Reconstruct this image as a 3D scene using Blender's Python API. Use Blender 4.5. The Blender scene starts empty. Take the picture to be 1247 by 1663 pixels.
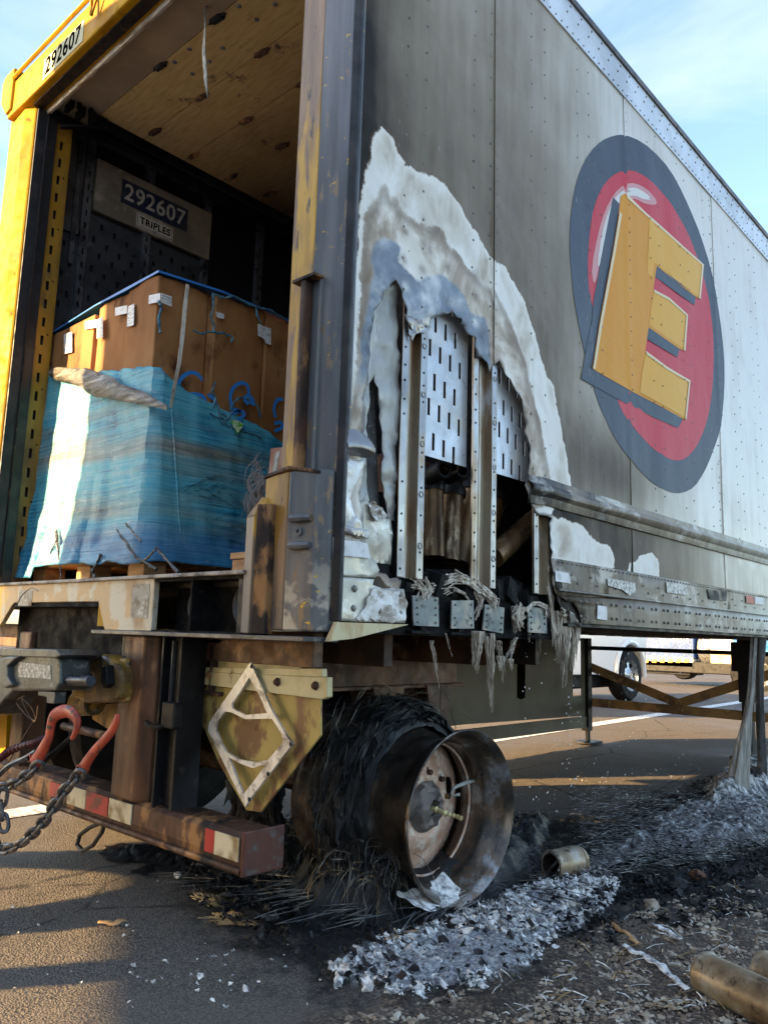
import bpy, bmesh, math, random
import numpy as np
from mathutils import Vector, Matrix, noise
from mathutils.geometry import delaunay_2d_cdt
random.seed(7); np.random.seed(7)
SC = bpy.context.scene
COL = SC.collection
R = math.radians
# ------------------------------------------------------------------ camera
F_PX = 1285.36; PW, PH = 1247.0, 1663.0
CC = Vector((1.53927, -1.44813, 0.89414))
RM = np.array([[0.7393209, 0.67271199, 0.02938004],
               [-0.08284951, 0.13418046, -0.9874875],
               [-0.6682369, 0.72763603, 0.15493628]])      # world -> (right, down, forward)
def ray(u, v):
    return Vector(RM.T @ np.array([u - PW/2, v - PH/2, F_PX]))
def at(u, v, ax, val):
    """point of the plane (axis ax = val) that lies on the line of sight through photo pixel u,v"""
    d = ray(u, v); t = (val - CC[ax]) / d[ax]
    return CC + d * t
cam = bpy.data.cameras.new('camera'); camo = bpy.data.objects.new('camera', cam); COL.objects.link(camo)
cam.sensor_fit = 'VERTICAL'; cam.sensor_height = 36; cam.lens = F_PX / PH * 36
cam.clip_start = .05; cam.clip_end = 2000
camo.matrix_world = Matrix(((RM[0][0], -RM[1][0], -RM[2][0], CC.x), (RM[0][1], -RM[1][1], -RM[2][1], CC.y),
                            (RM[0][2], -RM[1][2], -RM[2][2], CC.z), (0, 0, 0, 1)))
SC.camera = camo
# ------------------------------------------------------------------ light
SUN_EL = 16.0; SX, SY = -.527, -.85           # direction towards the sun on the ground
w = bpy.data.worlds.new('World'); SC.world = w; w.use_nodes = True
nt = w.node_tree; nt.nodes.clear()
out = nt.nodes.new('ShaderNodeOutputWorld'); bg = nt.nodes.new('ShaderNodeBackground')
sky = nt.nodes.new('ShaderNodeTexSky'); sky.sky_type = 'NISHITA'; sky.sun_disc = False
sky.sun_elevation = R(SUN_EL); sky.sun_rotation = math.atan2(SX, SY); sky.air_density = 1.0; sky.dust_density = 1.1; sky.ozone_density = 1.5
tc = nt.nodes.new('ShaderNodeTexCoord'); mp = nt.nodes.new('ShaderNodeMapping'); mp.inputs['Scale'].default_value = (1.2, 1.6, 4.5)
n1 = nt.nodes.new('ShaderNodeTexNoise'); n1.inputs['Scale'].default_value = 2.1; n1.inputs['Detail'].default_value = 8; n1.inputs['Roughness'].default_value = .58
n1.inputs['Distortion'].default_value = .5
rp = nt.nodes.new('ShaderNodeValToRGB'); rp.color_ramp.elements[0].position = .38; rp.color_ramp.elements[1].position = .80
rp.color_ramp.elements[0].color = (.0, .0, .0, 1); rp.color_ramp.elements[1].color = (.7, .7, .7, 1)
mx = nt.nodes.new('ShaderNodeMix'); mx.data_type = 'RGBA'; mx.inputs['B'].default_value = (2.2, 2.45, 2.8, 1)
nt.links.new(tc.outputs['Generated'], mp.inputs[0]); nt.links.new(mp.outputs[0], n1.inputs['Vector'])
nt.links.new(n1.outputs['Fac'], rp.inputs[0]); nt.links.new(rp.outputs[0], mx.inputs['Factor'])
nt.links.new(sky.outputs[0], mx.inputs['A']); nt.links.new(mx.outputs['Result'], bg.inputs[0]); nt.links.new(bg.outputs[0], out.inputs[0])
bg.inputs[1].default_value = .09
sl = bpy.data.lights.new('sun', 'SUN'); sl.energy = 3.7; sl.angle = R(.55); sl.color = (1, .66, .29)
so = bpy.data.objects.new('sun', sl); COL.objects.link(so)
sd = Vector((SX, SY, math.tan(R(SUN_EL)) * math.hypot(SX, SY)))
so.rotation_euler = sd.to_track_quat('Z', 'Y').to_euler(); so.location = sd * 20
SC.view_settings.view_transform = 'Standard'; SC.view_settings.look = 'None'; SC.view_settings.gamma = 1
SC.view_settings.use_curve_mapping = False; SC.view_settings.exposure = 2.68
SC.render.engine = 'CYCLES'

# ------------------------------------------------------------------ material helpers
class NT:
    def __init__(s, name):
        s.m = bpy.data.materials.new(name); s.m.use_nodes = True; s.t = s.m.node_tree; s.t.nodes.clear()
        s.o = s.t.nodes.new('ShaderNodeOutputMaterial'); s.b = s.t.nodes.new('ShaderNodeBsdfPrincipled')
        s.t.links.new(s.b.outputs[0], s.o.inputs[0]); s.g = s.t.nodes.new('ShaderNodeNewGeometry'); s.pos = s.g.outputs['Position']
    def L(s, a, b): s.t.links.new(a, b)
    def put(s, sock, v):
        if hasattr(v, 'is_linked') or hasattr(v, 'links'): s.L(v, sock)
        elif isinstance(v, (tuple, list)) and len(v) == 3 and sock.type == 'RGBA': sock.default_value = (*v, 1)
        else: sock.default_value = v
    def vec(s, scale, off=(0, 0, 0)):
        n = s.t.nodes.new('ShaderNodeMapping'); s.L(s.pos, n.inputs[0]); n.inputs['Scale'].default_value = scale; n.inputs['Location'].default_value = off
        return n.outputs[0]
    def noise(s, scale, detail=4, vec=None, rough=.55, dist=0):
        n = s.t.nodes.new('ShaderNodeTexNoise'); n.inputs['Scale'].default_value = scale; n.inputs['Detail'].default_value = detail
        n.inputs['Roughness'].default_value = rough; n.inputs['Distortion'].default_value = dist
        s.L(vec or s.pos, n.inputs['Vector']); return n.outputs['Fac']
    def vor(s, scale, feat='F1', vec=None, out='Distance'):
        n = s.t.nodes.new('ShaderNodeTexVoronoi'); n.feature = feat; n.inputs['Scale'].default_value = scale
        s.L(vec or s.pos, n.inputs['Vector']); return n.outputs[out]
    def attr(s, name):
        n = s.t.nodes.new('ShaderNodeAttribute'); n.attribute_name = name; return n.outputs['Fac']
    def m_(s, op, a, b=0.0, clamp=False):
        n = s.t.nodes.new('ShaderNodeMath'); n.operation = op; n.use_clamp = clamp; s.put(n.inputs[0], a); s.put(n.inputs[1], b); return n.outputs[0]
    def mr(s, v, a, b, c=0.0, d=1.0):
        n = s.t.nodes.new('ShaderNodeMapRange'); s.put(n.inputs['Value'], v); n.inputs['From Min'].default_value = a; n.inputs['From Max'].default_value = b
        n.inputs['To Min'].default_value = c; n.inputs['To Max'].default_value = d; return n.outputs[0]
    def mix(s, f, a, b):
        n = s.t.nodes.new('ShaderNodeMix'); n.data_type = 'RGBA'; s.put(n.inputs['Factor'], f); s.put(n.inputs['A'], a); s.put(n.inputs['B'], b); return n.outputs['Result']
    def ramp(s, f, stops):
        n = s.t.nodes.new('ShaderNodeValToRGB'); s.L(f, n.inputs[0]); e = n.color_ramp.elements
        while len(e) < len(stops): e.new(.5)
        for i, (p, c) in enumerate(stops): e[i].position = p; e[i].color = (*c, 1)
        return n.outputs[0]
    def bump(s, h, strength=.3, dist=.01):
        n = s.t.nodes.new('ShaderNodeBump'); n.inputs['Strength'].default_value = strength; n.inputs['Distance'].default_value = dist
        s.L(h, n.inputs['Height']); s.L(n.outputs[0], s.b.inputs['Normal'])
    def set(s, **k):
        names = dict(col='Base Color', rough='Roughness', metal='Metallic', spec='Specular IOR Level', alpha='Alpha', trans='Transmission Weight', coat='Coat Weight', sheen='Sheen Weight')
        for a, v in k.items(): s.put(s.b.inputs[names[a]], v)
def srgb(r, g, b):
    f = lambda c: (c/255/12.92) if c/255 <= .04045 else ((c/255+.055)/1.055)**2.4
    return (f(r), f(g), f(b))
def grime(name, c1, c2=None, c3=None, s2=6, t2=(.48, .6), s3=18, t3=(.56, .64), rough=.5, metal=0.0, bump=.25, bs=60, stretch=(1, 1, 1), spec=.4, rvar=.2):
    n = NT(name); v = n.vec(stretch); c = c1
    vr = n.noise(3.1, 5, v)
    c = n.mix(n.mr(vr, .3, .7), tuple(x*.8 for x in c1), tuple(min(1, x*1.15) for x in c1))
    if c2: c = n.mix(n.mr(n.noise(s2, 7, v, .6), *t2), c, c2)
    if c3: c = n.mix(n.mr(n.noise(s3, 8, v, .65), *t3), c, c3)
    rn = n.noise(bs*.3, 5, v)
    n.set(col=c, rough=n.mr(rn, .3, .7, max(.05, rough-rvar), min(1, rough+rvar)), metal=metal, spec=spec)
    if bump: n.bump(n.noise(bs, 6, v, .7), bump, .004)
    return n.m
M = {}
M['yellow'] = grime('yellow_paint', (.40, .215, .001), (.30, .145, .002), (.13, .07, .02), s2=5, t2=(.5, .62), t3=(.62, .68), s3=18, rough=.55, bump=.08, spec=.12)
M['yellow_dark'] = grime('sooty_yellow_paint', (.34, .17, .015), (.13, .07, .02), (.05, .035, .02), s2=4, t2=(.40, .6), s3=9, t3=(.55, .66), rough=.45, bump=.12, stretch=(1, 1, .35))
M['black_rubber'] = grime('black_seal', (.014, .014, .016), (.035, .028, .028), rough=.5, spec=.3)
M['char'] = grime('char', (.005, .005, .0055), (.012, .011, .011), (.04, .036, .034), s2=14, s3=50, t3=(.62, .72), rough=.75, bump=.8, bs=70, spec=.12)
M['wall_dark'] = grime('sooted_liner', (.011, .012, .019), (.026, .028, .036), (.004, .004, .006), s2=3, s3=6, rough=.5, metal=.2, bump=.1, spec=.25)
M['alum'] = grime('bare_aluminium', (.33, .325, .32), (.22, .22, .23), (.24, .17, .11), s2=4, t2=(.45, .6), s3=7, t3=(.50, .62), rough=.38, metal=.75, bump=.1, stretch=(1, 1, .5))
M['alum_brown'] = grime('heat_tinted_aluminium', (.34, .29, .22), (.20, .12, .06), (.50, .50, .50), s2=5, t2=(.42, .6), s3=9, t3=(.55, .66), rough=.4, metal=.6, bump=.12, stretch=(1, 1, .3))
M['rust'] = grime('rusty_steel', (.085, .04, .024), (.02, .014, .013), (.30, .155, .06), s2=6, s3=11, t3=(.53, .62), rough=.62, metal=.25, bump=.4, bs=90, stretch=(1, 1, .5))
M['rust_dark'] = grime('sooty_rusty_steel', (.026, .015, .011), (.009, .007, .007), (.09, .042, .02), s2=6, s3=15, rough=.6, metal=.25, bump=.4, bs=80)
M['steel_dark'] = grime('sooty_dark_steel', (.009, .009, .011), (.005, .005, .006), (.030, .027, .026), s2=5, s3=25, t3=(.58, .68), rough=.5, metal=.1, bump=.25, spec=.3)
M['ring'] = grime('sooty_lamp_ring', (.085, .085, .09), (.03, .03, .032), (.14, .13, .12), s2=14, rough=.4, metal=.3, bump=.2)
M['floor'] = grime('charred_floor', (.02, .018, .017), (.05, .04, .03), rough=.7, bump=.5)
M['rubber'] = grime('tyre_rubber', (.008, .008, .009), (.016, .016, .016), rough=.75, bump=.3, spec=.2)

M['rivet'] = grime('sooty_rivet', (.20, .19, .17), (.07, .065, .06), s2=2, rough=.45, metal=.3, bump=0)
# ------------------------------------------------------------------ object helpers
OFF = {}
def tag(o, label=None, cat=None, group=None, kind=None):
    if label: o['label'] = label
    if cat: o['category'] = cat
    if group: o['group'] = group
    if kind: o['kind'] = kind
    return o
def thing(name, loc, label, cat, group=None):
    o = bpy.data.objects.new(name, None); COL.objects.link(o); o.location = loc; o.empty_display_size = .1
    OFF[o.name] = Vector(loc); return tag(o, label, cat, group)
class MB:
    def __init__(s): s.v = []; s.f = []
    def add(s, vs, fs):
        k = len(s.v); s.v += [tuple(p) for p in vs]; s.f += [tuple(i + k for i in f) for f in fs]; return s
    def box(s, a, b, rot=None, c=None):
        x0, y0, z0 = a; x1, y1, z1 = b
        vs = [Vector(p) for p in ((x0,y0,z0),(x1,y0,z0),(x1,y1,z0),(x0,y1,z0),(x0,y0,z1),(x1,y0,z1),(x1,y1,z1),(x0,y1,z1))]
        if rot is not None:
            c = Vector(c) if c else (Vector(a)+Vector(b))/2
            vs = [rot @ (p-c) + c for p in vs]
        return s.add(vs, [(0,3,2,1),(4,5,6,7),(0,1,5,4),(1,2,6,5),(2,3,7,6),(3,0,4,7)])
    def bar(s, p, q, w, h, up=(0, 0, 1)):
        p, q = Vector(p), Vector(q); d = (q-p).normalized(); a = d.cross(Vector(up)).normalized(); b = a.cross(d)
        vs = [e + a*i*w/2 + b*j*h/2 for e in (p, q) for i, j in ((-1,-1),(1,-1),(1,1),(-1,1))]
        return s.add(vs, [(0,1,2,3),(7,6,5,4),(0,4,5,1),(1,5,6,2),(2,6,7,3),(3,7,4,0)])
    def tube(s, pts, r, n=8, cap=True, closed=False):
        pts = [Vector(p) for p in pts]; m = len(pts); rs = r if isinstance(r, (list, tuple)) else [r]*m
        t = []
        for i in range(m):
            a = pts[(i-1) % m] if (closed or i) else pts[0]; b = pts[(i+1) % m] if (closed or i < m-1) else pts[-1]
            d = b-a; t.append(d.normalized() if d.length > 1e-9 else Vector((0,0,1)))
        u = t[0].orthogonal().normalized(); vs = []
        for i in range(m):
            u = (u - t[i]*u.dot(t[i])); u = u.normalized() if u.length > 1e-6 else t[i].orthogonal().normalized()
            w_ = t[i].cross(u)
            vs += [pts[i] + (u*math.cos(2*math.pi*k/n) + w_*math.sin(2*math.pi*k/n))*rs[i] for k in range(n)]
        fs = []
        for i in range(m if closed else m-1):
            j = (i+1) % m
            fs += [(i*n+k, i*n+(k+1) % n, j*n+(k+1) % n, j*n+k) for k in range(n)]
        if cap and not closed: fs += [tuple(range(n))[::-1], tuple((m-1)*n+k for k in range(n))]
        return s.add(vs, fs)
    def lathe(s, prof, c, axis, n=48, closed=False, skip=None):
        """prof: (along, radius)"""
        c = Vector(c); ax = Vector(axis).normalized(); u = ax.cross(Vector((0,0,1))).normalized(); w_ = ax.cross(u)
        vs = [c + ax*a + (u*math.cos(2*math.pi*k/n)+w_*math.sin(2*math.pi*k/n))*r for a, r in prof for k in range(n)]
        m = len(prof); fs = []
        for i in range(m if closed else m-1):
            j = (i+1) % m
            for k in range(n):
                if skip and skip(i, k): continue
                fs.append((i*n+k, i*n+(k+1) % n, j*n+(k+1) % n, j*n+k))
        return s.add(vs, fs)
    def prism(s, poly, d):
        """poly of 3D points, extruded by vector d"""
        n = len(poly); p = [Vector(q) for q in poly]; d = Vector(d)
        return s.add(p + [q+d for q in p], [tuple(range(n))[::-1], tuple(range(n, 2*n))] + [(i, (i+1) % n, n+(i+1) % n, n+i) for i in range(n)])
    def face(s, pts): return s.add(pts, [tuple(range(len(pts)))])
    def rivet(s, p, nrm=(1, 0, 0), r=.006, h=.004):
        p = Vector(p); nn = Vector(nrm).normalized(); u = nn.orthogonal().normalized(); w_ = nn.cross(u)
        vs = [p + (u*math.cos(k*math.pi/3)+w_*math.sin(k*math.pi/3))*r for k in range(6)] + [p+(u*math.cos(k*math.pi/3)+w_*math.sin(k*math.pi/3))*r*.6+nn*h*.8 for k in range(6)] + [p+nn*h]
        return s.add(vs, [(k, (k+1) % 6, 6+(k+1) % 6, 6+k) for k in range(6)] + [(6+k, 6+(k+1) % 6, 12) for k in range(6)])
    def build(s, name, mat, parent=None, smooth=False, bevel=0, label=None, kind=None, solid=0, attrs=None):
        me = bpy.data.meshes.new(name); off = OFF.get(parent.name, Vector()) if parent else Vector()
        me.from_pydata([tuple(Vector(p)-off) for p in s.v], [], s.f); me.materials.append(M[mat] if isinstance(mat, str) else mat)
        if attrs:
            for k, a in attrs.items():
                at_ = me.attributes.new(k, 'FLOAT', 'POINT'); at_.data.foreach_set('value', np.array(a, dtype=np.float32))
        if smooth: me.polygons.foreach_set('use_smooth', [True]*len(me.polygons))
        me.validate(); o = bpy.data.objects.new(name, me); COL.objects.link(o)
        if parent: o.parent = parent; OFF[o.name] = off
        if smooth:
            try: me.set_sharp_from_angle(angle=R(40))
            except Exception: pass
        if solid:
            md = o.modifiers.new('s', 'SOLIDIFY'); md.thickness = solid; md.offset = -1
        if bevel:
            md = o.modifiers.new('b', 'BEVEL'); md.width = bevel; md.segments = 2; md.limit_method = 'ANGLE'; md.harden_normals = False
        if label: o['label'] = label
        if kind: o['kind'] = kind
        return o
def fbm(p, oct=4): return noise.fractal(Vector(p), 1.0, 2.0, oct)
def inpoly(pts, poly):
    x, y = pts[:, 0], pts[:, 1]; r = np.zeros(len(pts), bool); n = len(poly); j = n-1
    for i in range(n):
        xi, yi = poly[i]; xj, yj = poly[j]
        c = ((yi > y) != (yj > y)) & (x < (xj-xi)*(y-yi)/((yj-yi) if yj != yi else 1e-12)+xi); r ^= c; j = i
    return r
def sdf(pts, poly):
    """negative inside"""
    d = np.full(len(pts), 1e9); n = len(poly); P = np.array(poly)
    for i in range(n):
        a, b = P[i], P[(i+1) % n]; ab = b-a; t = np.clip(((pts-a)@ab)/(ab@ab+1e-12), 0, 1)
        d = np.minimum(d, np.linalg.norm(pts-(a+t[:, None]*ab), axis=1))
    return np.where(inpoly(pts, poly), -d, d)
def yz(u, v, x=0.0):
    p = at(u, v, 0, x); return (p.y, p.z)
def rough_poly(poly, step=.02, amp=.006, seed=0):
    o = []
    for i in range(len(poly)):
        a, b = Vector(poly[i]), Vector(poly[(i+1) % len(poly)]); k = max(1, int((b-a).length/step))
        nn = Vector((-(b-a).y, (b-a).x)).normalized() if (b-a).length else Vector((0, 0))
        for j in range(k):
            p = a.lerp(b, j/k); q = p + nn*amp*(noise.noise(Vector((p.x*38+seed, p.y*38, seed)))*2 + noise.noise(Vector((p.x*110, p.y*110+seed, seed))))
            o.append((q.x, q.y))
    return o
def cdt_sheet(outline, holes, step, extra=(), lines=()):
    """triangulated sheet; step(x,y)-> spacing; returns pts(n,2), tris"""
    V = []; E = []
    def loop(poly):
        k = len(V); n = len(poly)
        V.extend([Vector(p) for p in poly]); E.extend([(k+i, k+(i+1) % n) for i in range(n)])
    loop(outline)
    for h in holes: loop(h)
    for (a, b) in lines: V.extend([Vector(a), Vector(b)]); E.append((len(V)-2, len(V)-1))
    V.extend([Vector(p) for p in extra])
    r = delaunay_2d_cdt(V, E, [], 0, 1e-6)
    P = np.array([tuple(p) for p in r[0]]); T = np.array([f for f in r[2]])
    c = P[T].mean(axis=1); keep = inpoly(c, outline)
    for h in holes: keep &= ~inpoly(c, h)
    return P, T[keep]
# ================================================================== SETTING
def axis_steps(lo, hi, a, b, fine):
    xs = list(np.arange(a, b+1e-6, fine)); st = fine; x = b
    while x < hi: st *= 1.25; x += st; xs.append(min(x, hi))
    st = fine; x = a
    while x > lo: st *= 1.25; x -= st; xs.insert(0, max(x, lo))
    return np.array(xs)
GP = lambda u, v: (lambda p: (p.x, p.y))(at(u, v, 2, 0))
ASH = [GP(*p) for p in ((540,1583),(565,1560),(605,1545),(650,1530),(710,1512),(775,1488),(830,1458),(905,1432),(960,1415),(1000,1440),(985,1480),(930,1520),(880,1545),(865,1590),(810,1600),(760,1615),(700,1612),(640,1632),(575,1605))]
CHAR = [GP(*p) for p in ((285,1400),(330,1360),(450,1330),(560,1300),(700,1300),(850,1330),(930,1330),(1010,1320),(1130,1270),(1260,1255),(1300,1320),(1300,1520),(1190,1500),(1050,1480),(960,1500),(880,1560),(760,1630),(560,1620),(420,1560),(340,1500),(300,1450))]
xs = axis_steps(-400, 400, -1.9, 1.6, .022); ys = axis_steps(-60, 700, -.9, 4.2, .03)
gx, gy = np.meshgrid(xs, ys); gp = np.stack([gx.ravel(), gy.ravel()], 1)
near = (gp[:, 0] > -2.4) & (gp[:, 0] < 2.2) & (gp[:, 1] > -1.5) & (gp[:, 1] < 5)
ds = np.full(len(gp), 9.0); dc = np.full(len(gp), 9.0); dso = np.full(len(gp), -9.0)
ds[near] = sdf(gp[near], ASH); dc[near] = sdf(gp[near], CHAR)
# soil and gravel verge beside the asphalt, right of a ragged line
SOIL = [(.02,-.9),(.10,.05),(.16,.35),(.14,.62),(.22,.95),(.30,1.4),(.42,2.0),(.42,3.0),(.5,4.4),(.6,9),(9,9),(9,-3),(.3,-3)]
dsoil = sdf(gp, SOIL); gz = np.zeros(len(gp))
for i in np.nonzero(near)[0]:
    x, y = gp[i]; k = .0035*fbm((x*9, y*9, 0), 3) + .0022*noise.noise(Vector((x*60, y*60, 3)))
    s_ = min(1, max(0, .5-dsoil[i]*6)); k += s_*(.016*fbm((x*7, y*7, 5), 4) + .02 + .007*noise.noise(Vector((x*35, y*35, 1))))
    c_ = min(1, max(0, .5-dc[i]*6)); k += c_*(.018*abs(fbm((x*14, y*14, 9), 4)))
    a_ = min(1, max(0, .3-ds[i]*9)); k += a_*(.02+.02*abs(fbm((x*22, y*22, 2), 5)))
    gz[i] = k
nx, ny = len(xs), len(ys)
g = MB(); g.v = [(gp[i, 0], gp[i, 1], gz[i]) for i in range(len(gp))]
g.f = [(j*nx+i, j*nx+i+1, (j+1)*nx+i+1, (j+1)*nx+i) for j in range(ny-1) for i in range(nx-1)]
n = NT('asphalt_ground')
agg = n.vor(170); agg2 = n.vor(95); big = n.noise(1.3, 5); fine = n.noise(160, 5)
asp = n.ramp(n.m_('ADD', n.m_('MULTIPLY', agg, .9), n.m_('MULTIPLY', fine, .35)), [(.12, (.52, .46, .39)), (.36, (.27, .235, .20)), (.72, (.085, .075, .068))])
asp = n.mix(n.mr(big, .35, .65), asp, n.mix(.5, asp, (.16, .135, .115)))
crk = n.vor(.9, 'DISTANCE_TO_EDGE', n.vec((1, .6, 1)))
asp = n.mix(n.mr(n.m_('ADD', crk, n.m_('MULTIPLY', n.noise(9, 5), .03)), .016, .022, .8, 0), asp, (.03, .028, .027))
soil = n.ramp(n.m_('ADD', n.m_('MULTIPLY', agg2, .7), n.m_('MULTIPLY', n.noise(45, 6), .7)), [(.2, (.42, .34, .25)), (.5, (.23, .17, .12)), (.8, (.08, .06, .047))])
sm = n.mr(n.m_('ADD', n.attr('soil'), n.m_('MULTIPLY', n.m_('SUBTRACT', n.noise(12, 6), .5), .5)), -.05, .08)
col = n.mix(sm, asp, soil)
cm = n.mr(n.m_('ADD', n.attr('char'), n.m_('MULTIPLY', n.m_('SUBTRACT', n.noise(7, 8, None, .7), .5), 1.0)), .10, -.10)
chc = n.ramp(n.noise(55, 7, None, .7), [(.3, (.004, .004, .005)), (.55, (.014, .013, .013)), (.72, (.10, .09, .085))])
col = n.mix(n.m_('MULTIPLY', cm, .93), col, chc)
am = n.mr(n.m_('ADD', n.attr('ash'), n.m_('MULTIPLY', n.m_('SUBTRACT', n.noise(22, 7, None, .65), .5), .12)), .012, -.02)
ashc = n.ramp(n.noise(75, 7, None, .7), [(.32, (.06, .06, .065)), (.48, (.34, .34, .36)), (.66, (.72, .72, .74))])
col = n.mix(am, col, ashc)
damp = n.noise(.7, 4)
n.set(col=col, rough=n.mr(damp, .4, .62, .92, .6), spec=.3)
n.bump(n.m_('ADD', n.m_('MULTIPLY', agg, -1.0), n.m_('ADD', n.m_('MULTIPLY', fine, .8), n.m_('ADD', n.m_('MULTIPLY', agg2, -.5), n.m_('MULTIPLY', n.noise(70, 7, None, .75), 1.6)))), .9, .008)
M['ground'] = n.m
tag(g.build('ground', 'ground', smooth=True, attrs=dict(soil=-dsoil, char=dc, ash=ds)), kind='structure')
n = NT('road_paint'); n.set(col=n.mix(n.mr(n.noise(30, 6), .5, .62), (.72, .72, .7), (.25, .24, .23)), rough=.7); M['paint'] = n.m
a, b, c = at(959, 1177, 2, .004), at(1074, 1156, 2, .004), at(1247, 1133, 2, .004)
d = (c-a).normalized(); p0, p1 = a-d*30, a+d*90; nn = Vector((-d.y, d.x, 0))*.09
tag(MB().face([p0-nn, p1-nn, p1+nn, p0+nn]).build('road_marking', 'paint'), kind='structure')

# ================================================================== BURNED TRAILER
TR = thing('burned_trailer', (-1.295, 0, 0), 'fire damaged grey semi trailer with yellow rear frame and big orange letter on its side', 'trailer')
ZS, ZF, ZT, LEN = .88, 1.06, 3.69, 8.5
# ---- side skin: shapes read on the plane of the wall, in metres along and up the wall
z3 = lambda *L_: [yz(420+x/2.15, 180+y/2.15) for x, y in L_]
HOLE = z3((440,620),(470,590),(490,608),(500,655),(508,700)) + [yz(*p) for p in ((656,518),(664,535),(672,541),(690,530),(700,520),(718,512),(733,508),(747,518),(757,545),(766,550),(773,580),(788,590),(794,606),(800,592),(806,588),(815,600),(826,618),(838,642),(849,670),(853,700),(856,730),(857,768),(850,788),(856,812),(864,826),(880,838),(890,842),(890,870),(894,905),(897,940),(902,975),(912,990),(925,1000),(934,1016),(930,1060),(652,1060),(652,945),(640,938),(622,934),(603,924),(588,905),(578,884),(590,878),(588,850),(585,800),(583,760),(590,700),(590,640),(594,600),(600,545),(606,505))]
HOLE = rough_poly(HOLE, .02, .006, 1)
BURN = z3((430,62),(465,85),(485,150),(520,190),(570,215),(620,230),(660,265),(700,325),(735,395),(770,440),(800,505),(830,528),(862,545),(885,590),(920,650),(942,710),(965,790),(985,860),(1005,925),(1030,965),(1042,1060),(1057,1110),(1080,1247)) + [yz(928,800), yz(700,1000), yz(560,900), yz(545,850), yz(548,740)] + z3((272,1190),(292,1060),(298,950),(312,850),(322,700),(330,600),(345,500),(352,390),(355,330),(365,270),(372,215),(385,180),(398,100))
GREY = z3((405,460),(440,440),(468,450),(497,472),(488,520),(520,560),(560,592),(605,575),(625,568),(668,590),(710,640),(730,700),(790,722),(806,780),(806,900),(760,900),(700,760),(640,720),(520,740),(480,600),(430,640),(395,760),(385,850),(365,960),(330,960),(355,860),(360,760),(375,660),(400,570),(392,510))
PATCH1 = [yz(*p) for p in ((885,838),(915,843),(940,850),(950,862),(967,880),(985,883),(996,900),(999,925),(895,912),(880,880))]
PATCH2 = [yz(*p) for p in ((1018,928),(1022,910),(1032,914),(1038,901),(1058,897),(1070,912),(1069,942),(1020,934))]
INNER = z3((436,252),(452,262),(455,300),(482,300),(500,345),(545,380),(600,400),(645,412),(655,455),(695,495),(725,545),(770,590),(806,625),(830,640),(865,700),(900,790),(935,900),(960,1000),(985,1100),(1010,1247)) + [yz(900,800), yz(700,1000), yz(560,900), yz(556,700)] + z3((330,960),(345,760),(352,640),(365,470),(362,370),(385,330),(405,290))
SLIT = z3((418,915),(432,908),(440,930),(438,1000),(445,1060),(452,1120),(455,1190),(458,1247),(405,1247),(402,1120),(408,1030),(404,950))
SEAMS = [.765, 1.848, 2.984, 4.1, 5.22, 6.34, 7.46]
Y0 = .034
outline = [(Y0, .972), (LEN, .972), (LEN, 3.51), (Y0, 3.51)]
ext = []
def grid(y0, y1, z0, z1, s):
    for j, y in enumerate(np.arange(y0, y1, s)):
        for z in np.arange(z0 + (s/2 if j % 2 else 0), z1, s): ext.append((y + random.uniform(-.1, .1)*s, z + random.uniform(-.1, .1)*s))
grid(Y0+.008, 1.3, .985, 3.5, .0155); grid(1.31, 3.2, .99, 3.5, .027); grid(3.23, 8.45, .99, 3.49, .11)
P, T = cdt_sheet(outline, [HOLE], None, ext, [((s, .972), (s, 3.51)) for s in SEAMS])
dh = sdf(P, HOLE); db = sdf(P, BURN); dg = sdf(P, GREY); din = sdf(P, INNER); dp = np.minimum(sdf(P, PATCH1), sdf(P, PATCH2))
X = np.zeros(len(P)); soot = np.zeros(len(P))
def skin_x(y, z, dbv, dhv):
    heat = math.exp(-max(0, dbv)/.25)
    # oil-canning between rivet lines, buckling near the fire
    k = .0035*noise.noise(Vector((y*5, z*1.6, 0))) + .0015*noise.noise(Vector((y*9, z*3, 4)))
    if heat > .02: k += heat*(.006*noise.noise(Vector((y*9, z*6, 2))) + .0045*noise.noise(Vector((y*24, z*17, 7))))
    if dhv < .12:
        e = (1-dhv/.12)**2
        k += e*(.012*noise.noise(Vector((y*13, z*13, 1))) + .012*noise.noise(Vector((y*40, z*34, 5))) + .006)
    if z > 3.44 or z < 1.0 or y < .07: k *= .2
    return k
for i, (y, z) in enumerate(P):
    X[i] = skin_x(y, z, db[i], dh[i])
    s = 1.0 - .62*max(0, (y-.75))/.9 if y > .75 else 1.0
    s = .66*s + .26*math.exp(-((y-.05)/.22)**2)*(1 if z < 3 else .6)
    s -= .30*max(0, min(1, (z-2.45)/.9))*(1-.55*max(0, min(1, (y-.6)/.35)))
    s = max(s, .05) if y < 2.2 else max(s, 0)
    if y > 1.25: s = max(s, .30*math.exp(-(y-1.25)/.5))
    s += .55*math.exp(-((z-1.62)/.20)**2)*math.exp(-((y-1.75)/.55)**2)
    if z < 1.42: s = max(s, (.90-.22*max(0, min(1, (y-1.6)/.8)))*math.exp(-(max(0, y-2.0)/1.0)**2))
    s += .25*math.exp(-((y-.06)/.10)**2)*max(0, min(1, (3.4-z)/.9)) + .16*math.exp(-((y-1.15)/.28)**2)*max(0, min(1, (3.3-z)/1.2))
    if y > 2.0 and z < 1.4: s = max(s, .4*math.exp(-(y-2)/2.0))
    soot[i] = s
n = NT('sooted_white_paint_wall')
strk = n.noise(5, 6, n.vec((1, 3.2, .35)), .6); st2 = n.noise(2.6, 5); f3 = n.noise(30, 6)
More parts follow.
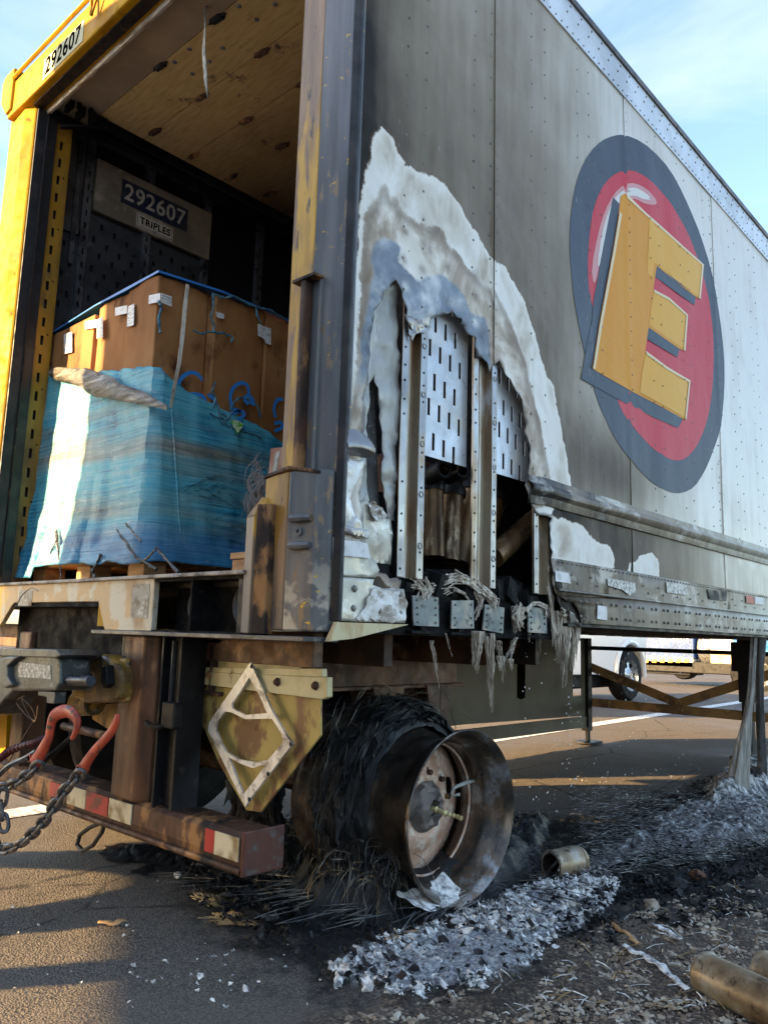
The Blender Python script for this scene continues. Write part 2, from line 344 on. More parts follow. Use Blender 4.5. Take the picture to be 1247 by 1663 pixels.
s = n.m_('ADD', n.attr('soot'), n.m_('ADD', n.m_('MULTIPLY', n.m_('SUBTRACT', strk, .5), .30), n.m_('MULTIPLY', n.m_('SUBTRACT', st2, .5), .42)))
paint = n.ramp(s, [(0.0, (.67, .64, .57)), (.22, (.45, .405, .335)), (.5, (.25, .205, .145)), (.78, (.125, .096, .068)), (1.0, (.022, .018, .014))])
scr = n.mr(n.noise(95, 3, n.vec((1, 1, .12))), .70, .74)
paint = n.mix(n.m_('MULTIPLY', scr, .25), paint, (.6, .6, .58))
wob = n.m_('ADD', n.m_('MULTIPLY', n.m_('SUBTRACT', n.noise(11, 7, None, .65), .5), .055), n.m_('MULTIPLY', n.m_('SUBTRACT', n.noise(60, 4), .5), .012))
b_ = n.m_('MINIMUM', n.attr('d_burn'), n.m_('ADD', n.attr('d_patch'), .0))
bm = n.mr(n.m_('ADD', b_, wob), .003, -.003)
ash = n.ramp(n.noise(4.2, 7, n.vec((1, 1.4, .8)), .6, .6), [(.30, (.42, .36, .29)), (.42, (.64, .59, .51)), (.55, (.80, .78, .73)), (.75, (.70, .67, .62))])
ash = n.mix(n.mr(n.m_('ADD', b_, n.m_('MULTIPLY', n.m_('SUBTRACT', n.noise(7, 5), .5), .06)), -.03, -.001), ash, (.80, .77, .70))
gm = n.mr(n.m_('ADD', n.attr('d_grey'), n.m_('MULTIPLY', wob, .7)), .006, -.006)
gcol = n.ramp(n.noise(6, 7, None, .62, .4), [(.3, (.11, .12, .14)), (.5, (.22, .245, .28)), (.68, (.50, .50, .49))])
ins = n.m_('ADD', n.attr('d_in'), n.m_('MULTIPLY', wob, 1.1))
tan = n.ramp(n.noise(3.4, 7, n.vec((1, 1.3, 1), (7, 0, 0)), .6, .5), [(.32, (.22, .165, .12)), (.44, (.45, .38, .30)), (.54, (.74, .69, .61)), (.7, (.80, .77, .71))])
tan = n.mix(n.m_('MULTIPLY', n.mr(n.m_('ABSOLUTE', n.m_('ADD', ins, .018)), .035, 0), .62), tan, (.20, .155, .12))
ash = n.mix(n.mr(ins, .004, -.004), ash, tan)
rh = n.attr('halo')
ash = n.mix(n.m_('MULTIPLY', n.m_('MULTIPLY', rh, .75), n.mr(ins, .05, -.02)), ash, (.16, .12, .09))
gcol = n.mix(n.m_('MULTIPLY', rh, .8), gcol, (.70, .68, .62))
bc = n.mix(gm, ash, gcol)
edge = n.mr(n.m_('ADD', n.attr('d_hole'), n.m_('MULTIPLY', wob, .6)), .012, .0)
bc = n.mix(n.m_('MULTIPLY', edge, .75), bc, (.11, .11, .12))
rim = n.m_('MULTIPLY', n.mr(n.m_('ABSOLUTE', n.m_('ADD', b_, wob)), .010, 0), .45)
paint = n.mix(rim, paint, (.16, .08, .04))
col = n.mix(bm, paint, bc)
n.set(col=col, rough=n.m_('ADD', n.mr(s, 0, 1, .34, .58), n.m_('MULTIPLY', bm, .05)), metal=n.m_('MULTIPLY', n.m_('MULTIPLY', bm, gm), .6), spec=n.mr(s, 0, 1, .28, .12))
n.bump(n.m_('ADD', n.m_('MULTIPLY', n.noise(7, 4), .8), n.m_('MULTIPLY', n.m_('MULTIPLY', bm, n.noise(30, 8, None, .75)), .30)), .5, .010)
M['wall'] = n.m
halo = np.zeros(len(P)); HPOS = [yz(420+x/2.15, 180+y/2.15) for x, y in ((512,325),(575,368),(510,420),(574,460),(508,518),(572,552),(511,615),(574,650),(660,550),(757,650),(755,740),(755,565),(755,475),(575,273),(598,484))]
for hy, hz in HPOS: halo = np.maximum(halo, np.exp(-((P[:, 0]-hy)**2+(P[:, 1]-hz)**2)/.016**2))
bounds = [0] + SEAMS + [9]
cen = P[T].mean(axis=1)
def rivet_ok(y, z, m=.008):
    q = np.array([[y, z]]); return sdf(q, HOLE)[0] > m
def wallx(y, z):
    i = np.argmin((P[:, 0]-y)**2+(P[:, 1]-z)**2); return X[i]
PANELS = []
for k in range(len(bounds)-1):
    sel = np.nonzero((cen[:, 0] > bounds[k]) & (cen[:, 0] < bounds[k+1]))[0]
    if not len(sel): continue
    used, inv = np.unique(T[sel].ravel(), return_inverse=True); tri = inv.reshape(-1, 3)
    m = MB()
    # every panel laps a hair further out than the one before it, so the seams show
    for i in used:
        lap = .0035*max(0, 1-(P[i, 0]-bounds[k])/.05) if k else 0
        m.v.append((X[i]+lap, P[i, 0], P[i, 1]))
    m.f = [tuple(t) for t in tri]
    o = m.build('side_panel', 'wall', TR, smooth=True, attrs=dict(soot=soot[used], d_burn=db[used], d_grey=dg[used], d_patch=dp[used], d_hole=dh[used], d_in=din[used], halo=halo[used]))
    md = o.modifiers.new('t', 'SOLIDIFY'); md.thickness = .0022; md.offset = -1
    PANELS.append(o)
    # rivets of this panel
    rv = MB(); y0, y1 = bounds[k], min(bounds[k+1], LEN)
    cols = []
    if k == 0: cols = [(.052, .045), (.28, .105), (.374, .10), (.644, .10)]
    else:
        cols = [(y0+.022, .05)]
        q = y0+.26
        while q < y1-.12: cols += [(q, .105), (q+.1, .105)]; q += .37
        if k > 1: cols.append((y1-.025, .09))
    if k == 0: cols.append((.745, .09))
    for y, s_ in cols:
        if y > 5.5: continue
        ph = random.uniform(0, s_)
        for z in np.arange(1.5+ph if y > .1 else 1.02, 3.49, s_):
            yy = y + random.uniform(-.001, .001)
            if rivet_ok(yy, z): rv.rivet((wallx(yy, z)-.0005, yy, z), r=.0055 if y > .1 else .0075, h=.0035)
    if rv.f: rv.build('rivets', 'rivet', o, kind='stuff')
# ---- helpers for sheet parts lying on a plane x = const
def sheet_x(name, poly, x, mat, parent, holes=(), step=.03, amp=.002, wav=8, thick=.003, seed=0, smooth=True, label=None):
    a = np.array(poly); lo, hi = a.min(0), a.max(0); e = []
    if step:
        for yy in np.arange(lo[0]+step/2, hi[0], step):
            for zz in np.arange(lo[1]+step/2, hi[1], step): e.append((yy+random.uniform(-.2, .2)*step, zz+random.uniform(-.2, .2)*step))
        e = np.array(e) if len(e) else np.zeros((0, 2))
        if len(e):
            k = inpoly(e, poly)
            for h in holes: k &= ~inpoly(e, h)
            e = e[k]
    Pp, Tt = cdt_sheet(list(poly), list(holes), None, [tuple(q) for q in e] if step else [])
    m = MB(); m.v = [(x + amp*(noise.noise(Vector((p[0]*wav, p[1]*wav, seed)))+.5*noise.noise(Vector((p[0]*wav*3, p[1]*wav*3, seed+5)))), p[0], p[1]) for p in Pp]
    m.f = [tuple(t) for t in Tt]
    o = m.build(name, mat, parent, smooth=smooth, label=label)
    md = o.modifiers.new('s', 'SOLIDIFY'); md.thickness = thick; md.offset = -1
    return o
def rect(y0, y1, z0, z1): return [(y0, z0), (y1, z0), (y1, z1), (y0, z1)]
# ---- top rail of the side wall
M['rail'] = grime('grey_white_rail', (.60, .63, .66), (.42, .44, .45), (.3, .26, .22), s2=2, s3=5, t3=(.62, .75), rough=.4, metal=.25, bump=.05)
M['roof_edge'] = grime('dark_roof_edge', (.06, .055, .055), (.12, .1, .09), rough=.5)
o = MB().box((.001, .036, 3.505), (.007, LEN, 3.665)).build('top_rail', 'rail', TR)
rv = MB()
for i, y in enumerate(np.arange(.1, 6, .048)):
    rv.rivet((.007, y, 3.525), r=.005)
    if i % 2: rv.rivet((.007, y, 3.60), r=.006); rv.rivet((.007, y+.03, 3.645), r=.006)
rv.build('rivets', 'rivet', o, kind='stuff')
MB().box((-.03, .036, 3.665), (.016, LEN, 3.70)).build('roof_edge_rail', 'roof_edge', TR, bevel=.005)
m = MB()
for k in range(0, 18): m.box((-2.46, .05+k*.47, 3.672), (-.03, .05+k*.47+.468, 3.69))
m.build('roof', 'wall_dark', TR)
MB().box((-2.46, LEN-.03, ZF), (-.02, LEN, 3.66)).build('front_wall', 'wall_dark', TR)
# ---- belt rail above the lower wall: two flanges and a rounded rib
n0 = .985
m = MB()
prof = [(.000, 1.395), (.010, 1.397), (.014, 1.412), (.016, 1.425), (.030, 1.437), (.034, 1.452), (.026, 1.466), (.012, 1.472), (.009, 1.497), (.000, 1.50)]
ysb = [n0, n0+.02, n0+.05, n0+.12, n0+.25, 1.6, 2.2, 3, 4.5, 6.5, LEN]
k = 0
for j, y in enumerate(ysb):
    m.v += [(x + (.012*noise.noise(Vector((y*9, z*30, 3))) if y < 1.3 else 0), y + (.02*noise.noise(Vector((z*60, 1, 2))) if j == 0 else 0), z + (.006*math.sin(y*23) if y < 1.2 else 0)) for x, z in prof]
    if j: m.f += [((j-1)*10+i, (j-1)*10+i+1, j*10+i+1, j*10+i) for i in range(9)]
n = NT('sooted_rail_metal')
s_ = n.m_('ADD', n.mr(n.m_('MULTIPLY', n.t.nodes.new('ShaderNodeSeparateXYZ').outputs[0], 1), 0, 1), 0)
sep = n.t.nodes.new('ShaderNodeSeparateXYZ'); n.L(n.pos, sep.inputs[0])
yy_ = sep.outputs['Y']
fac = n.m_('ADD', n.mr(yy_, 1.0, 4.2, 1.0, .05), n.m_('ADD', n.m_('MULTIPLY', n.m_('SUBTRACT', n.noise(3.5, 6, n.vec((1, 1.2, .6))), .5), 1.0), n.m_('MULTIPLY', n.m_('SUBTRACT', n.noise(14, 6, n.vec((1, 1.5, .3))), .5), .55)))
col = n.ramp(fac, [(0, (.58, .59, .54)), (.3, (.42, .40, .33)), (.55, (.24, .20, .145)), (.8, (.17, .135, .095)), (1, (.03, .025, .02))])
pale = n.mr(n.noise(5, 6, n.vec((1, .8, 1.3), (3, 1, 0)), .6), .56, .66)
col = n.mix(n.m_('MULTIPLY', pale, .7), col, (.60, .57, .52))
n.set(col=col, rough=.5, metal=.1, spec=.35); n.bump(n.noise(9, 4), .3, .01); M['belt'] = n.m
o = m.build('belt_rail', 'belt', TR, smooth=True); o.modifiers.new('s', 'SOLIDIFY').thickness = .002
rv = MB()
for y in np.arange(1.05, 5.5, .105): rv.rivet((.009, y, 1.487), r=.005); rv.rivet((.011, y+.05, 1.404), r=.005)
rv.build('rivets', 'rivet', o, kind='stuff')
# ---- bottom rail, torn where it burned through
e1 = [yz(*p) for p in ((893, 908), (896, 925), (895, 945), (899, 962), (906, 972))]
o = sheet_x('bottom_rail_upper', e1[::-1] + [(1.178, 1.203), (2.0, 1.204), (3.5, 1.204), (LEN, 1.204), (LEN, 1.083), (3.0, 1.083), (1.6, 1.083)], .006, 'belt', TR, step=.06, amp=.003)
rv = MB()
for y in np.arange(1.2, 5.5, .036): rv.rivet((.009, y, 1.192), r=.0042)
for y in np.arange(1.3, 5.5, .16): rv.rivet((.009, y, 1.15), r=.006); rv.rivet((.009, y+.05, 1.12), r=.006)
rv.build('rivets', 'rivet', o, kind='stuff')
low = rough_poly([yz(*p) for p in ((905, 971), (925, 978), (932, 988), (938, 1000), (941, 1022))], .02, .004, 4)[:-3]
o = sheet_x('bottom_rail_lower', [(LEN, .966), (LEN, 1.086), (4, 1.086), (2, 1.086)] + [yz(905, 969)] + low[3:] + [(1.285, .966), (3, .966)], .012, 'belt', TR, step=.06, amp=.004)
rv = MB()
for y in np.arange(1.36, 5.5, .13):
    for a in (0, .045): rv.rivet((.0135, y+a, .993), r=.0075, h=.006); rv.rivet((.0135, y+a, 1.05), r=.0075, h=.006)
rv.build('rivets', 'rivet', o, kind='stuff')
m = MB(); m.tube([(.010, 1.2, 1.085), (.013, 1.5, 1.086), (.013, LEN, 1.086)], .006, 6); m.build('rail_rib', 'belt', TR, smooth=True)
MB().box((-.06, 1.28, .953), (.004, LEN, .964)).build('lower_flange', 'steel_dark', TR)
# reflector strips and data plates left on the bottom rail
n = NT('burnt_tape'); n.set(col=n.ramp(n.noise(60, 6, None, .7), [(.38, (.05, .05, .055)), (.5, (.3, .3, .3)), (.62, (.62, .62, .62))]), rough=.4); M['tape_burnt'] = n.m
n = NT('faded_label'); n.set(col=n.mix(n.mr(n.noise(25, 6), .5, .7), (.66, .66, .67), (.42, .42, .42)), rough=.5); M['label'] = n.m
n = NT('red_tape'); n.set(col=n.mix(n.mr(n.noise(20, 7), .48, .62), (.40, .012, .014), (.13, .02, .015)), rough=.45); M['red'] = n.m
n = NT('white_tape'); hx = n.vor(240); n.set(col=n.mix(n.mr(n.noise(14, 6), .5, .66), (.62, .55, .38), (.24, .16, .07)), rough=.35); M['white_tape'] = n.m
def decal(px, x, mat, name, t=.0015, label=None, parent=None):
    pts = [Vector((x, *yz(u, v))) for u, v in px]
    return MB().prism(pts, (t, 0, 0)).build(name, mat, parent or TR, label=label)
decal(((981,939),(1027,947),(1028,962),(1017,967),(1006,958),(982,951)), .0115, 'tape_burnt', 'reflector_strip')
decal(((1077,945),(1112,951),(1110,967),(1078,962)), .0115, 'tape_burnt', 'reflector_strip')
decal(((1144,957),(1176,961),(1175,976),(1147,973)), .0115, 'steel_dark', 'reflector_strip', label='blackened reflector strip')
decal(((1207,967),(1222,969),(1221,981),(1207,979)), .0115, 'red', 'red_reflector')
decal(((1222,969),(1237,971),(1236,982),(1222,981)), .0115, 'label', 'reflector_strip')
decal(((963,983),(978,985),(978,1007),(962,1005)), .0185, 'label', 'data_label')
decal(((897,927),(918,931),(922,948),(897,944)), .0115, 'label', 'data_label')
# ---- what is left of the corner by the rear post
M['skirt'] = grime('pale_scorched_plate', (.46, .44, .38), (.28, .26, .22), (.62, .60, .56), s2=5, s3=16, t3=(.55, .62), rough=.4, metal=.3, bump=.12)
M['ash_plate'] = grime('ashy_plate', (.55, .52, .47), (.25, .20, .15), (.76, .75, .73), s2=9, s3=24, t3=(.46, .56), rough=.7, metal=.1, bump=.7, bs=80)
P_ = lambda *L_: [yz(*p) for p in L_]
o = sheet_x('corner_plate', P_((534,1008),(654,1012),(656,985),(652,957),(634,955),(618,956),(602,950),(604,941),(570,938),(537,936)), .008, 'skirt', TR, step=.02, amp=.003)
rv = MB()
for p in ((572,956),(570,988),(605,960),(612,992),(645,965),(645,995)): q = yz(*p); rv.rivet((.009, *q), r=.011, h=.008)
rv.build('bolts', 'rivet', o, kind='stuff')
sheet_x('ash_crust', rough_poly(P_((574,1006),(590,975),(600,955),(615,960),(635,958),(651,962),(654,985),(652,1008),(640,1014),(610,1007)), .01, .006, 6), .014, 'ash_plate', TR, step=.008, amp=.008, wav=30)
o = sheet_x('corner_plate', P_((537,935),(538,872),(560,876),(590,880),(596,905),(606,912),(612,926),(606,938),(580,938)), .009, 'skirt', TR, step=.02, amp=.004, label='scorched corner plate under a white label')
rv = MB()
for p in ((544,884),(543,910)): rv.rivet((.0115, *yz(*p)), r=.008, h=.006)
rv.build('bolts', 'rail', o, kind='stuff')
decal(((552,877),(590,883),(595,907),(551,903)), .0145, 'label', 'data_label')
M['tear'] = grime('torn_hot_aluminium', (.70, .69, .66), (.42, .37, .31), (.32, .33, .36), s2=8, s3=13, t3=(.55, .62), rough=.42, metal=.35, bump=.3, bs=30)
sheet_x('torn_skin', rough_poly(P_((541,868),(543,800),(546,760),(553,742),(585,748),(583,770),(570,790),(566,810),(572,835),(590,862),(588,876),(566,868)), .015, .004, 8), .010, 'tear', TR, step=.01, amp=.008, wav=18)
sheet_x('torn_skin', rough_poly(P_((540,853),(560,856),(592,862),(590,876),(584,870),(574,872),(560,866),(541,866)), .01, .005, 9), .020, 'tear', TR, step=.008, amp=.008, wav=25)
# folded flap of skin over the corner
m = MB(); fl = [(549,697),(572,700),(592,722),(593,738),(570,733),(551,731)]
for k, (u, v) in enumerate(fl): pass
top = [Vector((.012, *yz(u, v))) for u, v in ((549,697),(562,697),(578,699),(587,706))]
mid = [Vector((.030, *yz(u, v))) for u, v in ((550,715),(564,716),(582,718),(594,722))]
bot = [Vector((.042, *yz(u, v))) for u, v in ((551,731),(565,729),(582,733),(596,740))]
und = [Vector((.006, *yz(u, v))) for u, v in ((552,738),(566,738),(582,742),(592,746))]
rows = [top, mid, bot, und]; vs = [p for r_ in rows for p in r_]
m.add(vs, [(4*j+i, 4*j+i+1, 4*j+i+5, 4*j+i+4) for j in range(3) for i in range(3)])
o = m.build('folded_flap', 'alum', TR, smooth=True); sb = o.modifiers.new('u', 'SUBSURF'); sb.levels = sb.render_levels = 2
MB().prism([Vector((.03, *yz(u, v))) for u, v in ((520,1041),(534,1010),(651,1014),(600,1027),(560,1037))], (-.012, 0, 0)).build('corner_gusset', grime('cream_gusset', (.55, .47, .28), (.40, .24, .10), (.62, .58, .45), s2=12, s3=20, rough=.5, bump=.15, stretch=(1, 1, .3)), TR)
# torn lip hanging into the hole
sheet_x('torn_skin', rough_poly(P_((655,510),(668,516),(682,520),(694,520),(697,532),(690,540),(678,542),(671,546),(668,557),(664,548),(660,530)), .01, .003, 3), .006, 'alum', TR, step=.007, amp=.016, wav=24)
# ---- wall posts and liner behind the hole
def hat_post(y0, y1, z0, z1, nm='wall_post'):
    w_ = y1-y0; a = .03
    pf = [(-.006, 0), (-.006, a), (-.034, a+.004), (-.034, w_*.42), (-.026, w_*.45), (-.026, w_*.52), (-.034, w_*.55), (-.034, w_-a-.004), (-.006, w_-a), (-.006, w_)]
    m = MB(); zs = np.linspace(z0, z1, 14)
    for z in zs: m.v += [(x + .0015*noise.noise(Vector((z*4, y*30, 1))), y0+y+.003*noise.noise(Vector((z*3, 0, y0*9))), z) for x, y in pf]
    m2 = MB(); m2.v = list(m.v)
    for j in range(13):
        for i in range(9): (m2 if i in (0, 8) else m).f.append((j*10+i, j*10+i+1, (j+1)*10+i+1, (j+1)*10+i))
    o = m.build(nm, 'alum_brown', TR); o.modifiers.new('s', 'SOLIDIFY').thickness = .003
    o = m2.build('post_flange', 'alum', o)
    rv = MB(); z = z0+.03
    while z < min(z1, 2.45):
        for yy in (y0+.014, y1-.014):
            if random.random() < .8: rv.rivet((-.006, yy, z+random.uniform(-.01, .01)), r=.0045, h=.003)
        z += .052
    rv.build('rivets', 'steel_dark', o, kind='stuff')
    ring = MB(); z = z0+.1
    while z < min(z1, 2.45):
        ring.tube([(-.005, (y1-.014)+.009*math.cos(t), z+.009*math.sin(t)) for t in np.linspace(0, 2*math.pi, 12, endpoint=False)], .0016, 4, closed=True); z += .16
    ring.build('washer_marks', 'alum', o, kind='stuff')
hat_post(.298, .416, 1.07, 3.5); hat_post(.668, .808, 1.066, 3.5); hat_post(1.056, 1.182, 1.066, 3.5)
def perforated(name, y0, y1, z0, z1, x, mat, sh=.058, sw=.0145, dy=.054, dz=.100, y_off=.02, z_off=0, slope=0, parent=None, skew=.0, seed=0):
    H_ = []; r_ = 0; z = z0+.035+z_off
    while z+sh < z1-.01:
        y = y0+y_off+(dy/2 if r_ % 2 else 0)
        c_ = 0
        while y+sw < y1-.012:
            zz = z+skew*c_
            if zz+sh < z1-.01: H_.append(rect(y, y+sw, zz, zz+sh))
            y += dy; c_ += 1
        z += dz; r_ += 1
    return sheet_x(name, rect(y0, y1, z0, z1), x, mat, parent or TR, holes=H_, step=0, amp=.0006, wav=3, thick=.002, seed=seed, smooth=False)
M['plate'] = grime('grey_blue_plate', (.52, .55, .60), (.38, .40, .43), (.60, .57, .50), s2=3, t2=(.45, .65), s3=5, t3=(.5, .7), rough=.4, metal=.35, bump=.05)
perforated('perforated_plate', .412, .672, 1.468, 2.4, -.036, 'plate', skew=-.012)
perforated('perforated_plate', .804, 1.060, 1.478, 2.2, -.036, 'plate', skew=-.012, y_off=.03)
M['liner'] = grime('scorched_liner_skin', (.42, .42, .40), (.22, .21, .19), (.58, .57, .53), s2=5, t2=(.42, .62), s3=9, rough=.45, metal=.3, bump=.25, bs=20, stretch=(1, 1, .3))
sheet_x('inner_skin', rough_poly(P_((585,640),(600,560),(604,470),(652,455),(660,640),(655,700),(652,760),(650,845),(640,842),(632,790),(626,760),(632,740),(630,700),(622,640),(617,606),(610,620),(608,660),(602,740),(604,780),(606,812),(585,840)), .02, .004, 5), -.022, 'liner', TR, step=.015, amp=.012, wav=14)
sheet_x('inner_skin', rough_poly(P_((584,830),(604,800),(603,812),(616,822),(628,838),(644,843),(643,917),(598,915),(578,880)), .02, .003, 5), -.018, 'skirt', TR, step=.015, amp=.006, wav=14, label='pale lower liner sheet')
sheet_x('curled_scrap', rough_poly(P_((602,818),(612,815),(618,824),(628,832),(626,842),(616,847),(606,838),(601,828)), .008, .006, 15), -.004, 'ash_plate', TR, step=.006, amp=.02, wav=40)
sheet_x('insulation', P_((590,600),(630,590),(640,830),(585,850)), -.06, grime('burnt_insulation', (.10, .105, .105), (.05, .05, .052), (.2, .2, .2), s2=30, s3=60, rough=.9, bump=.8), TR, step=.03, amp=.006)
# ---- floor and stubs of the cross members
FL = MB().box((-2.44, .02, ZF-.03), (-.05, LEN-.03, ZF)).build('floor', 'floor', TR)
m = MB()
for i in range(220):
    y = random.uniform(.22, 1.25); x = random.uniform(-.30, -.045); s_ = random.uniform(.012, .04)
    m.box((x-s_, y-s_, ZF-.03), (x+s_, y+s_*1.3, ZF+random.uniform(.0, .05)), Matrix.Rotation(random.uniform(0, 3), 3, 'Z') @ Matrix.Rotation(random.uniform(-.5, .5), 3, 'X'))
m.build('charred_debris', 'char', TR, kind='stuff')
MB().box((-.09, .06, .90), (-.045, 1.35, 1.028)).build('side_sill', 'char', TR)
M['stub'] = grime('ashy_green_steel', (.22, .24, .23), (.36, .33, .27), (.10, .10, .10), s2=14, s3=30, rough=.6, metal=.3, bump=.4)
ST = [((670,967),(712,967),(713,1018),(672,1016)), ((734,975),(769,975),(770,1021),(733,1021)), ((788,981),(819,987),(817,1029),(784,1023)), ((857,985),(887,988),(888,1029),(858,1027))]
for q in ST:
    pts = [Vector((-.015, *yz(u, v, -.015))) for u, v in q]
    o = MB().prism(pts, (-.006, 0, 0)).build('cross_member_end', 'stub', TR, bevel=.001)
    rv = MB()
    for fy in (.14, .86):
        for fz in (.15, .4, .62, .87):
            p = pts[0].lerp(pts[1], fy).lerp(pts[3].lerp(pts[2], fy), fz)
            if random.random() < .85: rv.rivet((-.014, p.y, p.z), r=.0042, h=.005)
    rv.build('bolts', 'rivet', o, kind='stuff')
    y = (pts[0].y+pts[1].y)/2; wy = (pts[1].y-pts[0].y)/2
    MB().box((-2.44, y-.012, .912), (-.02, y+.012, 1.02)).box((-2.44, y-wy*.9, .905), (-.02, y+wy*.9, .914)).build('cross_member', 'char', TR)
for k in range(16):
    y = 1.5+k*.38; MB().box((-2.44, y-.03, .965), (-.06, y+.03, 1.03)).build('cross_member', 'steel_dark', TR)
# ---- big round emblem and letter printed on the wall
LG = lambda *L_: [yz(880+x/2.6, 180+y/2.6) for x, y in L_]
def blend(name, c1, faded):
    n = NT(name); f = n.m_('ADD', n.m_('MULTIPLY', n.noise(4, 6, n.vec((1, 1, .25))), .5), n.m_('MULTIPLY', n.noise(1.3, 3), .6))
    sc_ = n.mr(n.noise(70, 3, n.vec((1, 2.2, .22))), .66, .70)
    sepn = n.t.nodes.new('ShaderNodeSeparateXYZ'); n.L(n.pos, sepn.inputs[0])
    st = n.m_('MULTIPLY', sc_, n.mr(sepn.outputs['Y'], 1.35, 1.75, .55, .02))
    n.set(col=n.mix(st, n.mix(n.mr(f, .45, .8), c1, faded), (.55, .55, .52)), rough=.5, spec=.15); n.bump(n.noise(7, 4), .4, .01); return n.m
M['lg_dark'] = blend('emblem_slate', (.055, .072, .098), (.10, .125, .155))
M['lg_red'] = blend('emblem_red', (.56, .035, .055), (.60, .10, .12))
M['lg_pale'] = blend('emblem_pale', (.70, .68, .64), (.66, .60, .58))
M['lg_pink'] = blend('emblem_pink', (.62, .30, .30), (.64, .36, .34))
M['lg_yel'] = blend('emblem_yellow', (.68, .27, .010), (.70, .35, .03))
M['lg_yel2'] = blend('emblem_light_yellow', (.74, .37, .035), (.76, .44, .09))
M['lg_yel3'] = blend('emblem_edge_yellow', (.76, .62, .38), (.76, .64, .42))
EMB = bpy.data.objects.new('emblem', None); COL.objects.link(EMB); EMB.parent = TR; OFF['emblem'] = OFF['burned_trailer']
lay = [0]
def smooth_poly(pp, it=2):
    for _ in range(it):
        pp = [q for i in range(len(pp)) for q in ((.75*pp[i][0]+.25*pp[(i+1) % len(pp)][0], .75*pp[i][1]+.25*pp[(i+1) % len(pp)][1]), (.25*pp[i][0]+.75*pp[(i+1) % len(pp)][0], .25*pp[i][1]+.75*pp[(i+1) % len(pp)][1]))]
    return pp
def print_(name, poly, mat):
    lay[0] += 1
    a = np.array(poly); e = [(y, z) for y in np.arange(a[:, 0].min(), a[:, 0].max(), .022) for z in np.arange(a[:, 1].min(), a[:, 1].max(), .022)]
    e = np.array(e); e = e[sdf(e, poly) < -.01] if len(e) else e
    Pp, Tt = cdt_sheet(list(poly), [], None, [tuple(q) for q in e])
    m = MB()
    for y, z in Pp:
        lap = 0
        for k in SEAMS: lap = max(lap, .0035*max(0, 1-(y-k)/.05) if y >= k else .0035*max(0, 1-(k-y)/.035))
        m.v.append((skin_x(y, z, 9, 9)+lap+.0016+.00045*lay[0], y, z))
    m.f = [tuple(t) for t in Tt]
    return m.build(name, mat, EMB, smooth=True)
oval = LG((340,100),(420,130),(500,200),(570,300),(620,410),(670,530),(710,660),(740,820),(760,960),(768,1100),(762,1250),(745,1360),(715,1450),(680,1530),(640,1590),(590,1615),(540,1612),(480,1585),(420,1530),(360,1460),(310,1390),(265,1300),(230,1220),(200,1110),(180,1040),(150,900),(130,780),(118,650),(114,540),(120,440),(135,340),(160,250),(200,175),(250,125),(300,105))
print_('oval', smooth_poly(oval, 1), 'lg_dark')
red = LG((345,250),(400,258),(450,290),(510,350),(560,420),(610,510),(645,600),(680,700),(703,800),(716,900),(722,1000),(720,1100),(712,1200),(695,1300),(665,1390),(625,1450),(580,1480),(530,1470),(470,1430),(410,1370),(360,1310),(330,1260),(315,1220),(260,1000),(208,820),(193,740),(190,620),(200,500),(215,410),(245,330),(290,275))
print_('red_disc', smooth_poly(red, 1), 'lg_red')
print_('highlight_edge', smooth_poly(LG((205,660),(232,520),(262,420),(300,350),(345,310),(390,306),(440,330),(485,385),(470,400),(430,392),(400,375),(360,370),(300,500),(250,560),(232,690),(215,740)), 1), 'lg_pink')
print_('highlight', smooth_poly(LG((228,650),(248,520),(275,425),(305,365),(350,328),(395,325),(435,348),(462,378),(430,376),(385,356),(340,370),(300,420),(262,540),(240,660)), 1), 'lg_pale')
gb = LG((295,366),(321,392),(310,520),(275,740),(245,930),(225,1085),(180,1120),(160,1130),(172,1060),(190,960),(206,900),(214,800),(238,660),(268,500))
print_('letter_shadow', gb, 'lg_dark')
print_('letter_shadow', LG((205,1088),(380,1190),(590,1300),(570,1340),(470,1296),(310,1215),(160,1132),(178,1090)), 'lg_dark')
print_('letter_shadow', LG((478,652),(645,780),(637,822),(474,702)), 'lg_dark')
print_('letter_shadow', LG((445,914),(575,1006),(564,1042),(434,962)), 'lg_dark')
letter = LG((345,350),(430,428),(520,508),(600,582),(677,650),(662,797),(640,785),(560,722),(480,655),(465,755),(530,790),(608,862),(597,1016),(570,1004),(445,915),(430,1015),(520,1082),(618,1140),(600,1308),(500,1250),(380,1190),(205,1090),(235,900),(290,600),(318,430),(328,360))
print_('letter', letter, 'lg_yel')
print_('letter_face', LG((448,452),(520,514),(600,588),(668,650),(655,786),(640,776),(560,714),(470,640),(462,700),(440,690)), 'lg_yel2')
print_('letter_face', LG((468,762),(530,800),(600,866),(590,1004),(570,992),(448,905),(455,830)), 'lg_yel2')
print_('letter_face', LG((432,1024),(520,1092),(610,1146),(593,1296),(500,1240),(405,1190),(415,1100)), 'lg_yel2')
for q in (LG((345,350),(430,428),(520,508),(600,582),(677,650),(668,652),(598,590),(518,518),(428,438),(350,372)), LG((677,650),(662,797),(655,790),(668,652)), LG((465,755),(530,790),(608,862),(602,866),(528,800),(468,768)), LG((608,862),(597,1016),(590,1010),(601,868)), LG((430,1015),(520,1082),(618,1140),(611,1146),(518,1092),(433,1030)), LG((618,1140),(600,1308),(594,1300),(611,1146)), LG((318,430),(290,600),(235,900),(205,1090),(214,1092),(246,900),(300,600),(328,440))):
    print_('letter_edge', q, 'lg_yel3')
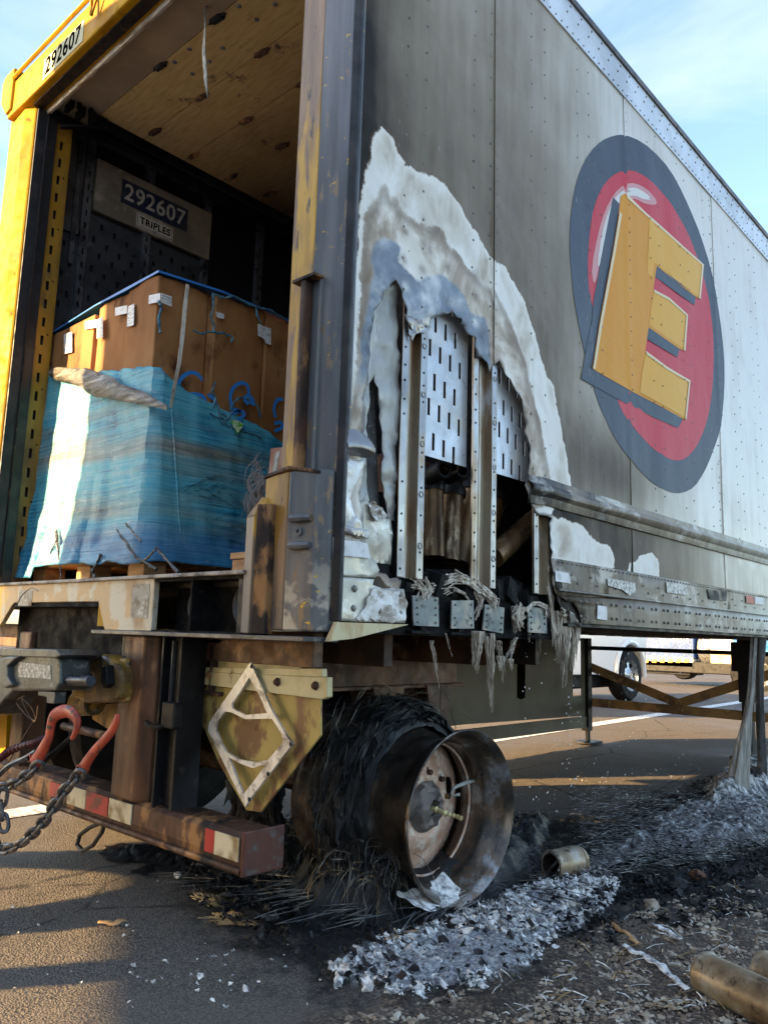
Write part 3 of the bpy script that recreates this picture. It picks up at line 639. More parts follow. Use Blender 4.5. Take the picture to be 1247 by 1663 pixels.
# rivets and seams run through the print
rv = MB()
for y in (1.48, 1.585, 1.87, 2.108, 2.208, 2.478, 2.578, 2.848, 2.955, 3.006):
    for z in np.arange(1.62, 3.3, .07 if y in (1.87, 3.006) else .105):
        if inpoly(np.array([[y, z]]), oval)[0]: rv.rivet((skin_x(y, z, 9, 9)+.0085, y, z), r=.0042, h=.003)
rv.build('rivets', 'rivet', EMB, kind='stuff')
# ================================================================== REAR FRAME
n = NT('burnt_yellow_post')
sx = n.t.nodes.new('ShaderNodeSeparateXYZ'); n.L(n.pos, sx.inputs[0]); zz_ = sx.outputs['Z']
blot = n.noise(4.5, 7, n.vec((2.5, 2.5, .45)), .62, .4)
yel = n.mix(n.mr(n.noise(7, 6, n.vec((2, 2, .35))), .42, .6), (.62, .34, .035), (.30, .155, .035))
bz = n.mr(zz_, .98, 1.22, 0, 1)
brn = n.ramp(n.noise(5, 6, n.vec((3, 3, .3)), .6), [(.3, (.15, .095, .06)), (.5, (.26, .155, .085)), (.68, (.42, .26, .13))])
f = n.m_('ADD', blot, n.m_('MULTIPLY', n.m_('SUBTRACT', bz, 1.0), .35))
f = n.m_('ADD', f, n.mr(zz_, 1.9, 2.9, 0, -.10))
c = n.mix(n.mr(f, .43, .50), brn, yel)
c = n.mix(n.mr(n.noise(16, 8, n.vec((2, 2, .5)), .65), .60, .66), c, (.06, .045, .04))
c = n.mix(n.mr(zz_, .93, 1.15, .75, 0), c, (.085, .075, .072))
n.set(col=c, rough=.42, spec=.4); n.bump(n.noise(30, 6, n.vec((1, 1, .4))), .25, .004); M['post_face'] = n.m
n = NT('blue_grey_post')
sx = n.t.nodes.new('ShaderNodeSeparateXYZ'); n.L(n.pos, sx.inputs[0]); zz_ = sx.outputs['Z']
c = n.ramp(n.noise(4, 6, n.vec((3, 3, .3)), .6), [(.3, (.055, .055, .06)), (.5, (.115, .12, .13)), (.7, (.18, .175, .17))])
c = n.mix(n.mr(n.noise(11, 8, n.vec((2.2, 2.2, .6)), .65), .58, .62), c, (.22, .15, .09))
lowm = n.m_('MULTIPLY', n.mr(zz_, 1.15, .95, 0, 1), n.mr(n.noise(13, 7), .48, .54))
c = n.mix(n.m_('MULTIPLY', lowm, .8), c, (.46, .42, .34))
c = n.mix(n.mr(n.noise(26, 5, n.vec((1, 1, 1.6), (0, 0, 4))), .67, .70), c, (.55, .34, .04))
n.set(col=c, rough=.42, metal=.25); n.bump(n.noise(25, 6, n.vec((1, 1, .4))), .2, .004); M['post_grey'] = n.m
def column(poly, z0, z1, name, mat, parent=TR, bevel=.003, **k):
    return MB().prism([(x, y, z0) for x, y in poly], (0, 0, z1-z0)).build(name, mat, parent, bevel=bevel, **k)
# right post (scorched): rusty yellow face, blue grey return, black edge trim
column([(-.205, .005), (-.102, .002), (-.102, .075), (-.205, .09)], 1.33, 3.70, 'rear_post_face', 'post_face')
column([(-.101, .002), (-.02, .012), (.010, .020), (.010, .07), (-.101, .072)], 1.33, 3.70, 'rear_post_return', 'post_grey')
column([(.011, .018), (.033, .026), (.033, .036), (.011, .062)], .93, 3.70, 'edge_trim', 'black_rubber', bevel=.002)
# vertical channel with a rod between two cap plates
MB().box((-.152, -.034, 1.905), (-.055, .004, 1.915)).build('channel_cap', 'rust', TR, bevel=.002)
MB().box((-.117, -.030, 1.34), (-.097, .003, 1.905)).build('hinge_rod', 'rust', TR, bevel=.004)
MB().box((-.150, -.006, 1.34), (-.140, .004, 1.905)).build('channel_lip', 'post_face', TR, bevel=.002)
MB().box((-.068, -.004, 1.34), (-.058, .012, 1.905)).build('channel_lip', 'post_grey', TR, bevel=.002)
# boxed foot of the post
m = MB(); m.prism([(-.223, -.035, .90), (-.115, -.04, .90), (-.105, .06, .90), (-.223, .06, .90)], (0, 0, .44)); o = m.build('post_foot', 'post_face', TR, bevel=.006)
m = MB(); m.prism([(-.113, -.041, .90), (-.028, -.018, .90), (.006, .012, .90), (.006, .06, .90), (-.104, .06, .90)], (0, 0, .44)); o = m.build('post_foot', 'post_grey', TR, bevel=.006, label='blue grey side of the post foot')
m = MB()
for z in (1.205, 1.13): m.tube([(-.098, -.040, z), (-.07, -.043, z-.002), (-.035, -.026, z)], [.011, .013, .010], 8)
m.build('foot_slots', 'post_grey', TR, smooth=True, kind='stuff')
m = MB(); m.lathe([(0, .012), (.004, .012), (.004, .006), (-.004, .005)], (-.072, -.034, 1.168), (.2, -1, 0), 14); m.build('foot_boss', 'post_grey', TR)
MB().prism([(-.228, -.040, 1.330), (-.115, -.046, 1.345), (-.018, -.022, 1.326), (-.02, .02, 1.325), (-.228, .02, 1.328)], (0, 0, .010)).build('foot_cap', 'rust', TR, bevel=.002)
# guard wedge on the inner side of the foot
MB().prism([(-.275, -.055, .89), (-.215, -.075, .89), (-.195, -.03, .89), (-.275, -.01, .89)], (0, 0, .33)).build('guard_plate', 'post_face', TR, bevel=.004)
m = MB(); m.add([(-.275, -.055, 1.22), (-.215, -.075, 1.22), (-.195, -.03, 1.22), (-.275, -.01, 1.22), (-.222, -.045, 1.275), (-.205, -.028, 1.275)], [(0, 1, 4), (1, 2, 5, 4), (2, 3, 5), (3, 0, 4, 5)])
m.build('guard_tip', 'post_face', TR)
m = MB(); m.prism([(-.205, -.075, .89), (-.165, -.06, .89), (-.165, -.03, .89), (-.205, -.03, .89)], (0, 0, .36)); m.build('guard_rib', 'rust', TR, bevel=.003)
MB().box((-1.085, -.075, .874), (.012, .05, .887)).build('sill_flange', 'ring', TR, bevel=.002)
# left post: bright yellow, with black jamb and slotted yellow rail
column([(-2.50, -.02), (-2.30, -.03), (-2.235, .0), (-2.235, .05), (-2.50, .05)], .90, 3.50, 'rear_post', 'yellow', bevel=.008)
column([(-2.234, .004), (-2.222, .004), (-2.218, .055), (-2.218, .105), (-2.25, .105)], 1.06, 3.46, 'door_seal', 'black_rubber', bevel=.004)
column([(-2.216, .050), (-2.208, .053), (-2.208, .058), (-2.216, .06)], 1.06, 3.46, 'seal_edge', 'rust_dark', bevel=0)
H_ = []; z = 1.12
while z < 3.40: H_.append(rect(.135, .150, z, z+.048)); z += .095
sheet_x('slotted_rail', rect(.108, .185, 1.06, 3.45), -2.24, 'yellow_dark', TR, holes=H_, step=0, amp=0, smooth=False, thick=.004)
MB().box((-2.31, .186, 1.06), (-2.24, .192, 3.45)).box((-2.31, .108, 1.06), (-2.30, .186, 3.45)).build('slotted_rail_return', 'yellow_dark', TR)
sheet_x('rail_backing', rect(.11, .184, 1.06, 3.45), -2.262, 'black_rubber', TR, step=0, amp=0, smooth=False)
rv = MB()
for z in np.arange(1.2, 3.4, .28): rv.rivet((-2.240, .168, z), r=.005)
rv.build('rivets', 'steel_dark', TR, kind='stuff')
# header with its number
m = MB(); m.prism([(-2.47, -.055, 3.475), (-2.47, -.055, 3.66), (-2.47, -.02, 3.715), (-2.47, .06, 3.72), (-2.47, .06, 3.475)], (2.46, 0, 0)); m.build('header', 'yellow', TR, bevel=.01)
m = MB(); m.prism([(-2.535, -.07, 3.58), (-2.46, -.07, 3.49), (-2.40, -.07, 3.50), (-2.40, -.07, 3.735), (-2.50, -.07, 3.735), (-2.54, -.07, 3.70)], (0, .13, 0)); m.build('header_corner', 'yellow', TR, bevel=.012)
MB().prism([(-2.41, -.075, 3.675), (-2.41, -.06, 3.665), (-2.41, -.03, 3.735), (-2.41, -.045, 3.74)], (2.42, 0, 0)).build('header_lip', 'yellow', TR, bevel=.004)
MB().box((-2.235, -.02, 3.466), (-.205, .03, 3.476)).build('header_underside', 'rust_dark', TR)
# small marker lamp bracket on the header
m = MB(); m.bar((-1.56, -.08, 3.66), (-1.54, -.08, 3.54), .012, .012).bar((-1.54, -.08, 3.54), (-1.47, -.08, 3.66), .008, .010); m.build('lamp_bracket', 'yellow', TR)
n = NT('number_white'); n.set(col=(.42, .42, .30), rough=.8, spec=.1); M['num_white'] = n.m
n = NT('number_grey'); n.set(col=n.mix(n.mr(n.noise(30, 5), .5, .7), (.50, .50, .47), (.3, .3, .28)), rough=.4); M['num_grey'] = n.m
n = NT('number_black'); n.set(col=(.004, .004, .005), rough=1.0, spec=0.0); M['num_black'] = n.m
n = NT('plate_navy'); n.set(col=n.mix(n.mr(n.noise(20, 5), .45, .7), (.012, .022, .06), (.03, .04, .06)), rough=.4); M['num_navy'] = n.m
def text(s_, size, loc, right, up, mat, parent, name, ext_=.0008, bold=.0, w=None):
    cu = bpy.data.curves.new(name, 'FONT'); cu.body = s_; cu.size = size; cu.extrude = ext_; cu.offset = bold; cu.align_x = 'CENTER'; cu.align_y = 'CENTER'; cu.space_character = 1.08
    to = bpy.data.objects.new(name, cu); COL.objects.link(to)
    bpy.context.view_layer.update()
    me = bpy.data.meshes.new_from_object(to.evaluated_get(bpy.context.evaluated_depsgraph_get())); bpy.data.objects.remove(to)
    r_ = Vector(right).normalized(); u_ = Vector(up).normalized(); n_ = r_.cross(u_)
    off = OFF[parent.name] if parent else Vector()
    sxx = 1.0
    if w:
        xs_ = [v.co.x for v in me.vertices]; sxx = w/(max(xs_)-min(xs_))
    for v in me.vertices: c = v.co.copy(); v.co = Vector(loc) + r_*c.x*sxx + u_*c.y + n_*c.z - off
    me.materials.clear(); me.materials.append(M[mat]); me.name = name
    o = bpy.data.objects.new(name, me); COL.objects.link(o); o.parent = parent; OFF[o.name] = off; return o
def hdr(u, v): return at(u, v, 1, -.0555)
a_, b_ = hdr(72, 122), hdr(136, 40); zc = (a_.z+b_.z)/2
MB().box((a_.x-.01, -.0575, zc-.058), (b_.x+.01, -.0555, zc+.055)).build('number_plate', 'num_white', TR)
text('292607', .125, ((a_.x+b_.x)/2, -.0585, zc-.002), (1, 0, 0), (0, 0, 1), 'num_black', TR, 'number', bold=.0015, w=(b_.x-a_.x)*.92)
# ---- sill with step opening and lamp recesses
n = NT('sill_paint')
c = n.mix(n.mr(n.noise(7, 7, n.vec((1.2, 1, .7)), .6, .5), .49, .53), (.46, .31, .15), (.50, .47, .38))
c = n.mix(n.mr(n.noise(5, 6, n.vec((1, 1, .5), (5, 0, 0))), .55, .66), c, (.26, .16, .07))
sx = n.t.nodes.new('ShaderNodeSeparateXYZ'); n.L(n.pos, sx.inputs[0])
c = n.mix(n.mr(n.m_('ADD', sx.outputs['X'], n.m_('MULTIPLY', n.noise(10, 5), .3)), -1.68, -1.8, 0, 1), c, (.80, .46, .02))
c = n.mix(n.mr(n.noise(40, 7, None, .7), .62, .68), c, (.08, .06, .05))
n.set(col=c, rough=.5); n.bump(n.noise(40, 6), .25, .004); M['sill'] = n.m
def sill_sheet(poly, y, name, mat, th=.02):
    return MB().prism([(x, y, z) for x, z in poly], (0, th, 0)).build(name, mat, TR, bevel=.003)
sill_sheet([(-2.5, .89), (-1.90, .89), (-1.80, .975), (-1.78, .985), (-1.09, .985), (-1.04, .90), (-1.03, .886), (-.735, .888), (-.735, 1.062), (-2.5, 1.062)], -.055, 'sill_plate', 'sill')
MB().box((-2.24, -.07, 1.056), (-.26, .06, 1.068)).build('sill_top', grime('ashy_sill_edge', (.40, .36, .30), (.12, .10, .08), (.5, .5, .5), s2=10, s3=40, rough=.6, bump=.5), TR, bevel=.003)
m = MB(); m.box((-1.09, -.052, .900), (-1.035, .01, .99)); m.build('step_side', 'yellow', TR)
MB().box((-1.82, -.05, .968), (-1.07, .02, .984)).box((-1.9, .02, .78), (-1.03, .035, 1.05)).build('step_well', 'char', TR)  # black back plate puts the deep notch's shade into the colour
for x0, x1 in ((-.735, -.530), (-.520, -.275)):
    MB().box((x0, .035, .89), (x1, .045, 1.05)).build('lamp_recess_back', 'char', TR)
    MB().box((x0, -.055, 1.045), (x1, .045, 1.056)).box((x0, -.055, .887), (x1, .045, .893)).box((x1, -.055, .888), (x1+.008, .045, 1.055)).build('lamp_recess', 'char', TR)
    m = MB(); c_ = ((x0+x1)/2+.045, .034, .972)
    m.lathe([(0, .062), (.016, .062), (.018, .056), (.010, .048), (.002, .048)], c_, (0, -1, 0), 28)
    m.build('lamp_ring', 'ring', TR, smooth=True)
MB().box((-.30, -.05, .888), (-.27, .045, 1.056)).build('lamp_recess_side', 'steel_dark', TR)
# pasted data sheets on the sill
for u0, u1, v0, v1 in ((30, 54, 958, 984), (212, 244, 948, 1003)):
    a_, b_ = at(u0, v1, 1, -.056), at(u1, v0, 1, -.056); MB().box((a_.x, -.0565, a_.z), (b_.x, -.0552, b_.z)).build('data_label', grime('scorched_sheet', (.36, .34, .30), (.20, .15, .1), (.55, .54, .5), s2=18, s3=60, rough=.6, bump=.1), TR)
# ---- overhead door, its hinges, bolts
n = NT('varnished_plywood')
gr = n.noise(6, 6, n.vec((1.5, 9, 1)), .6)
c = n.ramp(gr, [(.3, (.46, .31, .11)), (.5, (.58, .42, .17)), (.7, (.66, .50, .24))])
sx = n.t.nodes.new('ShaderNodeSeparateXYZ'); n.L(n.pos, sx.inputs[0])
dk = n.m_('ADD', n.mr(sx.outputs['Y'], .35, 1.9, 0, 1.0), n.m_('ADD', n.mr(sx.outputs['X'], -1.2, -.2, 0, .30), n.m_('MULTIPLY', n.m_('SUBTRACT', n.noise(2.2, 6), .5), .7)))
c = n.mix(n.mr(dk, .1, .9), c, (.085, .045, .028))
c = n.mix(n.mr(n.noise(5, 8, None, .7), .60, .68), c, (.05, .035, .03))
n.set(col=c, rough=.55); n.bump(gr, .1, .003); M['ply'] = n.m
n = NT('grey_door_section'); c = n.mix(n.mr(n.noise(3, 6), .4, .6), (.38, .30, .19), (.28, .21, .14)); n.set(col=c, rough=.6); n.bump(n.noise(90, 4), .1, .003); M['door_grey'] = n.m
DOOR = bpy.data.objects.new('overhead_door', None); COL.objects.link(DOOR); DOOR.parent = TR; OFF['overhead_door'] = OFF['burned_trailer']
ye = [.066, .262, .515, .77, 1.03, 1.29, 1.55, 1.81, 2.07, 2.33, 2.6, 2.87]
for i in range(len(ye)-1):
    x0 = -2.235 if i == 0 else -2.10
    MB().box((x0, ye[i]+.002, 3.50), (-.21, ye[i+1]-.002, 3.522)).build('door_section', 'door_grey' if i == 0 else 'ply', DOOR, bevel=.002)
M['weather'] = grime('dirty_weather_strip', (.62, .58, .50), (.28, .22, .16), (.46, .30, .14), s2=6, s3=4, rough=.5, bump=.15, stretch=(1.4, 5, 5))
MB().box((-2.235, .046, 3.448), (-.21, .054, 3.50)).build('weather_strip', 'weather', DOOR, bevel=.002)
MB().box((-2.235, .055, 3.456), (-.21, .066, 3.522)).build('weather_strip', 'weather', DOOR, bevel=.002)
MB().box((-2.235, .0, 3.505), (-.21, .05, 3.52)).build('door_gap', 'rust_dark', DOOR)
M['ply_rust'] = M['rust']
def hinge(x, y, burned):
    m = MB(); ky = random.uniform(.6, 1); w_ = .075
    m.add([(x-.030, y-.030*ky, 3.498), (x+.022, y-.026*ky, 3.498), (x+.058, y+.003, 3.498), (x+.018, y+.028*ky, 3.498), (x-.026, y+.022*ky, 3.498), (x-.062, y-.004, 3.498), (x-.02, y-.01, 3.488), (x+.02, y+.008, 3.488)], [(0, 1, 6), (1, 2, 7, 6), (2, 3, 7), (3, 4, 7), (4, 5, 6, 7), (5, 0, 6)])
    m.tube([(x-.03, y+.002, 3.49), (x+.03, y+.002, 3.49)], .006, 6)
    m.build('hinge', 'rust' if burned else 'steel_dark', DOOR)
for k, x in enumerate((-2.0, -1.55, -1.10, -.62, -.3)):
    for j in range(1, 7):
        if j == 1 and k in (0,): continue
        hinge(x+(.02*random.uniform(-1, 1)), ye[j]+.004, not (j == 1 and k < 3))
bl = MB()
for u, v in ((308,80),(362,78),(284,101),(313,120),(388,10),(447,7),(417,32),(340,100)):
    p = at(u, v, 2, 3.4995)
    bl.rivet(p, (0, 0, -1), r=.013, h=.004)
bl.build('door_bolts', grime('zinc_bolt', (.25, .28, .31), (.1, .11, .12), s2=60, rough=.4, metal=.5, bump=0), DOOR, kind='stuff')
# door track and seal along the left
MB().box((-2.235, .07, 3.44), (-2.215, 3, 3.49)).box((-2.215, .07, 3.44), (-2.20, 3, 3.45)).build('door_track', 'wall_dark', DOOR)
MB().bar((-2.20, .11, 3.40), (-2.10, .30, 3.455), .03, .008).build('track_bracket', 'wall_dark', DOOR)
m = MB()
for k in range(7): m.box((-2.16+random.uniform(0,.1), .10+k*.03, 3.44+random.uniform(0,.03)), (-2.08, .12+k*.03, 3.49))
m.build('track_roller', 'char', DOOR)
# ---- left interior wall
WX = -2.42
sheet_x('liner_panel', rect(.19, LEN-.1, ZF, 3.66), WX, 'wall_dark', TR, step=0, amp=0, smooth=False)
M['wall_post'] = grime('dark_bright_post', (.14, .155, .18), (.05, .055, .07), (.008, .008, .009), s2=4, s3=30, t3=(.64, .7), rough=.35, metal=.5, bump=.05)
for y in (.375, .745, 1.145, 1.56, 1.98, 2.5, 3.1, 3.8, 4.6, 5.5):
    H_ = []; z = 1.15
    while z < 3.35: H_.append(rect(y-.006, y+.004, z, z+.035)); z += .075
    sheet_x('logistic_post', rect(y-.022, y+.022, ZF, 3.60), WX+.03, 'wall_post', TR, holes=H_ if y < 1.6 else (), step=0, amp=0, smooth=False)
    MB().box((WX, y-.024, ZF), (WX+.028, y-.019, 3.6)).box((WX, y+.019, ZF), (WX+.028, y+.024, 3.6)).build('post_web', 'wall_post', TR)
MB().box((WX+.002, .195, 2.98), (WX+.02, .345, 3.56)).build('galvanised_sheet', grime('dull_zinc', (.10, .105, .11), (.05, .05, .055), s2=3, rough=.4, metal=.4, bump=.1), TR)
MB().box((WX+.02, .300, 2.80), (WX+.034, .325, 3.58)).build('zinc_edge', 'wall_post', TR)
M['scuff'] = grime('dark_perforated_sheet', (.05, .058, .07), (.03, .034, .042), (.13, .14, .15), s2=4, s3=14, t3=(.62, .72), rough=.45, metal=.3, bump=.1)
yp = [.20, .353, .723, 1.123, 1.54, 1.96]
for i in range(5):
    perforated('scuff_panel', yp[i]+.0 if i == 0 else yp[i]+.046, yp[i+1], 1.07, 2.97 if i == 0 else 3.13 if i < 3 else 3.0, WX+.014, 'scuff', sh=.035, sw=.016, dy=.078, dz=.085, skew=-.02, y_off=.03)
MB().box((WX+.0145, .41, 3.15), (WX+.035, 1.165, 3.455)).build('number_board', grime('tan_board', (.26, .23, .185), (.15, .135, .11), (.31, .27, .21), s2=3, s3=8, rough=.5, bump=.1), TR)
IB = WX+.0352
MB().box((IB, .56, 3.262), (IB+.002, .995, 3.405)).build('number_plate', 'num_navy', TR)
text('292607', .135, (IB+.003, .778, 3.333), (0, 1, 0), (0, 0, 1), 'num_grey', TR, 'number', bold=.002, w=.40)
MB().box((IB, .665, 3.163), (IB+.002, .905, 3.247)).build('word_plate', 'num_grey', TR)
MB().box((IB+.002, .671, 3.169), (IB+.003, .899, 3.241)).build('word_border', 'num_black', TR)
MB().box((IB+.003, .674, 3.172), (IB+.0035, .896, 3.238)).build('word_field', 'num_grey', TR)
text('TRIPLES', .058, (IB+.0042, .785, 3.205), (0, 1, 0), (0, 0, 1), 'num_black', TR, 'word', bold=.0012, w=.20)
MB().box((-2.475, .052, .97), (-2.462, LEN, 3.668)).build('left_side_wall', 'rail', TR)
# loose strap hanging from the door
p = [at(335, -6, 1, .2), at(334, 40, 1, .19), at(333, 85, 1, .2), at(336, 130, 1, .195), at(339, 160, 1, .2)]
wv = [.012, .012, .014, .014, .006]; m = MB()
for i, q in enumerate(p): m.v += [tuple(q+Vector((-wv[i], .004*math.sin(i*2), 0))), tuple(q+Vector((wv[i]*.7, -.004, -.01*(i == 4))))]
m.f = [(2*i, 2*i+1, 2*i+3, 2*i+2) for i in range(4)]
n = NT('webbing'); n.set(col=n.mix(n.mr(n.noise(40, 4), .4, .6), (.42, .41, .38), (.20, .21, .19)), rough=.7); M['webbing'] = n.m
o = m.build('pull_strap', 'webbing', TR, smooth=True); o.modifiers.new('s', 'SOLIDIFY').thickness = .002
p = at(335, 10, 1, .2); MB().box((p.x-.015, .185, p.z-.01), (p.x+.018, .205, p.z+.025)).build('strap_clip', 'steel_dark', TR, bevel=.004)
# ================================================================== CARGO
n = NT('brown_cardboard')
v_ = n.noise(3.5, 6, n.vec((1, 1, .5))); c = n.ramp(v_, [(.3, (.19, .075, .022)), (.5, (.29, .13, .045)), (.7, (.41, .21, .085))])
c = n.mix(n.mr(n.noise(7, 7, n.vec((1, 1, .6), (3, 3, 3)), .6), .54, .68), c, (.075, .03, .014))
n.set(col=c, rough=.75, spec=.2); n.bump(n.noise(25, 6, n.vec((1, 1, .3))), .18, .006); M['card'] = n.m
n = NT('pallet_wood'); gr = n.noise(14, 6, n.vec((.4, 1, 3))); n.set(col=n.ramp(gr, [(.3, (.30, .15, .06)), (.6, (.52, .30, .13)), (.8, (.62, .42, .22))]), rough=.75); n.bump(gr, .3, .004); M['wood'] = n.m
PX0, PX1, PY0, PY1 = -2.245, -1.262, .215, 1.38
# pallet
PAL = thing('pallet', ((PX0+PX1)/2, .8, ZF+.005), 'wooden pallet under the blue wrapped load on the trailer floor', 'pallet', 'wooden pallets')
for x in (PX0+.06, (PX0+PX1)/2, PX1-.06):
    for y in (PY0+.05, (PY0+PY1)/2, PY1-.06): MB().box((x-.06, y-.05, ZF+.022), (x+.06, y+.05, ZF+.10)).build('block', 'wood', PAL, bevel=.003)
for y in (PY0+.05, (PY0+PY1)/2, PY1-.06): MB().box((PX0+.02, y-.05, ZF+.002), (PX1+.0, y+.05, ZF+.021)).build('bottom_board', 'wood', PAL, bevel=.002)
for k in range(7): MB().box((PX0+.01, PY0+.0+k*.17, ZF+.101), (PX1, PY0+.12+k*.17, ZF+.12)).build('deck_board', 'wood', PAL, bevel=.002)
p = at(398, 915, 1, .10)
PB = thing('pallet_offcut', (p.x, .10, ZF+.01), 'orange wooden pallet corner on the sill beside the right rear post', 'pallet corner')
a_, b_ = at(376, 932, 1, .09), at(416, 897, 1, .09)
MB().box((a_.x, .09, ZF+.012), (b_.x+.12, .40, b_.z-.018)).build('block', 'wood', PB, bevel=.003)
MB().box((a_.x-.005, .085, b_.z-.017), (b_.x+.14, .40, b_.z+.004)).build('deck_board', 'wood', PB, bevel=.002)
# cartons
ZT0 = ZF+.122
def crumpled_box(x0, x1, y0, y1, z0, z1, name, label, seed, extra=None, amp=.010):
    bm = bmesh.new(); bmesh.ops.create_cube(bm, size=1)
    bmesh.ops.subdivide_edges(bm, edges=bm.edges, cuts=13, use_grid_fill=True)
    for v in bm.verts:
        q = v.co + Vector((.5, .5, .5)); px_, py_, pz_ = x0+(x1-x0)*q.x, y0+(y1-y0)*q.y, z0+(z1-z0)*q.z
        a = min(1, 4*q.x*(1-q.x)*1.5 if abs(v.co.y) > .49 else 4*q.y*(1-q.y)*1.5)
        d = amp*(.3+a)*noise.noise(Vector((px_*7, py_*7, pz_*3.5+seed)))+amp*.35*noise.noise(Vector((px_*22, py_*22, pz_*14+seed)))
        if abs(v.co.y) > .499: py_ -= math.copysign(d, -v.co.y)
        if abs(v.co.x) > .499: px_ += math.copysign(d, v.co.x)
        if abs(v.co.z) > .499: pz_ += d
        if extra: px_, py_, pz_ = extra(px_, py_, pz_)
        v.co = (px_, py_, pz_)
    me = bpy.data.meshes.new(name); bm.to_mesh(me); bm.free(); me.materials.append(M['card'])
    o = bpy.data.objects.new(name, me); COL.objects.link(o); OFF[o.name] = Vector(); me.polygons.foreach_set('use_smooth', [True]*len(me.polygons)); me.set_sharp_from_angle(angle=R(40))
    md = o.modifiers.new('b', 'BEVEL'); md.width = .006; md.segments = 2; md.limit_method = 'ANGLE'
    cx = Vector(((x0+x1)/2, (y0+y1)/2, z0)); 
    for v in me.vertices: v.co -= cx
    o.location = cx; OFF[o.name] = cx
    return tag(o, label, 'carton', 'tall cartons of the wrapped load')
top = 2.375
lean = lambda px_, py_, pz_: (px_+.02*(1-(pz_-ZT0)/1.2)**2*0, py_, pz_)
edx = [at(83, 540, 1, PY0).x, at(156, 520, 1, PY0).x, at(207, 500, 1, PY0).x, at(257, 480, 1, PY0).x]
C1 = crumpled_box(edx[0], edx[1]-.008, PY0, PY0+.38, ZT0, 2.345, 'carton', 'leftmost tall carton of the load, sunlit orange with a white label', 1)
C2 = crumpled_box(edx[1]+.008, edx[2]-.004, PY0+.012, PY0+.38, ZT0, 2.372, 'carton', 'second tall carton from the left in the rear row, dented brown', 2)
C3 = crumpled_box(edx[2]+.006, edx[3], PY0, PY0+.25, ZT0, 2.375, 'carton', 'corner carton of the wrapped load with a taped white label on its upper edge', 3)
C4 = crumpled_box(PX1-.35, PX1-.004, PY0+.256, PY0+.53, ZT0, 2.37, 'carton', 'carton right of the load corner behind the white strap', 4)
C5 = crumpled_box(PX1-.35, PX1+.006, PY0+.536, PY0+.82, ZT0, 2.355, 'carton', 'scorched carton with curly blue lettering and a white label, near the right post', 5, amp=.015)
C6 = crumpled_box(PX1-.35, PX1+.0, PY0+.826, PY1, ZT0, 2.345, 'carton', 'rearmost dark carton of the side row, half hidden by the right post', 6)
C7 = crumpled_box(PX0+.02, PX1-.36, PY0+.39, PY1, ZT0, 2.33, 'carton', 'inner carton standing behind the front row, only its top edge showing', 7)
def stick(px, y=None, x=None, mat='label', name='label', par=None, t=.002):
    pts = [at(u, v, 1, y) if y is not None else at(u, v, 0, x) for u, v in px]
    return MB().prism(pts, (0, -t, 0) if y is not None else (t, 0, 0)).build(name, mat, par)
n = NT('printed_label'); li = n.m_('MULTIPLY', n.mr(n.noise(120, 2, n.vec((.25, .25, 1.6))), .52, .56), .55); n.set(col=n.mix(li, (.72, .72, .70), (.12, .12, .12)), rough=.5); M['plabel'] = n.m
YF = PY0-.011
stick(((105,543),(118,539),(118,572),(105,575)), y=YF, par=C1, mat='plabel')
stick(((139,522),(158,519),(158,532),(139,535)), y=YF, par=C1)
stick(((159,519),(168,515),(168,548),(158,550)), y=YF, par=C2, mat='plabel')
stick(((188,500),(207,496),(207,509),(188,513)), y=YF-.001, par=C2)
stick(((209,498),(219,493),(218,528),(207,531)), y=YF, par=C3, mat='plabel')
stick(((243,480),(261,476),(261,490),(242,494)), y=YF, par=C3)
XF = PX1+.012
stick(((262,476),(279,482),(279,498),(262,491)), x=XF, par=C3, mat='plabel')
stick(((350,506),(364,510),(364,518),(353,516)), x=XF+.004, par=C4)
stick(((419,526),(440,534),(440,560),(432,558),(427,549),(419,545)), x=XF+.014, par=C5, mat='plabel')
n = NT('carton_blue_print'); n.set(col=n.mix(n.mr(n.noise(30, 5), .58, .7), (.02, .22, .62), (.16, .13, .12)), rough=.6); M['cblue'] = n.m
def script(pts, par, x=None, y=None, w=.017):
    q = [at(u, v, 0, x) if x is not None else at(u, v, 1, y) for u, v in pts]; m = MB(); L = len(q); nn = Vector((1, 0, 0)) if x is not None else Vector((0, -1, 0))
    # smooth the stroke, then lay a flat ribbon on the carton
    s_ = []
    for i in range(L-1):
        p0, p1, p2, p3 = q[max(i-1, 0)], q[i], q[i+1], q[min(i+2, L-1)]
        for t in np.linspace(0, 1, 6, endpoint=False):
            s_.append(.5*((2*p1)+(p2-p0)*t+(2*p0-5*p1+4*p2-p3)*t*t+(3*p1-p0-3*p2+p3)*t**3))
    s_.append(q[-1])
    for i, c_ in enumerate(s_):
        d = (s_[min(i+1, len(s_)-1)]-s_[max(i-1, 0)]).normalized(); a = d.cross(nn).normalized()*w/2; m.v += [tuple(c_-a), tuple(c_+a)]
        if i: m.f.append((2*i-2, 2*i-1, 2*i+1, 2*i))
    return m.build('printed_script', 'cblue', par)
XS = PX1+.019
C_ = lambda du, dv, k=1: [(u*k+du, v*k+dv) for u, v in ((345,628),(338,615),(325,606),(307,610),(293,622),(288,640),(293,655),(310,655),(330,645),(340,640))]
script([(329,618),(320,607),(306,606),(293,617),(290,636),(297,654),(312,662),(330,658),(331,645),(315,640),(300,645)], C4, x=XS)
script([(290,664),(300,659),(318,660),(330,672),(322,680),(300,680)], C4, x=XS)
script([(338,640),(350,652),(341,664),(328,660)], C4, x=XS)
script([(404,640),(402,626),(390,622),(378,632),(374,650),(380,664),(392,668)], C5, x=XS+.009)
script([(376,672),(388,668),(397,672),(386,684),(378,690),(398,694)], C5, x=XS+.009)
script([(404,650),(412,656),(410,648),(402,642),(398,650),(404,656)], C5, x=XS+.009)
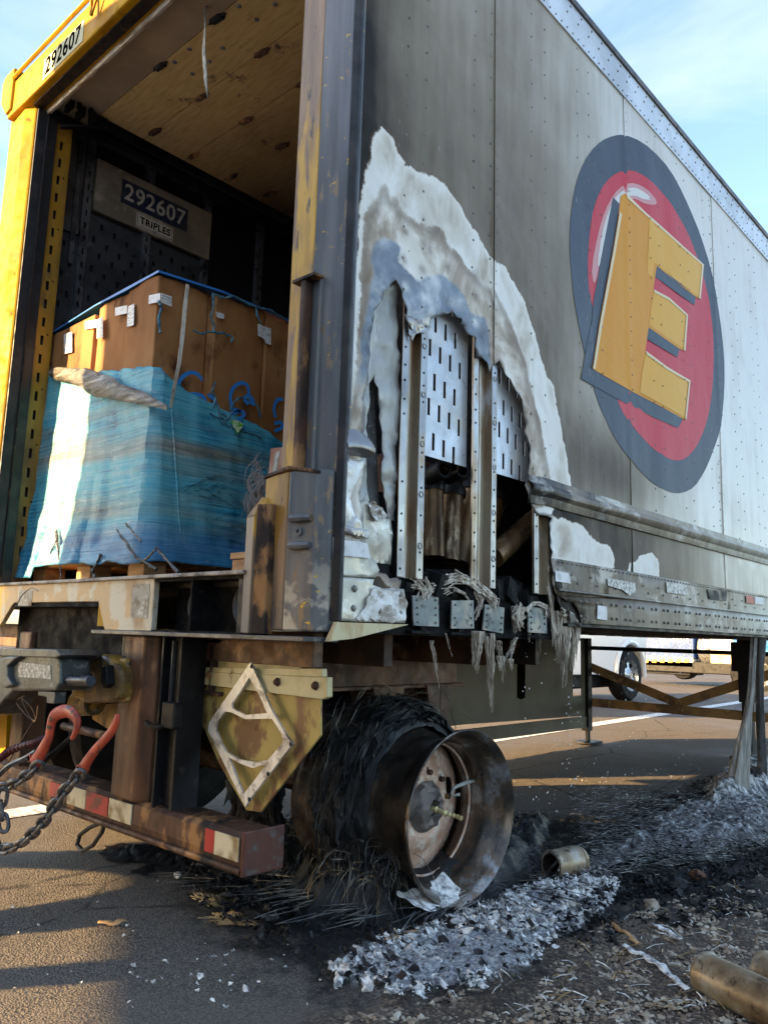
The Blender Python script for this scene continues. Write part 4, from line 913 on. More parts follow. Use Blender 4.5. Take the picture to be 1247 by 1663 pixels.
script([(460,648),(450,650),(445,664),(448,678)], C6, x=XS+.009)
script([(446,688),(456,686),(458,694),(446,700)], C6, x=XS+.009)
script([(252,612),(243,600),(231,601),(224,614),(226,630),(236,638),(246,632),(252,620)], C3, y=YF-.001, w=.007)
# blue film cap over the carton tops
n = NT('blue_film'); n.set(col=(.02, .16, .48), rough=.3); M['cap'] = n.m
m = MB()
pts = []
ring = [(edx[0]-.01, PY0-.012, 2.352), (edx[1], PY0-.012, 2.382), (edx[2], PY0-.014, 2.385), (edx[3]+.012, PY0-.014, 2.388), (PX1+.016, PY0+.28, 2.383), (PX1+.02, PY0+.55, 2.375), (PX1+.02, PY0+.85, 2.362), (PX1+.014, PY1, 2.35)]
low_ = [(x, y, z-(.006+.008*abs(noise.noise(Vector((x*9, y*9, 1)))))) for x, y, z in ring]; low_[2] = (low_[2][0], low_[2][1], low_[2][2]-.008)
ins = [(-2.1, .4, 2.385), (-1.9, .4, 2.40), (-1.7, .4, 2.40), (-1.45, .4, 2.402), (-1.4, .6, 2.40), (-1.4, .8, 2.39), (-1.4, 1.1, 2.37), (-1.4, PY1, 2.36)]
m.add(ring+low_+ins, [(i, i+1, 9+i, 8+i) for i in range(7)] + [(i, i+1, 17+i, 16+i) for i in range(7)])
o = m.build('blue_top_sheet', 'cap', None); tag(o, 'thin blue plastic sheet draped over the tops of the cartons', 'plastic sheet')
# torn film remnants and burnt edges on the side of the cartons
n = NT('melted_film'); n.set(col=n.mix(n.mr(n.noise(30, 6), .4, .6), (.03, .13, .22), (.10, .25, .30)), rough=.3); M['melt_blue'] = n.m
m = MB()
def strand(px, x, r, mm):
    q = [at(u, v, 0, x) for u, v in px]; s_ = []
    for i in range(len(q)-1):
        for t in np.linspace(0, 1, 5, endpoint=False):
            p_ = q[i].lerp(q[i+1], t); s_.append(p_+Vector((.004*random.random(), .006*noise.noise(p_*50), .008*noise.noise(p_*43))))
    s_.append(q[-1]); mm.tube(s_, [r*(.4+abs(noise.noise(p_*70))*1.6) for p_ in s_], 5)
for px in (((313,538),(330,542),(345,538),(360,541),(378,548)), ((345,475),(347,495),(342,512),(348,528),(345,540)), ((347,478),(365,484),(380,480),(400,492),(420,500),(440,505),(462,518)), ((378,548),(376,556)), ((420,520),(415,500),(424,530)), ((350,620),(344,635),(350,648),(346,662)), ((352,655),(360,690),(372,680),(378,655),(390,645),(405,650),(418,660),(424,680)), ((340,672),(352,678),(362,682),(372,694),(382,700),(396,700),(410,706),(425,712)), ((380,668),(370,680),(360,672)), ((260,540),(257,515),(262,500),(258,488))):
    strand(px, PX1+.022 if px[0][0] > 270 else PX1+.012, .006, m)
tag(m.build('melted_film_threads', 'melt_blue', None, smooth=True), 'shrivelled blue film threads clinging to the carton sides', 'film remnants', kind='stuff')
# green scrap
p = [at(u, v, 0, PX1+.03) for u, v in ((374,684),(385,682),(396,690),(381,706))]
n = NT('green_scrap'); n.set(col=n.mix(n.mr(n.noise(60, 3), .45, .55), (.10, .42, .05), (.6, .66, .5)), rough=.5); M['green'] = n.m
p[3] += Vector((.02, 0, 0))
tag(MB().prism(p, (.002, 0, 0)).build('green_label_scrap', 'green', None), 'torn bright green label scrap stuck on the wrapped load', 'label scrap')
# ---- stretch wrap: a crumpled skin round the lower part of the load
n = NT('blue_stretch_wrap')
fn = n.noise(5, 8, n.vec((.55, .55, 34)), .7, .25); br = n.noise(2.3, 6, n.vec((1, 1, 1.3)), .6, .8); vf = n.noise(7, 5, n.vec((1.6, 1.6, .22)), .6); band = n.noise(1.2, 3, n.vec((.3, .3, 3.2), (0, 0, .8))); spk = n.noise(26, 6, n.vec((.5, .5, 2)), .7)
st = n.m_('ADD', n.m_('MULTIPLY', fn, .45), n.m_('ADD', n.m_('MULTIPLY', br, .35), n.m_('MULTIPLY', vf, .20)))
c = n.ramp(st, [(.36, (.010, .13, .25)), (.44, (.03, .33, .52)), (.50, (.10, .50, .64)), (.57, (.16, .50, .58)), (.64, (.36, .58, .62))])
c = n.mix(n.mr(band, .50, .62), c, n.ramp(st, [(.38, (.11, .17, .16)), (.5, (.22, .24, .20)), (.62, (.40, .41, .36))]))
sx = n.t.nodes.new('ShaderNodeSeparateXYZ'); n.L(n.pos, sx.inputs[0])
c = n.mix(n.mr(n.m_('ADD', sx.outputs['Z'], n.m_('MULTIPLY', n.noise(5, 5), .15)), 1.33, 1.42, .8, 0), c, n.ramp(st, [(.3, (.008, .10, .30)), (.55, (.02, .24, .50)), (.72, (.25, .52, .66))]))
c = n.mix(n.m_('MULTIPLY', n.mr(spk, .63, .70), .6), c, (.62, .68, .68))
n.set(col=c, rough=.18, spec=.7, alpha=n.mr(st, .38, .60, .66, .97)); n.bump(n.m_('ADD', n.m_('MULTIPLY', fn, .7), n.m_('ADD', n.m_('MULTIPLY', vf, 1.6), n.m_('MULTIPLY', spk, .6))), .8, .007)
M['wrap'] = n.m
per = []   # perimeter of the load seen from above, walked from the left back corner
def seg(a, b, k): return [Vector(a).lerp(Vector(b), i/k) for i in range(k)]
x0, x1, y0, y1 = edx[0]-.012, PX1+.022, PY0-.022, PY1+.01
per = seg((x0, y1), (x0, y0+.02), 20) + seg((x0, y0+.02), (x0+.02, y0), 2) + seg((x0+.02, y0), (x1-.03, y0), 64) + seg((x1-.03, y0), (x1, y0+.035), 3) + seg((x1, y0+.035), (x1, y1), 66) + [Vector((x1, y1))]
def ztop(p, i):
    if p.y < y0+.03:   # rear face
        t = (p.x-x0)/(x1-x0)
        u = [(0, 2.165), (.10, 2.14), (.2, 2.12), (.32, 2.075), (.45, 2.045), (.6, 2.02), (.8, 1.99), (1, 1.95)]
    else:
        if p.x < x0+.01: return 2.165
        t = (p.y-y0)/(y1-y0); u = [(0, 1.95), (.08, 1.90), (.2, 1.865), (.35, 1.84), (.5, 1.80), (.62, 1.73), (.75, 1.70), (1, 1.66)]
    for (a, b), (c_, d_) in zip(u, u[1:]):
        if a <= t <= c_: return b+(d_-b)*(t-a)/(c_-a)
    return u[-1][1]
NZ = 64; m = MB()
cen_ = Vector(((x0+x1)/2, (y0+y1)/2))
for i, p in enumerate(per):
    zt = ztop(p, i)+.012*noise.noise(Vector((p.x*15, p.y*15, 3))); zb = ZF+.10-.05*max(0, noise.noise(Vector((p.x*5, p.y*5, 9))))
    zb = ZF+.05 if p.y < y0+.03 and p.x < x0+.25 else zb
    o_ = (p-cen_); o_ = Vector((0, -1)) if p.y < y0+.01 else Vector((1, 0)) if p.x > x1-.01 else Vector((-1, 0)) if p.x < x0+.01 else Vector((.7 if p.x > cen_.x else -.7, -.7))
    for j in range(NZ+1):
        t = j/NZ; z = zb+(zt-zb)*t
        bulge = .035*(1-t)**2*(1 if p.x < cen_.x+.1 else .4) + (.03*(1-t)**6)
        # wrapped tight over the gap between two cartons
        fold = 0
        if p.y < y0+.01:
            for gx_, gw in ((edx[1], .018), (edx[2], .02)): fold -= .012*math.exp(-((p.x-gx_)/gw)**2)*(t > .1)
            for gx_ in (x0+.30+.04*t, x0+.62-.06*t): fold += .009*math.exp(-((p.x-gx_-.01*math.sin(z*30))/.012)**2)
        # tension creases fanning from the corner and small crinkles
        k = .0018*noise.noise(Vector((p.x*3+p.y*3, z*38, 2))) + .0012*noise.noise(Vector((p.x*14+p.y*14, z*90, 5))) + .005*noise.noise(Vector((p.x*16+p.y*16, z*2.2, 6))) + .006*noise.noise(Vector((p.x*20+z*8, p.y*20+z*10, 1)))
        k += .018*max(0, noise.noise(Vector((p.x*6+z*5, p.y*6-z*4, 8))))*(1-t)
        q = p + o_*(bulge+fold+k)
        m.v.append((q.x, q.y, z+.004*noise.noise(Vector((p.x*30, p.y*30, z*30)))))
n_ = NZ+1
m.f = [(i*n_+j, (i+1)*n_+j, (i+1)*n_+j+1, i*n_+j+1) for i in range(len(per)-1) for j in range(NZ)]
WR = m.build('stretch_wrap', 'wrap', None, smooth=True); OFF[WR.name] = Vector()
tag(WR, 'crinkled blue stretch wrap around the lower half of the cartons', 'stretch wrap')
WR.modifiers.new('s', 'SOLIDIFY').thickness = .002
# bunched clear film rolled down over the wrap's top edge, thick on the rear face
n = NT('bunched_clear_film')
st = n.noise(14, 8, n.vec((.45, 1, 3)), .7, .8)
n.set(col=n.ramp(st, [(.36, (.010, .010, .010)), (.46, (.04, .038, .034)), (.55, (.12, .115, .10)), (.66, (.42, .41, .38))]), rough=.16, spec=.7, alpha=.9); n.bump(st, .8, .010); M['film'] = n.m
m = MB(); path = [at(u, v, 1, y0-.012) for u, v in ((84,603),(95,607),(112,610),(130,613),(150,620),(172,628),(195,636),(220,643),(245,650),(262,658),(275,663))]
path = [path[i].lerp(path[i+1], t) for i in range(len(path)-1) for t in np.linspace(0, 1, 6, endpoint=False)] + [path[-1]]
rad = [.018, .026, .030, .036, .044, .042, .036, .028, .020, .012, .008]
L = len(path); nr = 20; rows = []
for i, p in enumerate(path):
    r_ = np.interp(i/(L-1)*10, range(11), rad)
    for k in range(nr):
        a = 2*math.pi*k/nr; kx = 1+.4*noise.noise(Vector((p.x*6, a*2.6, 1)))+.18*noise.noise(Vector((p.x*14, a*7, 5)))
        m.v.append((p.x, p.y-.010-.5*r_*math.cos(a)*kx*.6, p.z+r_*1.15*math.sin(a)*kx))
m.f = [(i*nr+k, i*nr+(k+1) % nr, (i+1)*nr+(k+1) % nr, (i+1)*nr+k) for i in range(L-1) for k in range(nr)]
m.build('bunched_film', 'film', WR, smooth=True)
# lower torn ends of film
m = MB()
for a_, b_, r_ in (((92,860),(100,940),.008), ((100,935),(88,955),.006), ((150,925),(158,950),.012), ((165,900),(150,930),.010), ((190,860),(222,905),.010), ((222,905),(255,925),.012), ((230,915),(255,890),.010), ((255,890),(290,930),.010), ((80,905),(95,870),.005), ((205,850),(230,880),.008)):
    p, q = at(*a_, 1, y0-.05), at(*b_, 1, y0-.055); s_ = [p.lerp(q, t)+Vector((.012*noise.noise(p*9+Vector((t*6, 0, 0))), 0, 0)) for t in np.linspace(0, 1, 8)]
    m.tube(s_, [r_*(.35+.9*abs(noise.noise(e*40))) for e in s_], 6)
m.build('torn_film_ends', 'film', WR, smooth=True, kind='stuff')
m = MB()
for k in range(26):
    u, v = random.uniform(290, 420), random.uniform(770, 925); p = at(u, v, 0, PX1+.028); q = p+Vector((.012, random.uniform(.08, .24), random.uniform(-.10, .12)))
    s_ = [p.lerp(q, t)+Vector((.008*random.random(), 0, .012*noise.noise(Vector((t*7, k, 0))))) for t in np.linspace(0, 1, 10)]
    m.tube(s_, [.0035*(.3+random.random()) for _ in s_], 4)
m.build('film_ridges', 'wrap', WR, smooth=True, kind='stuff')
# straps over the load
n = NT('white_strap'); n.set(col=n.mix(n.mr(n.noise(20, 5), .5, .7), (.62, .56, .46), (.32, .24, .16)), rough=.5); M['strap'] = n.m
q = [at(*a, 0, PX1+.034) for a in ((305,462),(300,500),(296,545),(291,590),(284,625),(278,662))]; m = MB()
for i, c_ in enumerate(q): m.v += [tuple(c_+Vector((0, -.008, 0))), tuple(c_+Vector((.006*math.sin(i), .008, 0)))]
m.f = [(2*i, 2*i+1, 2*i+3, 2*i+2) for i in range(5)]
o = m.build('load_strap', 'strap', None); o.modifiers.new('s', 'SOLIDIFY').thickness = .002; tag(o, 'narrow white strap running down the carton side to the wrap', 'strap')
m = MB(); q = [at(*a, 0, PX1+.04) for a in ((279,665),(283,720),(287,780),(291,840),(296,905))]; m.tube(q, .006, 6)
o = m.build('film_cord', 'wrap', None, smooth=True); tag(o, 'thin pale blue twisted cord of film down the front corner of the wrap', 'cord')
# second burnt load behind the right post
SB = thing('scorched_load', (-.75, 1.2, ZF), 'scorched stack of brown cartons half hidden behind the right rear post', 'burnt load')
M['card_dark'] = grime('charred_card', (.10, .05, .03), (.025, .02, .018), (.17, .09, .06), s2=6, s3=18, rough=.8, bump=.6)
MB().box((-.85, .75, ZF+.02), (-.45, 1.4, 1.60)).build('charred_block', 'card_dark', SB, bevel=.02)
m = MB(); a_, b_ = at(432, 860, 1, .22), at(452, 728, 1, .22)
MB().prism([at(440, 728, 1, .2), at(462, 726, 1, .2), at(462, 870, 1, .2), at(428, 862, 1, .2)], (0, .03, 0)).build('plank', grime('pink_plank', (.40, .22, .15), (.28, .13, .09), (.12, .05, .04), s2=9, s3=20, rough=.7, bump=.2), SB)
m = MB()
for k in range(12):
    p = at(random.uniform(422, 452), random.uniform(790, 890), 1, .19); m.box((p.x-.02, .17, p.z-.02), (p.x+.02, .19, p.z+.03), Matrix.Rotation(random.uniform(-1, 1), 3, 'Y'))
m.build('charred_scraps', grime('red_brown_char', (.10, .035, .025), (.03, .02, .02), rough=.8), SB, kind='stuff')
m = MB()
for k in range(90):
    c_ = at(425+random.gauss(0, 7), 815+random.gauss(0, 26), 1, .24); s_ = [c_+Vector((math.cos(t+k)*.03, -.03*random.random(), -.05*t+.01*math.sin(t*3+k))) for t in np.linspace(-1.2, 1.2, 7)]
    m.tube([e+Vector((.01*noise.noise(e*40), 0, .01*noise.noise(e*33))) for e in s_], .0013, 3)
m.build('frayed_fibres', grime('grey_fibre', (.24, .21, .19), (.10, .08, .07), rough=.6), SB, kind='stuff')
q = [at(*a, 1, .12) for a in ((452,735),(446,770),(440,810),(436,840),(430,870),(420,895),(408,925))]; m = MB()
for i, c_ in enumerate(q): m.v += [tuple(c_+Vector((-.010, 0, 0))), tuple(c_+Vector((.010, 0, .004)))]
m.f = [(2*i, 2*i+1, 2*i+3, 2*i+2) for i in range(6)]
o = m.build('ratchet_webbing', 'webbing', None); o.modifiers.new('s', 'SOLIDIFY').thickness = .002; tag(o, 'grey webbing strap hanging beside the right rear post', 'strap')
q = [at(*a, 1, .10) for a in ((424,830),(426,860),(422,885),(414,905),(406,930))]; m = MB()
for k in range(5): m.tube([c_+Vector((.008*math.sin(k*2+i), .01*k, .004*k)) for i, c_ in enumerate(q)], .004, 5)
o = m.build('clear_film_tail', 'film', None, smooth=True); tag(o, 'twisted tail of clear film hanging over the sill by the right post', 'plastic film', kind='stuff')
# burnt metal tubes leaning inside the hole
M['brass'] = grime('heat_tinted_tube', (.17, .10, .045), (.06, .035, .02), (.34, .26, .16), s2=4, s3=12, rough=.38, metal=.65, bump=.1, stretch=(1, 1, .5))
TB = [((702,905),(700,785)), ((728,912),(735,795)), ((742,915),(768,790)), ((768,918),(806,810))]
lb = ['burnt metal tube leaning behind the first wall post, leftmost of the upright four', 'second upright burnt metal tube from the left behind the hole', 'third upright burnt metal tube, tilted, behind the hole', 'fourth burnt metal tube, tilted right against the middle wall post']
for k, (b_, a_) in enumerate(TB):
    p, q = at(*b_, 0, -.20-.02*k), at(*a_, 0, -.22-.02*k); p.z = max(p.z, ZF+.03)
    th = thing('metal_tube', tuple(p), lb[k], 'metal tube', 'burnt metal tubes in the trailer')
    MB().lathe([(0, .030), (0, .044), ((q-p).length, .044), ((q-p).length, .03)], p, q-p, 24).build('barrel', 'brass', th, smooth=True)
    d = (q-p).normalized(); m = MB(); m.lathe([(0, .05), (.02, .052), (.035, .048), (.035, .03), (.06, .03), (.06, 0)], q-d*.03, d, 20); m.build('end_fitting', 'steel_dark', th, smooth=True)
for k, (u, v) in enumerate(((708,768),(737,768),(720,762))):
    p = at(u, v, 0, -.16); th = thing('ring_fitting', tuple(p), ['left dark ring fitting above the upright tubes', 'right dark ring fitting above the upright tubes', 'brown ring fitting behind the two dark ones'][k], 'ring fitting', 'ring fittings')
    m = MB(); m.lathe([(-.05, .030), (-.05, .022), (.05, .022), (.05, .030), (.04, .034), (-.04, .034), (-.05, .03)], p, (1, -.3, .1), 22); m.build('ring', 'steel_dark' if k < 2 else 'brass', th, smooth=True)
p, q = at(800, 905, 0, -.12), at(872, 842, 0, -.12)
th = thing('metal_tube', tuple(p), 'single slanting metal tube right of the middle wall post', 'metal tube', 'burnt metal tubes in the trailer')
MB().lathe([(0, .0), (0, .043), ((q-p).length, .043), ((q-p).length, .0)], p, q-p, 24).build('barrel', 'brass', th, smooth=True)
CB = thing('dark_filler', (-.7, .9, ZF), 'black blocks added to keep the trailer interior dark behind the hole', 'dark filler')  # black blocks added so the inside behind the hole stays dark
m = MB().box((-.55, .30, ZF), (-.34, 1.9, 1.40)).box((-.95, 1.10, ZF), (-.26, 2.6, 2.6)); tag(m.build('dark_filler_block', 'char', CB), kind='stuff')
# ================================================================== UNDERSIDE OF THE TRAILER
def poly_y(px, y, th, name, mat, parent=TR, holes=(), bevel=.002, label=None):
    pts = [at(u, v, 1, y) for u, v in px]; o2 = [(p.x, p.z) for p in pts]
    hh = [[(at(u, v, 1, y).x, at(u, v, 1, y).z) for u, v in h] for h in holes]
    if not hh: return MB().prism([(x, y, z) for x, z in o2], (0, th, 0)).build(name, mat, parent, bevel=bevel, label=label)
    Pp, Tt = cdt_sheet(o2, hh, None); m = MB(); m.v = [(p[0], y, p[1]) for p in Pp]; m.f = [tuple(t) for t in Tt]
    o = m.build(name, mat, parent, label=label); md = o.modifiers.new('s', 'SOLIDIFY'); md.thickness = th; md.offset = 0
    return o
Z4 = lambda *L_: [(180+x/3.2816, 1030+y/3.2816) for x, y in L_]
M['flap'] = grime('stained_yellow_bracket', (.42, .32, .10), (.27, .19, .065), (.19, .10, .045), s2=4, s3=11, t3=(.51, .58), rough=.42, metal=.1, bump=.2, stretch=(1, 1, .6))
M['cream'] = grime('cream_bracket', (.62, .55, .32), (.46, .37, .18), (.20, .11, .05), s2=6, s3=16, t3=(.60, .66), rough=.45, bump=.15, stretch=(1, 1, .6))
poly_y(Z4((545,36),(1022,44),(1022,165),(985,200),(520,190),(545,150)), .125, .01, 'flap_hanger', 'cream')
poly_y(Z4((505,176),(1125,184),(1127,228),(505,205)), .105, .02, 'flap_hanger_lip', 'cream')
poly_y(Z4((500,200),(1152,230),(1152,335),(1125,348),(498,268)), .100, .022, 'flap_clamp', 'cream')
poly_y(Z4((490,268),(1117,345),(1117,540),(797,950),(722,940),(577,690),(470,440),(474,300)), .120, .008, 'flap_plate', 'flap')
rv = MB()
for q in Z4((888,255),(1090,275),(525,218)): rv.rivet(at(*q, 1, .098), (0, -1, 0), r=.014, h=.012)
rv.build('clamp_bolts', 'rust', TR, kind='stuff')
poly_y(Z4((405,140),(510,150),(505,312),(400,305)), .16, .01, 'back_plate', grime('pinkish_burnt_plate', (.24, .13, .10), (.12, .07, .05), (.3, .2, .15), rough=.6, bump=.3), TR)
n = NT('brushed_scratched_metal')
n.set(col=n.ramp(n.noise(16, 7, n.vec((1, 1, 1)), .65, .6), [(.30, (.12, .10, .09)), (.40, (.36, .34, .32)), (.48, (.66, .65, .63)), (.7, (.82, .81, .79))]), rough=.35, metal=.4); M['dia'] = n.m
o = poly_y(Z4((750,150),(640,310),(530,470),(524,515),(620,710),(722,920),(760,860),(870,720),(975,582),(948,552),(860,400),(800,260)), .090, .008, 'diamond_frame', 'dia',
       holes=(Z4((742,232),(700,300),(650,372),(652,394),(720,430),(838,420),(800,330),(765,262)), Z4((612,412),(570,470),(565,512),(592,580),(622,628),(690,668),(780,682),(845,668),(925,572),(915,530),(865,450),(720,452),(650,416)), Z4((634,655),(670,750),(712,852),(770,780),(832,694),(760,712),(700,690))))
rv = MB()
for q in Z4((750,172),(738,880),(958,585),(838,745)): rv.rivet(at(*q, 1, .084), (0, -1, 0), r=.007, h=.003)
rv.build('frame_rivets', 'steel_dark', o, kind='stuff')
# bumper guard hung on posts
BZ0, BZ1 = .245, .345
m = MB(); m.prism([(-2.5, .0, BZ0), (-2.5, -.006, BZ0+.03), (-2.5, -.004, BZ1-.014), (-2.5, .012, BZ1), (-2.5, .11, BZ1), (-2.5, .115, BZ1-.02), (-2.5, .10, BZ1-.02), (-2.5, .022, BZ1-.018), (-2.5, .012, BZ0+.015), (-2.5, .10, BZ0+.012), (-2.5, .10, BZ0)], (2.235, 0, 0))
BUM = m.build('bumper_guard', 'rust', TR, bevel=.003)
MB().box((-.272, -.012, BZ0-.012), (-.262, .135, BZ1+.008)).build('bumper_end_plate', grime('red_rust_plate', (.10, .035, .025), (.035, .018, .015), (.09, .075, .07), s2=10, s3=20, rough=.55, metal=.2, bump=.3), TR, bevel=.004)
M['tubeedge'] = M['rust']
m = MB().tube([(-2.5, -.004, BZ0), (-.275, -.004, BZ0)], .011, 8); m.build('bumper_lower_lip', 'rust', TR, smooth=True)
def tape(u0, u1, v, mat, hh=.062, dz=0):
    a_, b_ = at(u0, v, 1, -.008), at(u1, v, 1, -.008); zc_ = (BZ0+BZ1)/2+.006+dz
    MB().box((a_.x, -.0095, zc_-hh/2), (b_.x, -.0055, zc_+hh/2)).build('reflector_tape', mat, TR, label='red reflector tape' if mat == 'red' else 'white reflector tape')
tape(110, 140, 1295, 'white_tape'); tape(140.5, 176, 1305, 'red'); tape(176.5, 214, 1320, 'white_tape'); tape(333, 348, 1370, 'red'); tape(348.5, 388, 1375, 'white_tape'); tape(82, 103, 1276, 'red', .05)
a_ = at(205, 1037, 1, -.012)
M['post_rust'] = grime('scraped_rusty_post', (.13, .062, .034), (.04, .024, .018), (.30, .17, .09), s2=5, t2=(.42, .6), s3=9, t3=(.58, .66), rough=.5, metal=.25, bump=.35, bs=70, stretch=(1.5, 1.5, .35))
MB().prism([(-.985, -.012, .34), (-.845, -.012, .34), (-.80, .02, .34), (-.80, .09, .34), (-.985, .09, .34)], (0, 0, .535)).build('guard_post', 'post_rust', TR, bevel=.008)
MB().box((-1.83, .0, .34), (-1.72, .09, .87)).build('guard_post', 'post_rust', TR, bevel=.008)
MB().box((-.80, .03, .34), (-.66, .04, .87)).build('guard_web', 'steel_dark', TR)
MB().box((-.66, .005, .34), (-.645, .10, .87)).build('guard_flange', 'steel_dark', TR, bevel=.002)
MB().box((-.745, -.004, .34), (-.735, .04, .87)).build('guard_flange', 'steel_dark', TR, bevel=.002)
m = MB(); m.tube([(-.80, -.005, .595), (-.76, -.02, .590), (-.70, -.022, .590), (-.68, -.01, .60), (-.68, .0, .62), (-.68, .002, .86)], .009, 8); m.build('release_rod', 'steel_dark', TR, smooth=True)
MB().box((-.70, -.02, .59), (-.63, .02, .67)).build('release_block', 'steel_dark', TR, bevel=.006)
# frame rails and running gear
M['frame'] = grime('heat_browned_frame', (.13, .065, .035), (.045, .027, .02), (.24, .13, .065), s2=5, t2=(.4, .6), s3=8, t3=(.56, .68), rough=.55, metal=.2, bump=.3)
for x in (-.62, -1.95):
    MB().box((x-.05, .10, .855), (x+.05, 1.4, .868)).box((x-.006, .10, .70), (x+.006, 1.4, .855)).box((x-.05, .10, .69), (x+.05, 1.4, .703)).build('slider_rail', 'frame', TR, bevel=.002)
for y in (.12, .42, .98, 1.30): MB().box((-2.4, y-.02, .80), (-.14, y+.02, .90)).build('sub_member', 'frame' if y < 1.3 else 'rust_dark', TR, bevel=.002)
for y in (.36, .90, 1.22):
    MB().prism([(-.56, y-.09, .70), (-.56, y+.09, .70), (-.56, y+.045, .50), (-.56, y-.045, .50)], (-.012, 0, 0)).prism([(-.68, y-.09, .70), (-.68, y+.09, .70), (-.68, y+.045, .50), (-.68, y-.045, .50)], (-.012, 0, 0)).box((-.69, y-.004, .50), (-.56, y+.004, .70)).build('spring_hanger', 'frame', TR, bevel=.002)
m = MB()
for k in range(3): m.tube([(-.62, .38, .53-.016*k), (-.62, .6, .50-.018*k), (-.62, .8, .485-.02*k), (-.62, 1.0, .50-.018*k), (-.62, 1.2, .53-.016*k)], .012, 4)
m.build('leaf_spring', 'rust_dark', TR, kind='stuff')
AXC = Vector((-.12, .796, .307)); AXN = Vector((1, -.038, -.012)).normalized()
MB().lathe([(0, .06), (1.9, .06)], AXC-AXN*.40, -AXN, 18).build('axle', 'rust_dark', TR, smooth=True)
MB().lathe([(.0, .0), (.0, .20), (.02, .21), (.2, .21), (.22, .2), (.22, .0)], AXC-AXN*.40, -AXN, 32).build('brake_drum', 'rust', TR, smooth=True)
# far wheels, still with tyres
def far_wheel(x, y=.80, z=.49, r=.49):
    w_ = bpy.data.objects.new('wheel', None); COL.objects.link(w_); w_.parent = TR; OFF[w_.name] = OFF['burned_trailer']
    MB().lathe([(0, .29), (.01, .40), (.02, .45), (.045, r), (.10, r+.008), (.155, r), (.18, .45), (.19, .40), (.20, .29)], (x, y, z), (-1, 0, 0), 48).build('tyre', 'rubber', w_, smooth=True)
    MB().lathe([(0, .29), (.02, .28), (.05, .25), (.12, .24), (.125, .0)], (x, y, z), (-1, 0, 0), 36).build('rim', 'rust_dark', w_, smooth=True)
far_wheel(-1.80); far_wheel(-2.14)
# the burned out wheel: two bare rims
RO = bpy.data.objects.new('wheel', None); COL.objects.link(RO); RO.parent = TR; OFF[RO.name] = OFF['burned_trailer']; RO['label'] = 'burned out near wheel without its tyre'
n = NT('burned_rim_steel')
sx = n.t.nodes.new('ShaderNodeSeparateXYZ'); n.L(n.pos, sx.inputs[0])
v_ = n.noise(7, 7, n.vec((1.6, 1, 1)), .62); c = n.ramp(v_, [(.3, (.035, .03, .028)), (.45, (.085, .075, .065)), (.54, (.16, .115, .08)), (.60, (.24, .235, .23)), (.72, (.55, .52, .48))])
c = n.mix(n.mr(n.noise(60, 6), .6, .68), c, (.22, .11, .06))
n.set(col=c, rough=.27, metal=.7); n.bump(n.noise(50, 6), .12, .003); M['rim'] = n.m
M['disc'] = grime('pink_rust_disc', (.62, .42, .31), (.42, .22, .14), (.74, .62, .52), s2=5, t2=(.45, .62), s3=26, t3=(.5, .6), rough=.6, metal=.1, bump=.35, bs=90)
M['hubm'] = grime('burnt_hub_grey', (.16, .135, .12), (.05, .045, .042), (.30, .26, .23), s2=12, rough=.55, metal=.2, bump=.5)
k_ = .279/.305
prof = [(-.005, .292), (.002, .300), (.006, .305), (.003, .309), (-.006, .307), (-.010, .297), (-.020, .290), (-.050, .282), (-.072, .262), (-.090, .2575), (-.165, .2575), (-.185, .262), (-.200, .282), (-.222, .290), (-.230, .302), (-.236, .300), (-.229, .283), (-.20, .272), (-.182, .252), (-.165, .2475), (-.090, .2475), (-.070, .252), (-.048, .272), (-.020, .281)]
pr = [(a*1.08, r*k_) for a, r in prof]
MB().lathe(pr, AXC, AXN, 96, closed=True).build('outer_rim', 'rim', RO, smooth=True)
DZ = .205
# disc with hand holes
def disc(c, nrm, rr, z_off, name, holes_at):
    u = nrm.cross(Vector((0, 0, 1))).normalized(); w_ = nrm.cross(u); c0 = c+nrm*z_off
    outl = [(rr*math.cos(t), rr*math.sin(t)) for t in np.linspace(0, 2*math.pi, 72, endpoint=False)]
    hh = []
    for a in holes_at:
        cx, cy = .178*k_*math.cos(a), .178*k_*math.sin(a); hh.append([(cx+.040*math.cos(t), cy+.040*math.sin(t)) for t in np.linspace(0, 2*math.pi, 24, endpoint=False)])
    hh.append([(.095*k_*math.cos(t), .095*k_*math.sin(t)) for t in np.linspace(0, 2*math.pi, 32, endpoint=False)])
    e = [(r*math.cos(t), r*math.sin(t)) for r in np.linspace(.115*k_, rr*.96, 9) for t in np.linspace(0, 2*math.pi, 40, endpoint=False)]
    e = [q for q in e if all(not inpoly(np.array([q]), h)[0] for h in hh)]
    Pp, Tt = cdt_sheet(outl, hh, None, e); m = MB()
    for x, y in Pp:
        r = math.hypot(x, y)/k_; d = -.030*max(0, min(1, (r-.12)/.06))**1.3 if r < .18 else -.030 - .02*max(0, (r-.2)/.05)
        m.v.append(tuple(c0+u*x+w_*y+nrm*d))
    m.f = [tuple(t) for t in Tt]; o = m.build(name, 'disc', RO, smooth=True); md = o.modifiers.new('s', 'SOLIDIFY'); md.thickness = .008; md.offset = 0
    return c0, u, w_
MB().tube([tuple(AXC-AXN*(DZ-.055)+(AXN.cross(Vector((0, 0, 1))).normalized()*math.cos(t)+AXN.cross(AXN.cross(Vector((0, 0, 1))).normalized())*math.sin(t))*.2415*k_) for t in np.linspace(0, 2*math.pi, 72, endpoint=False)], .0045, 8, closed=True).build('weld_ring', 'disc', RO, smooth=True)
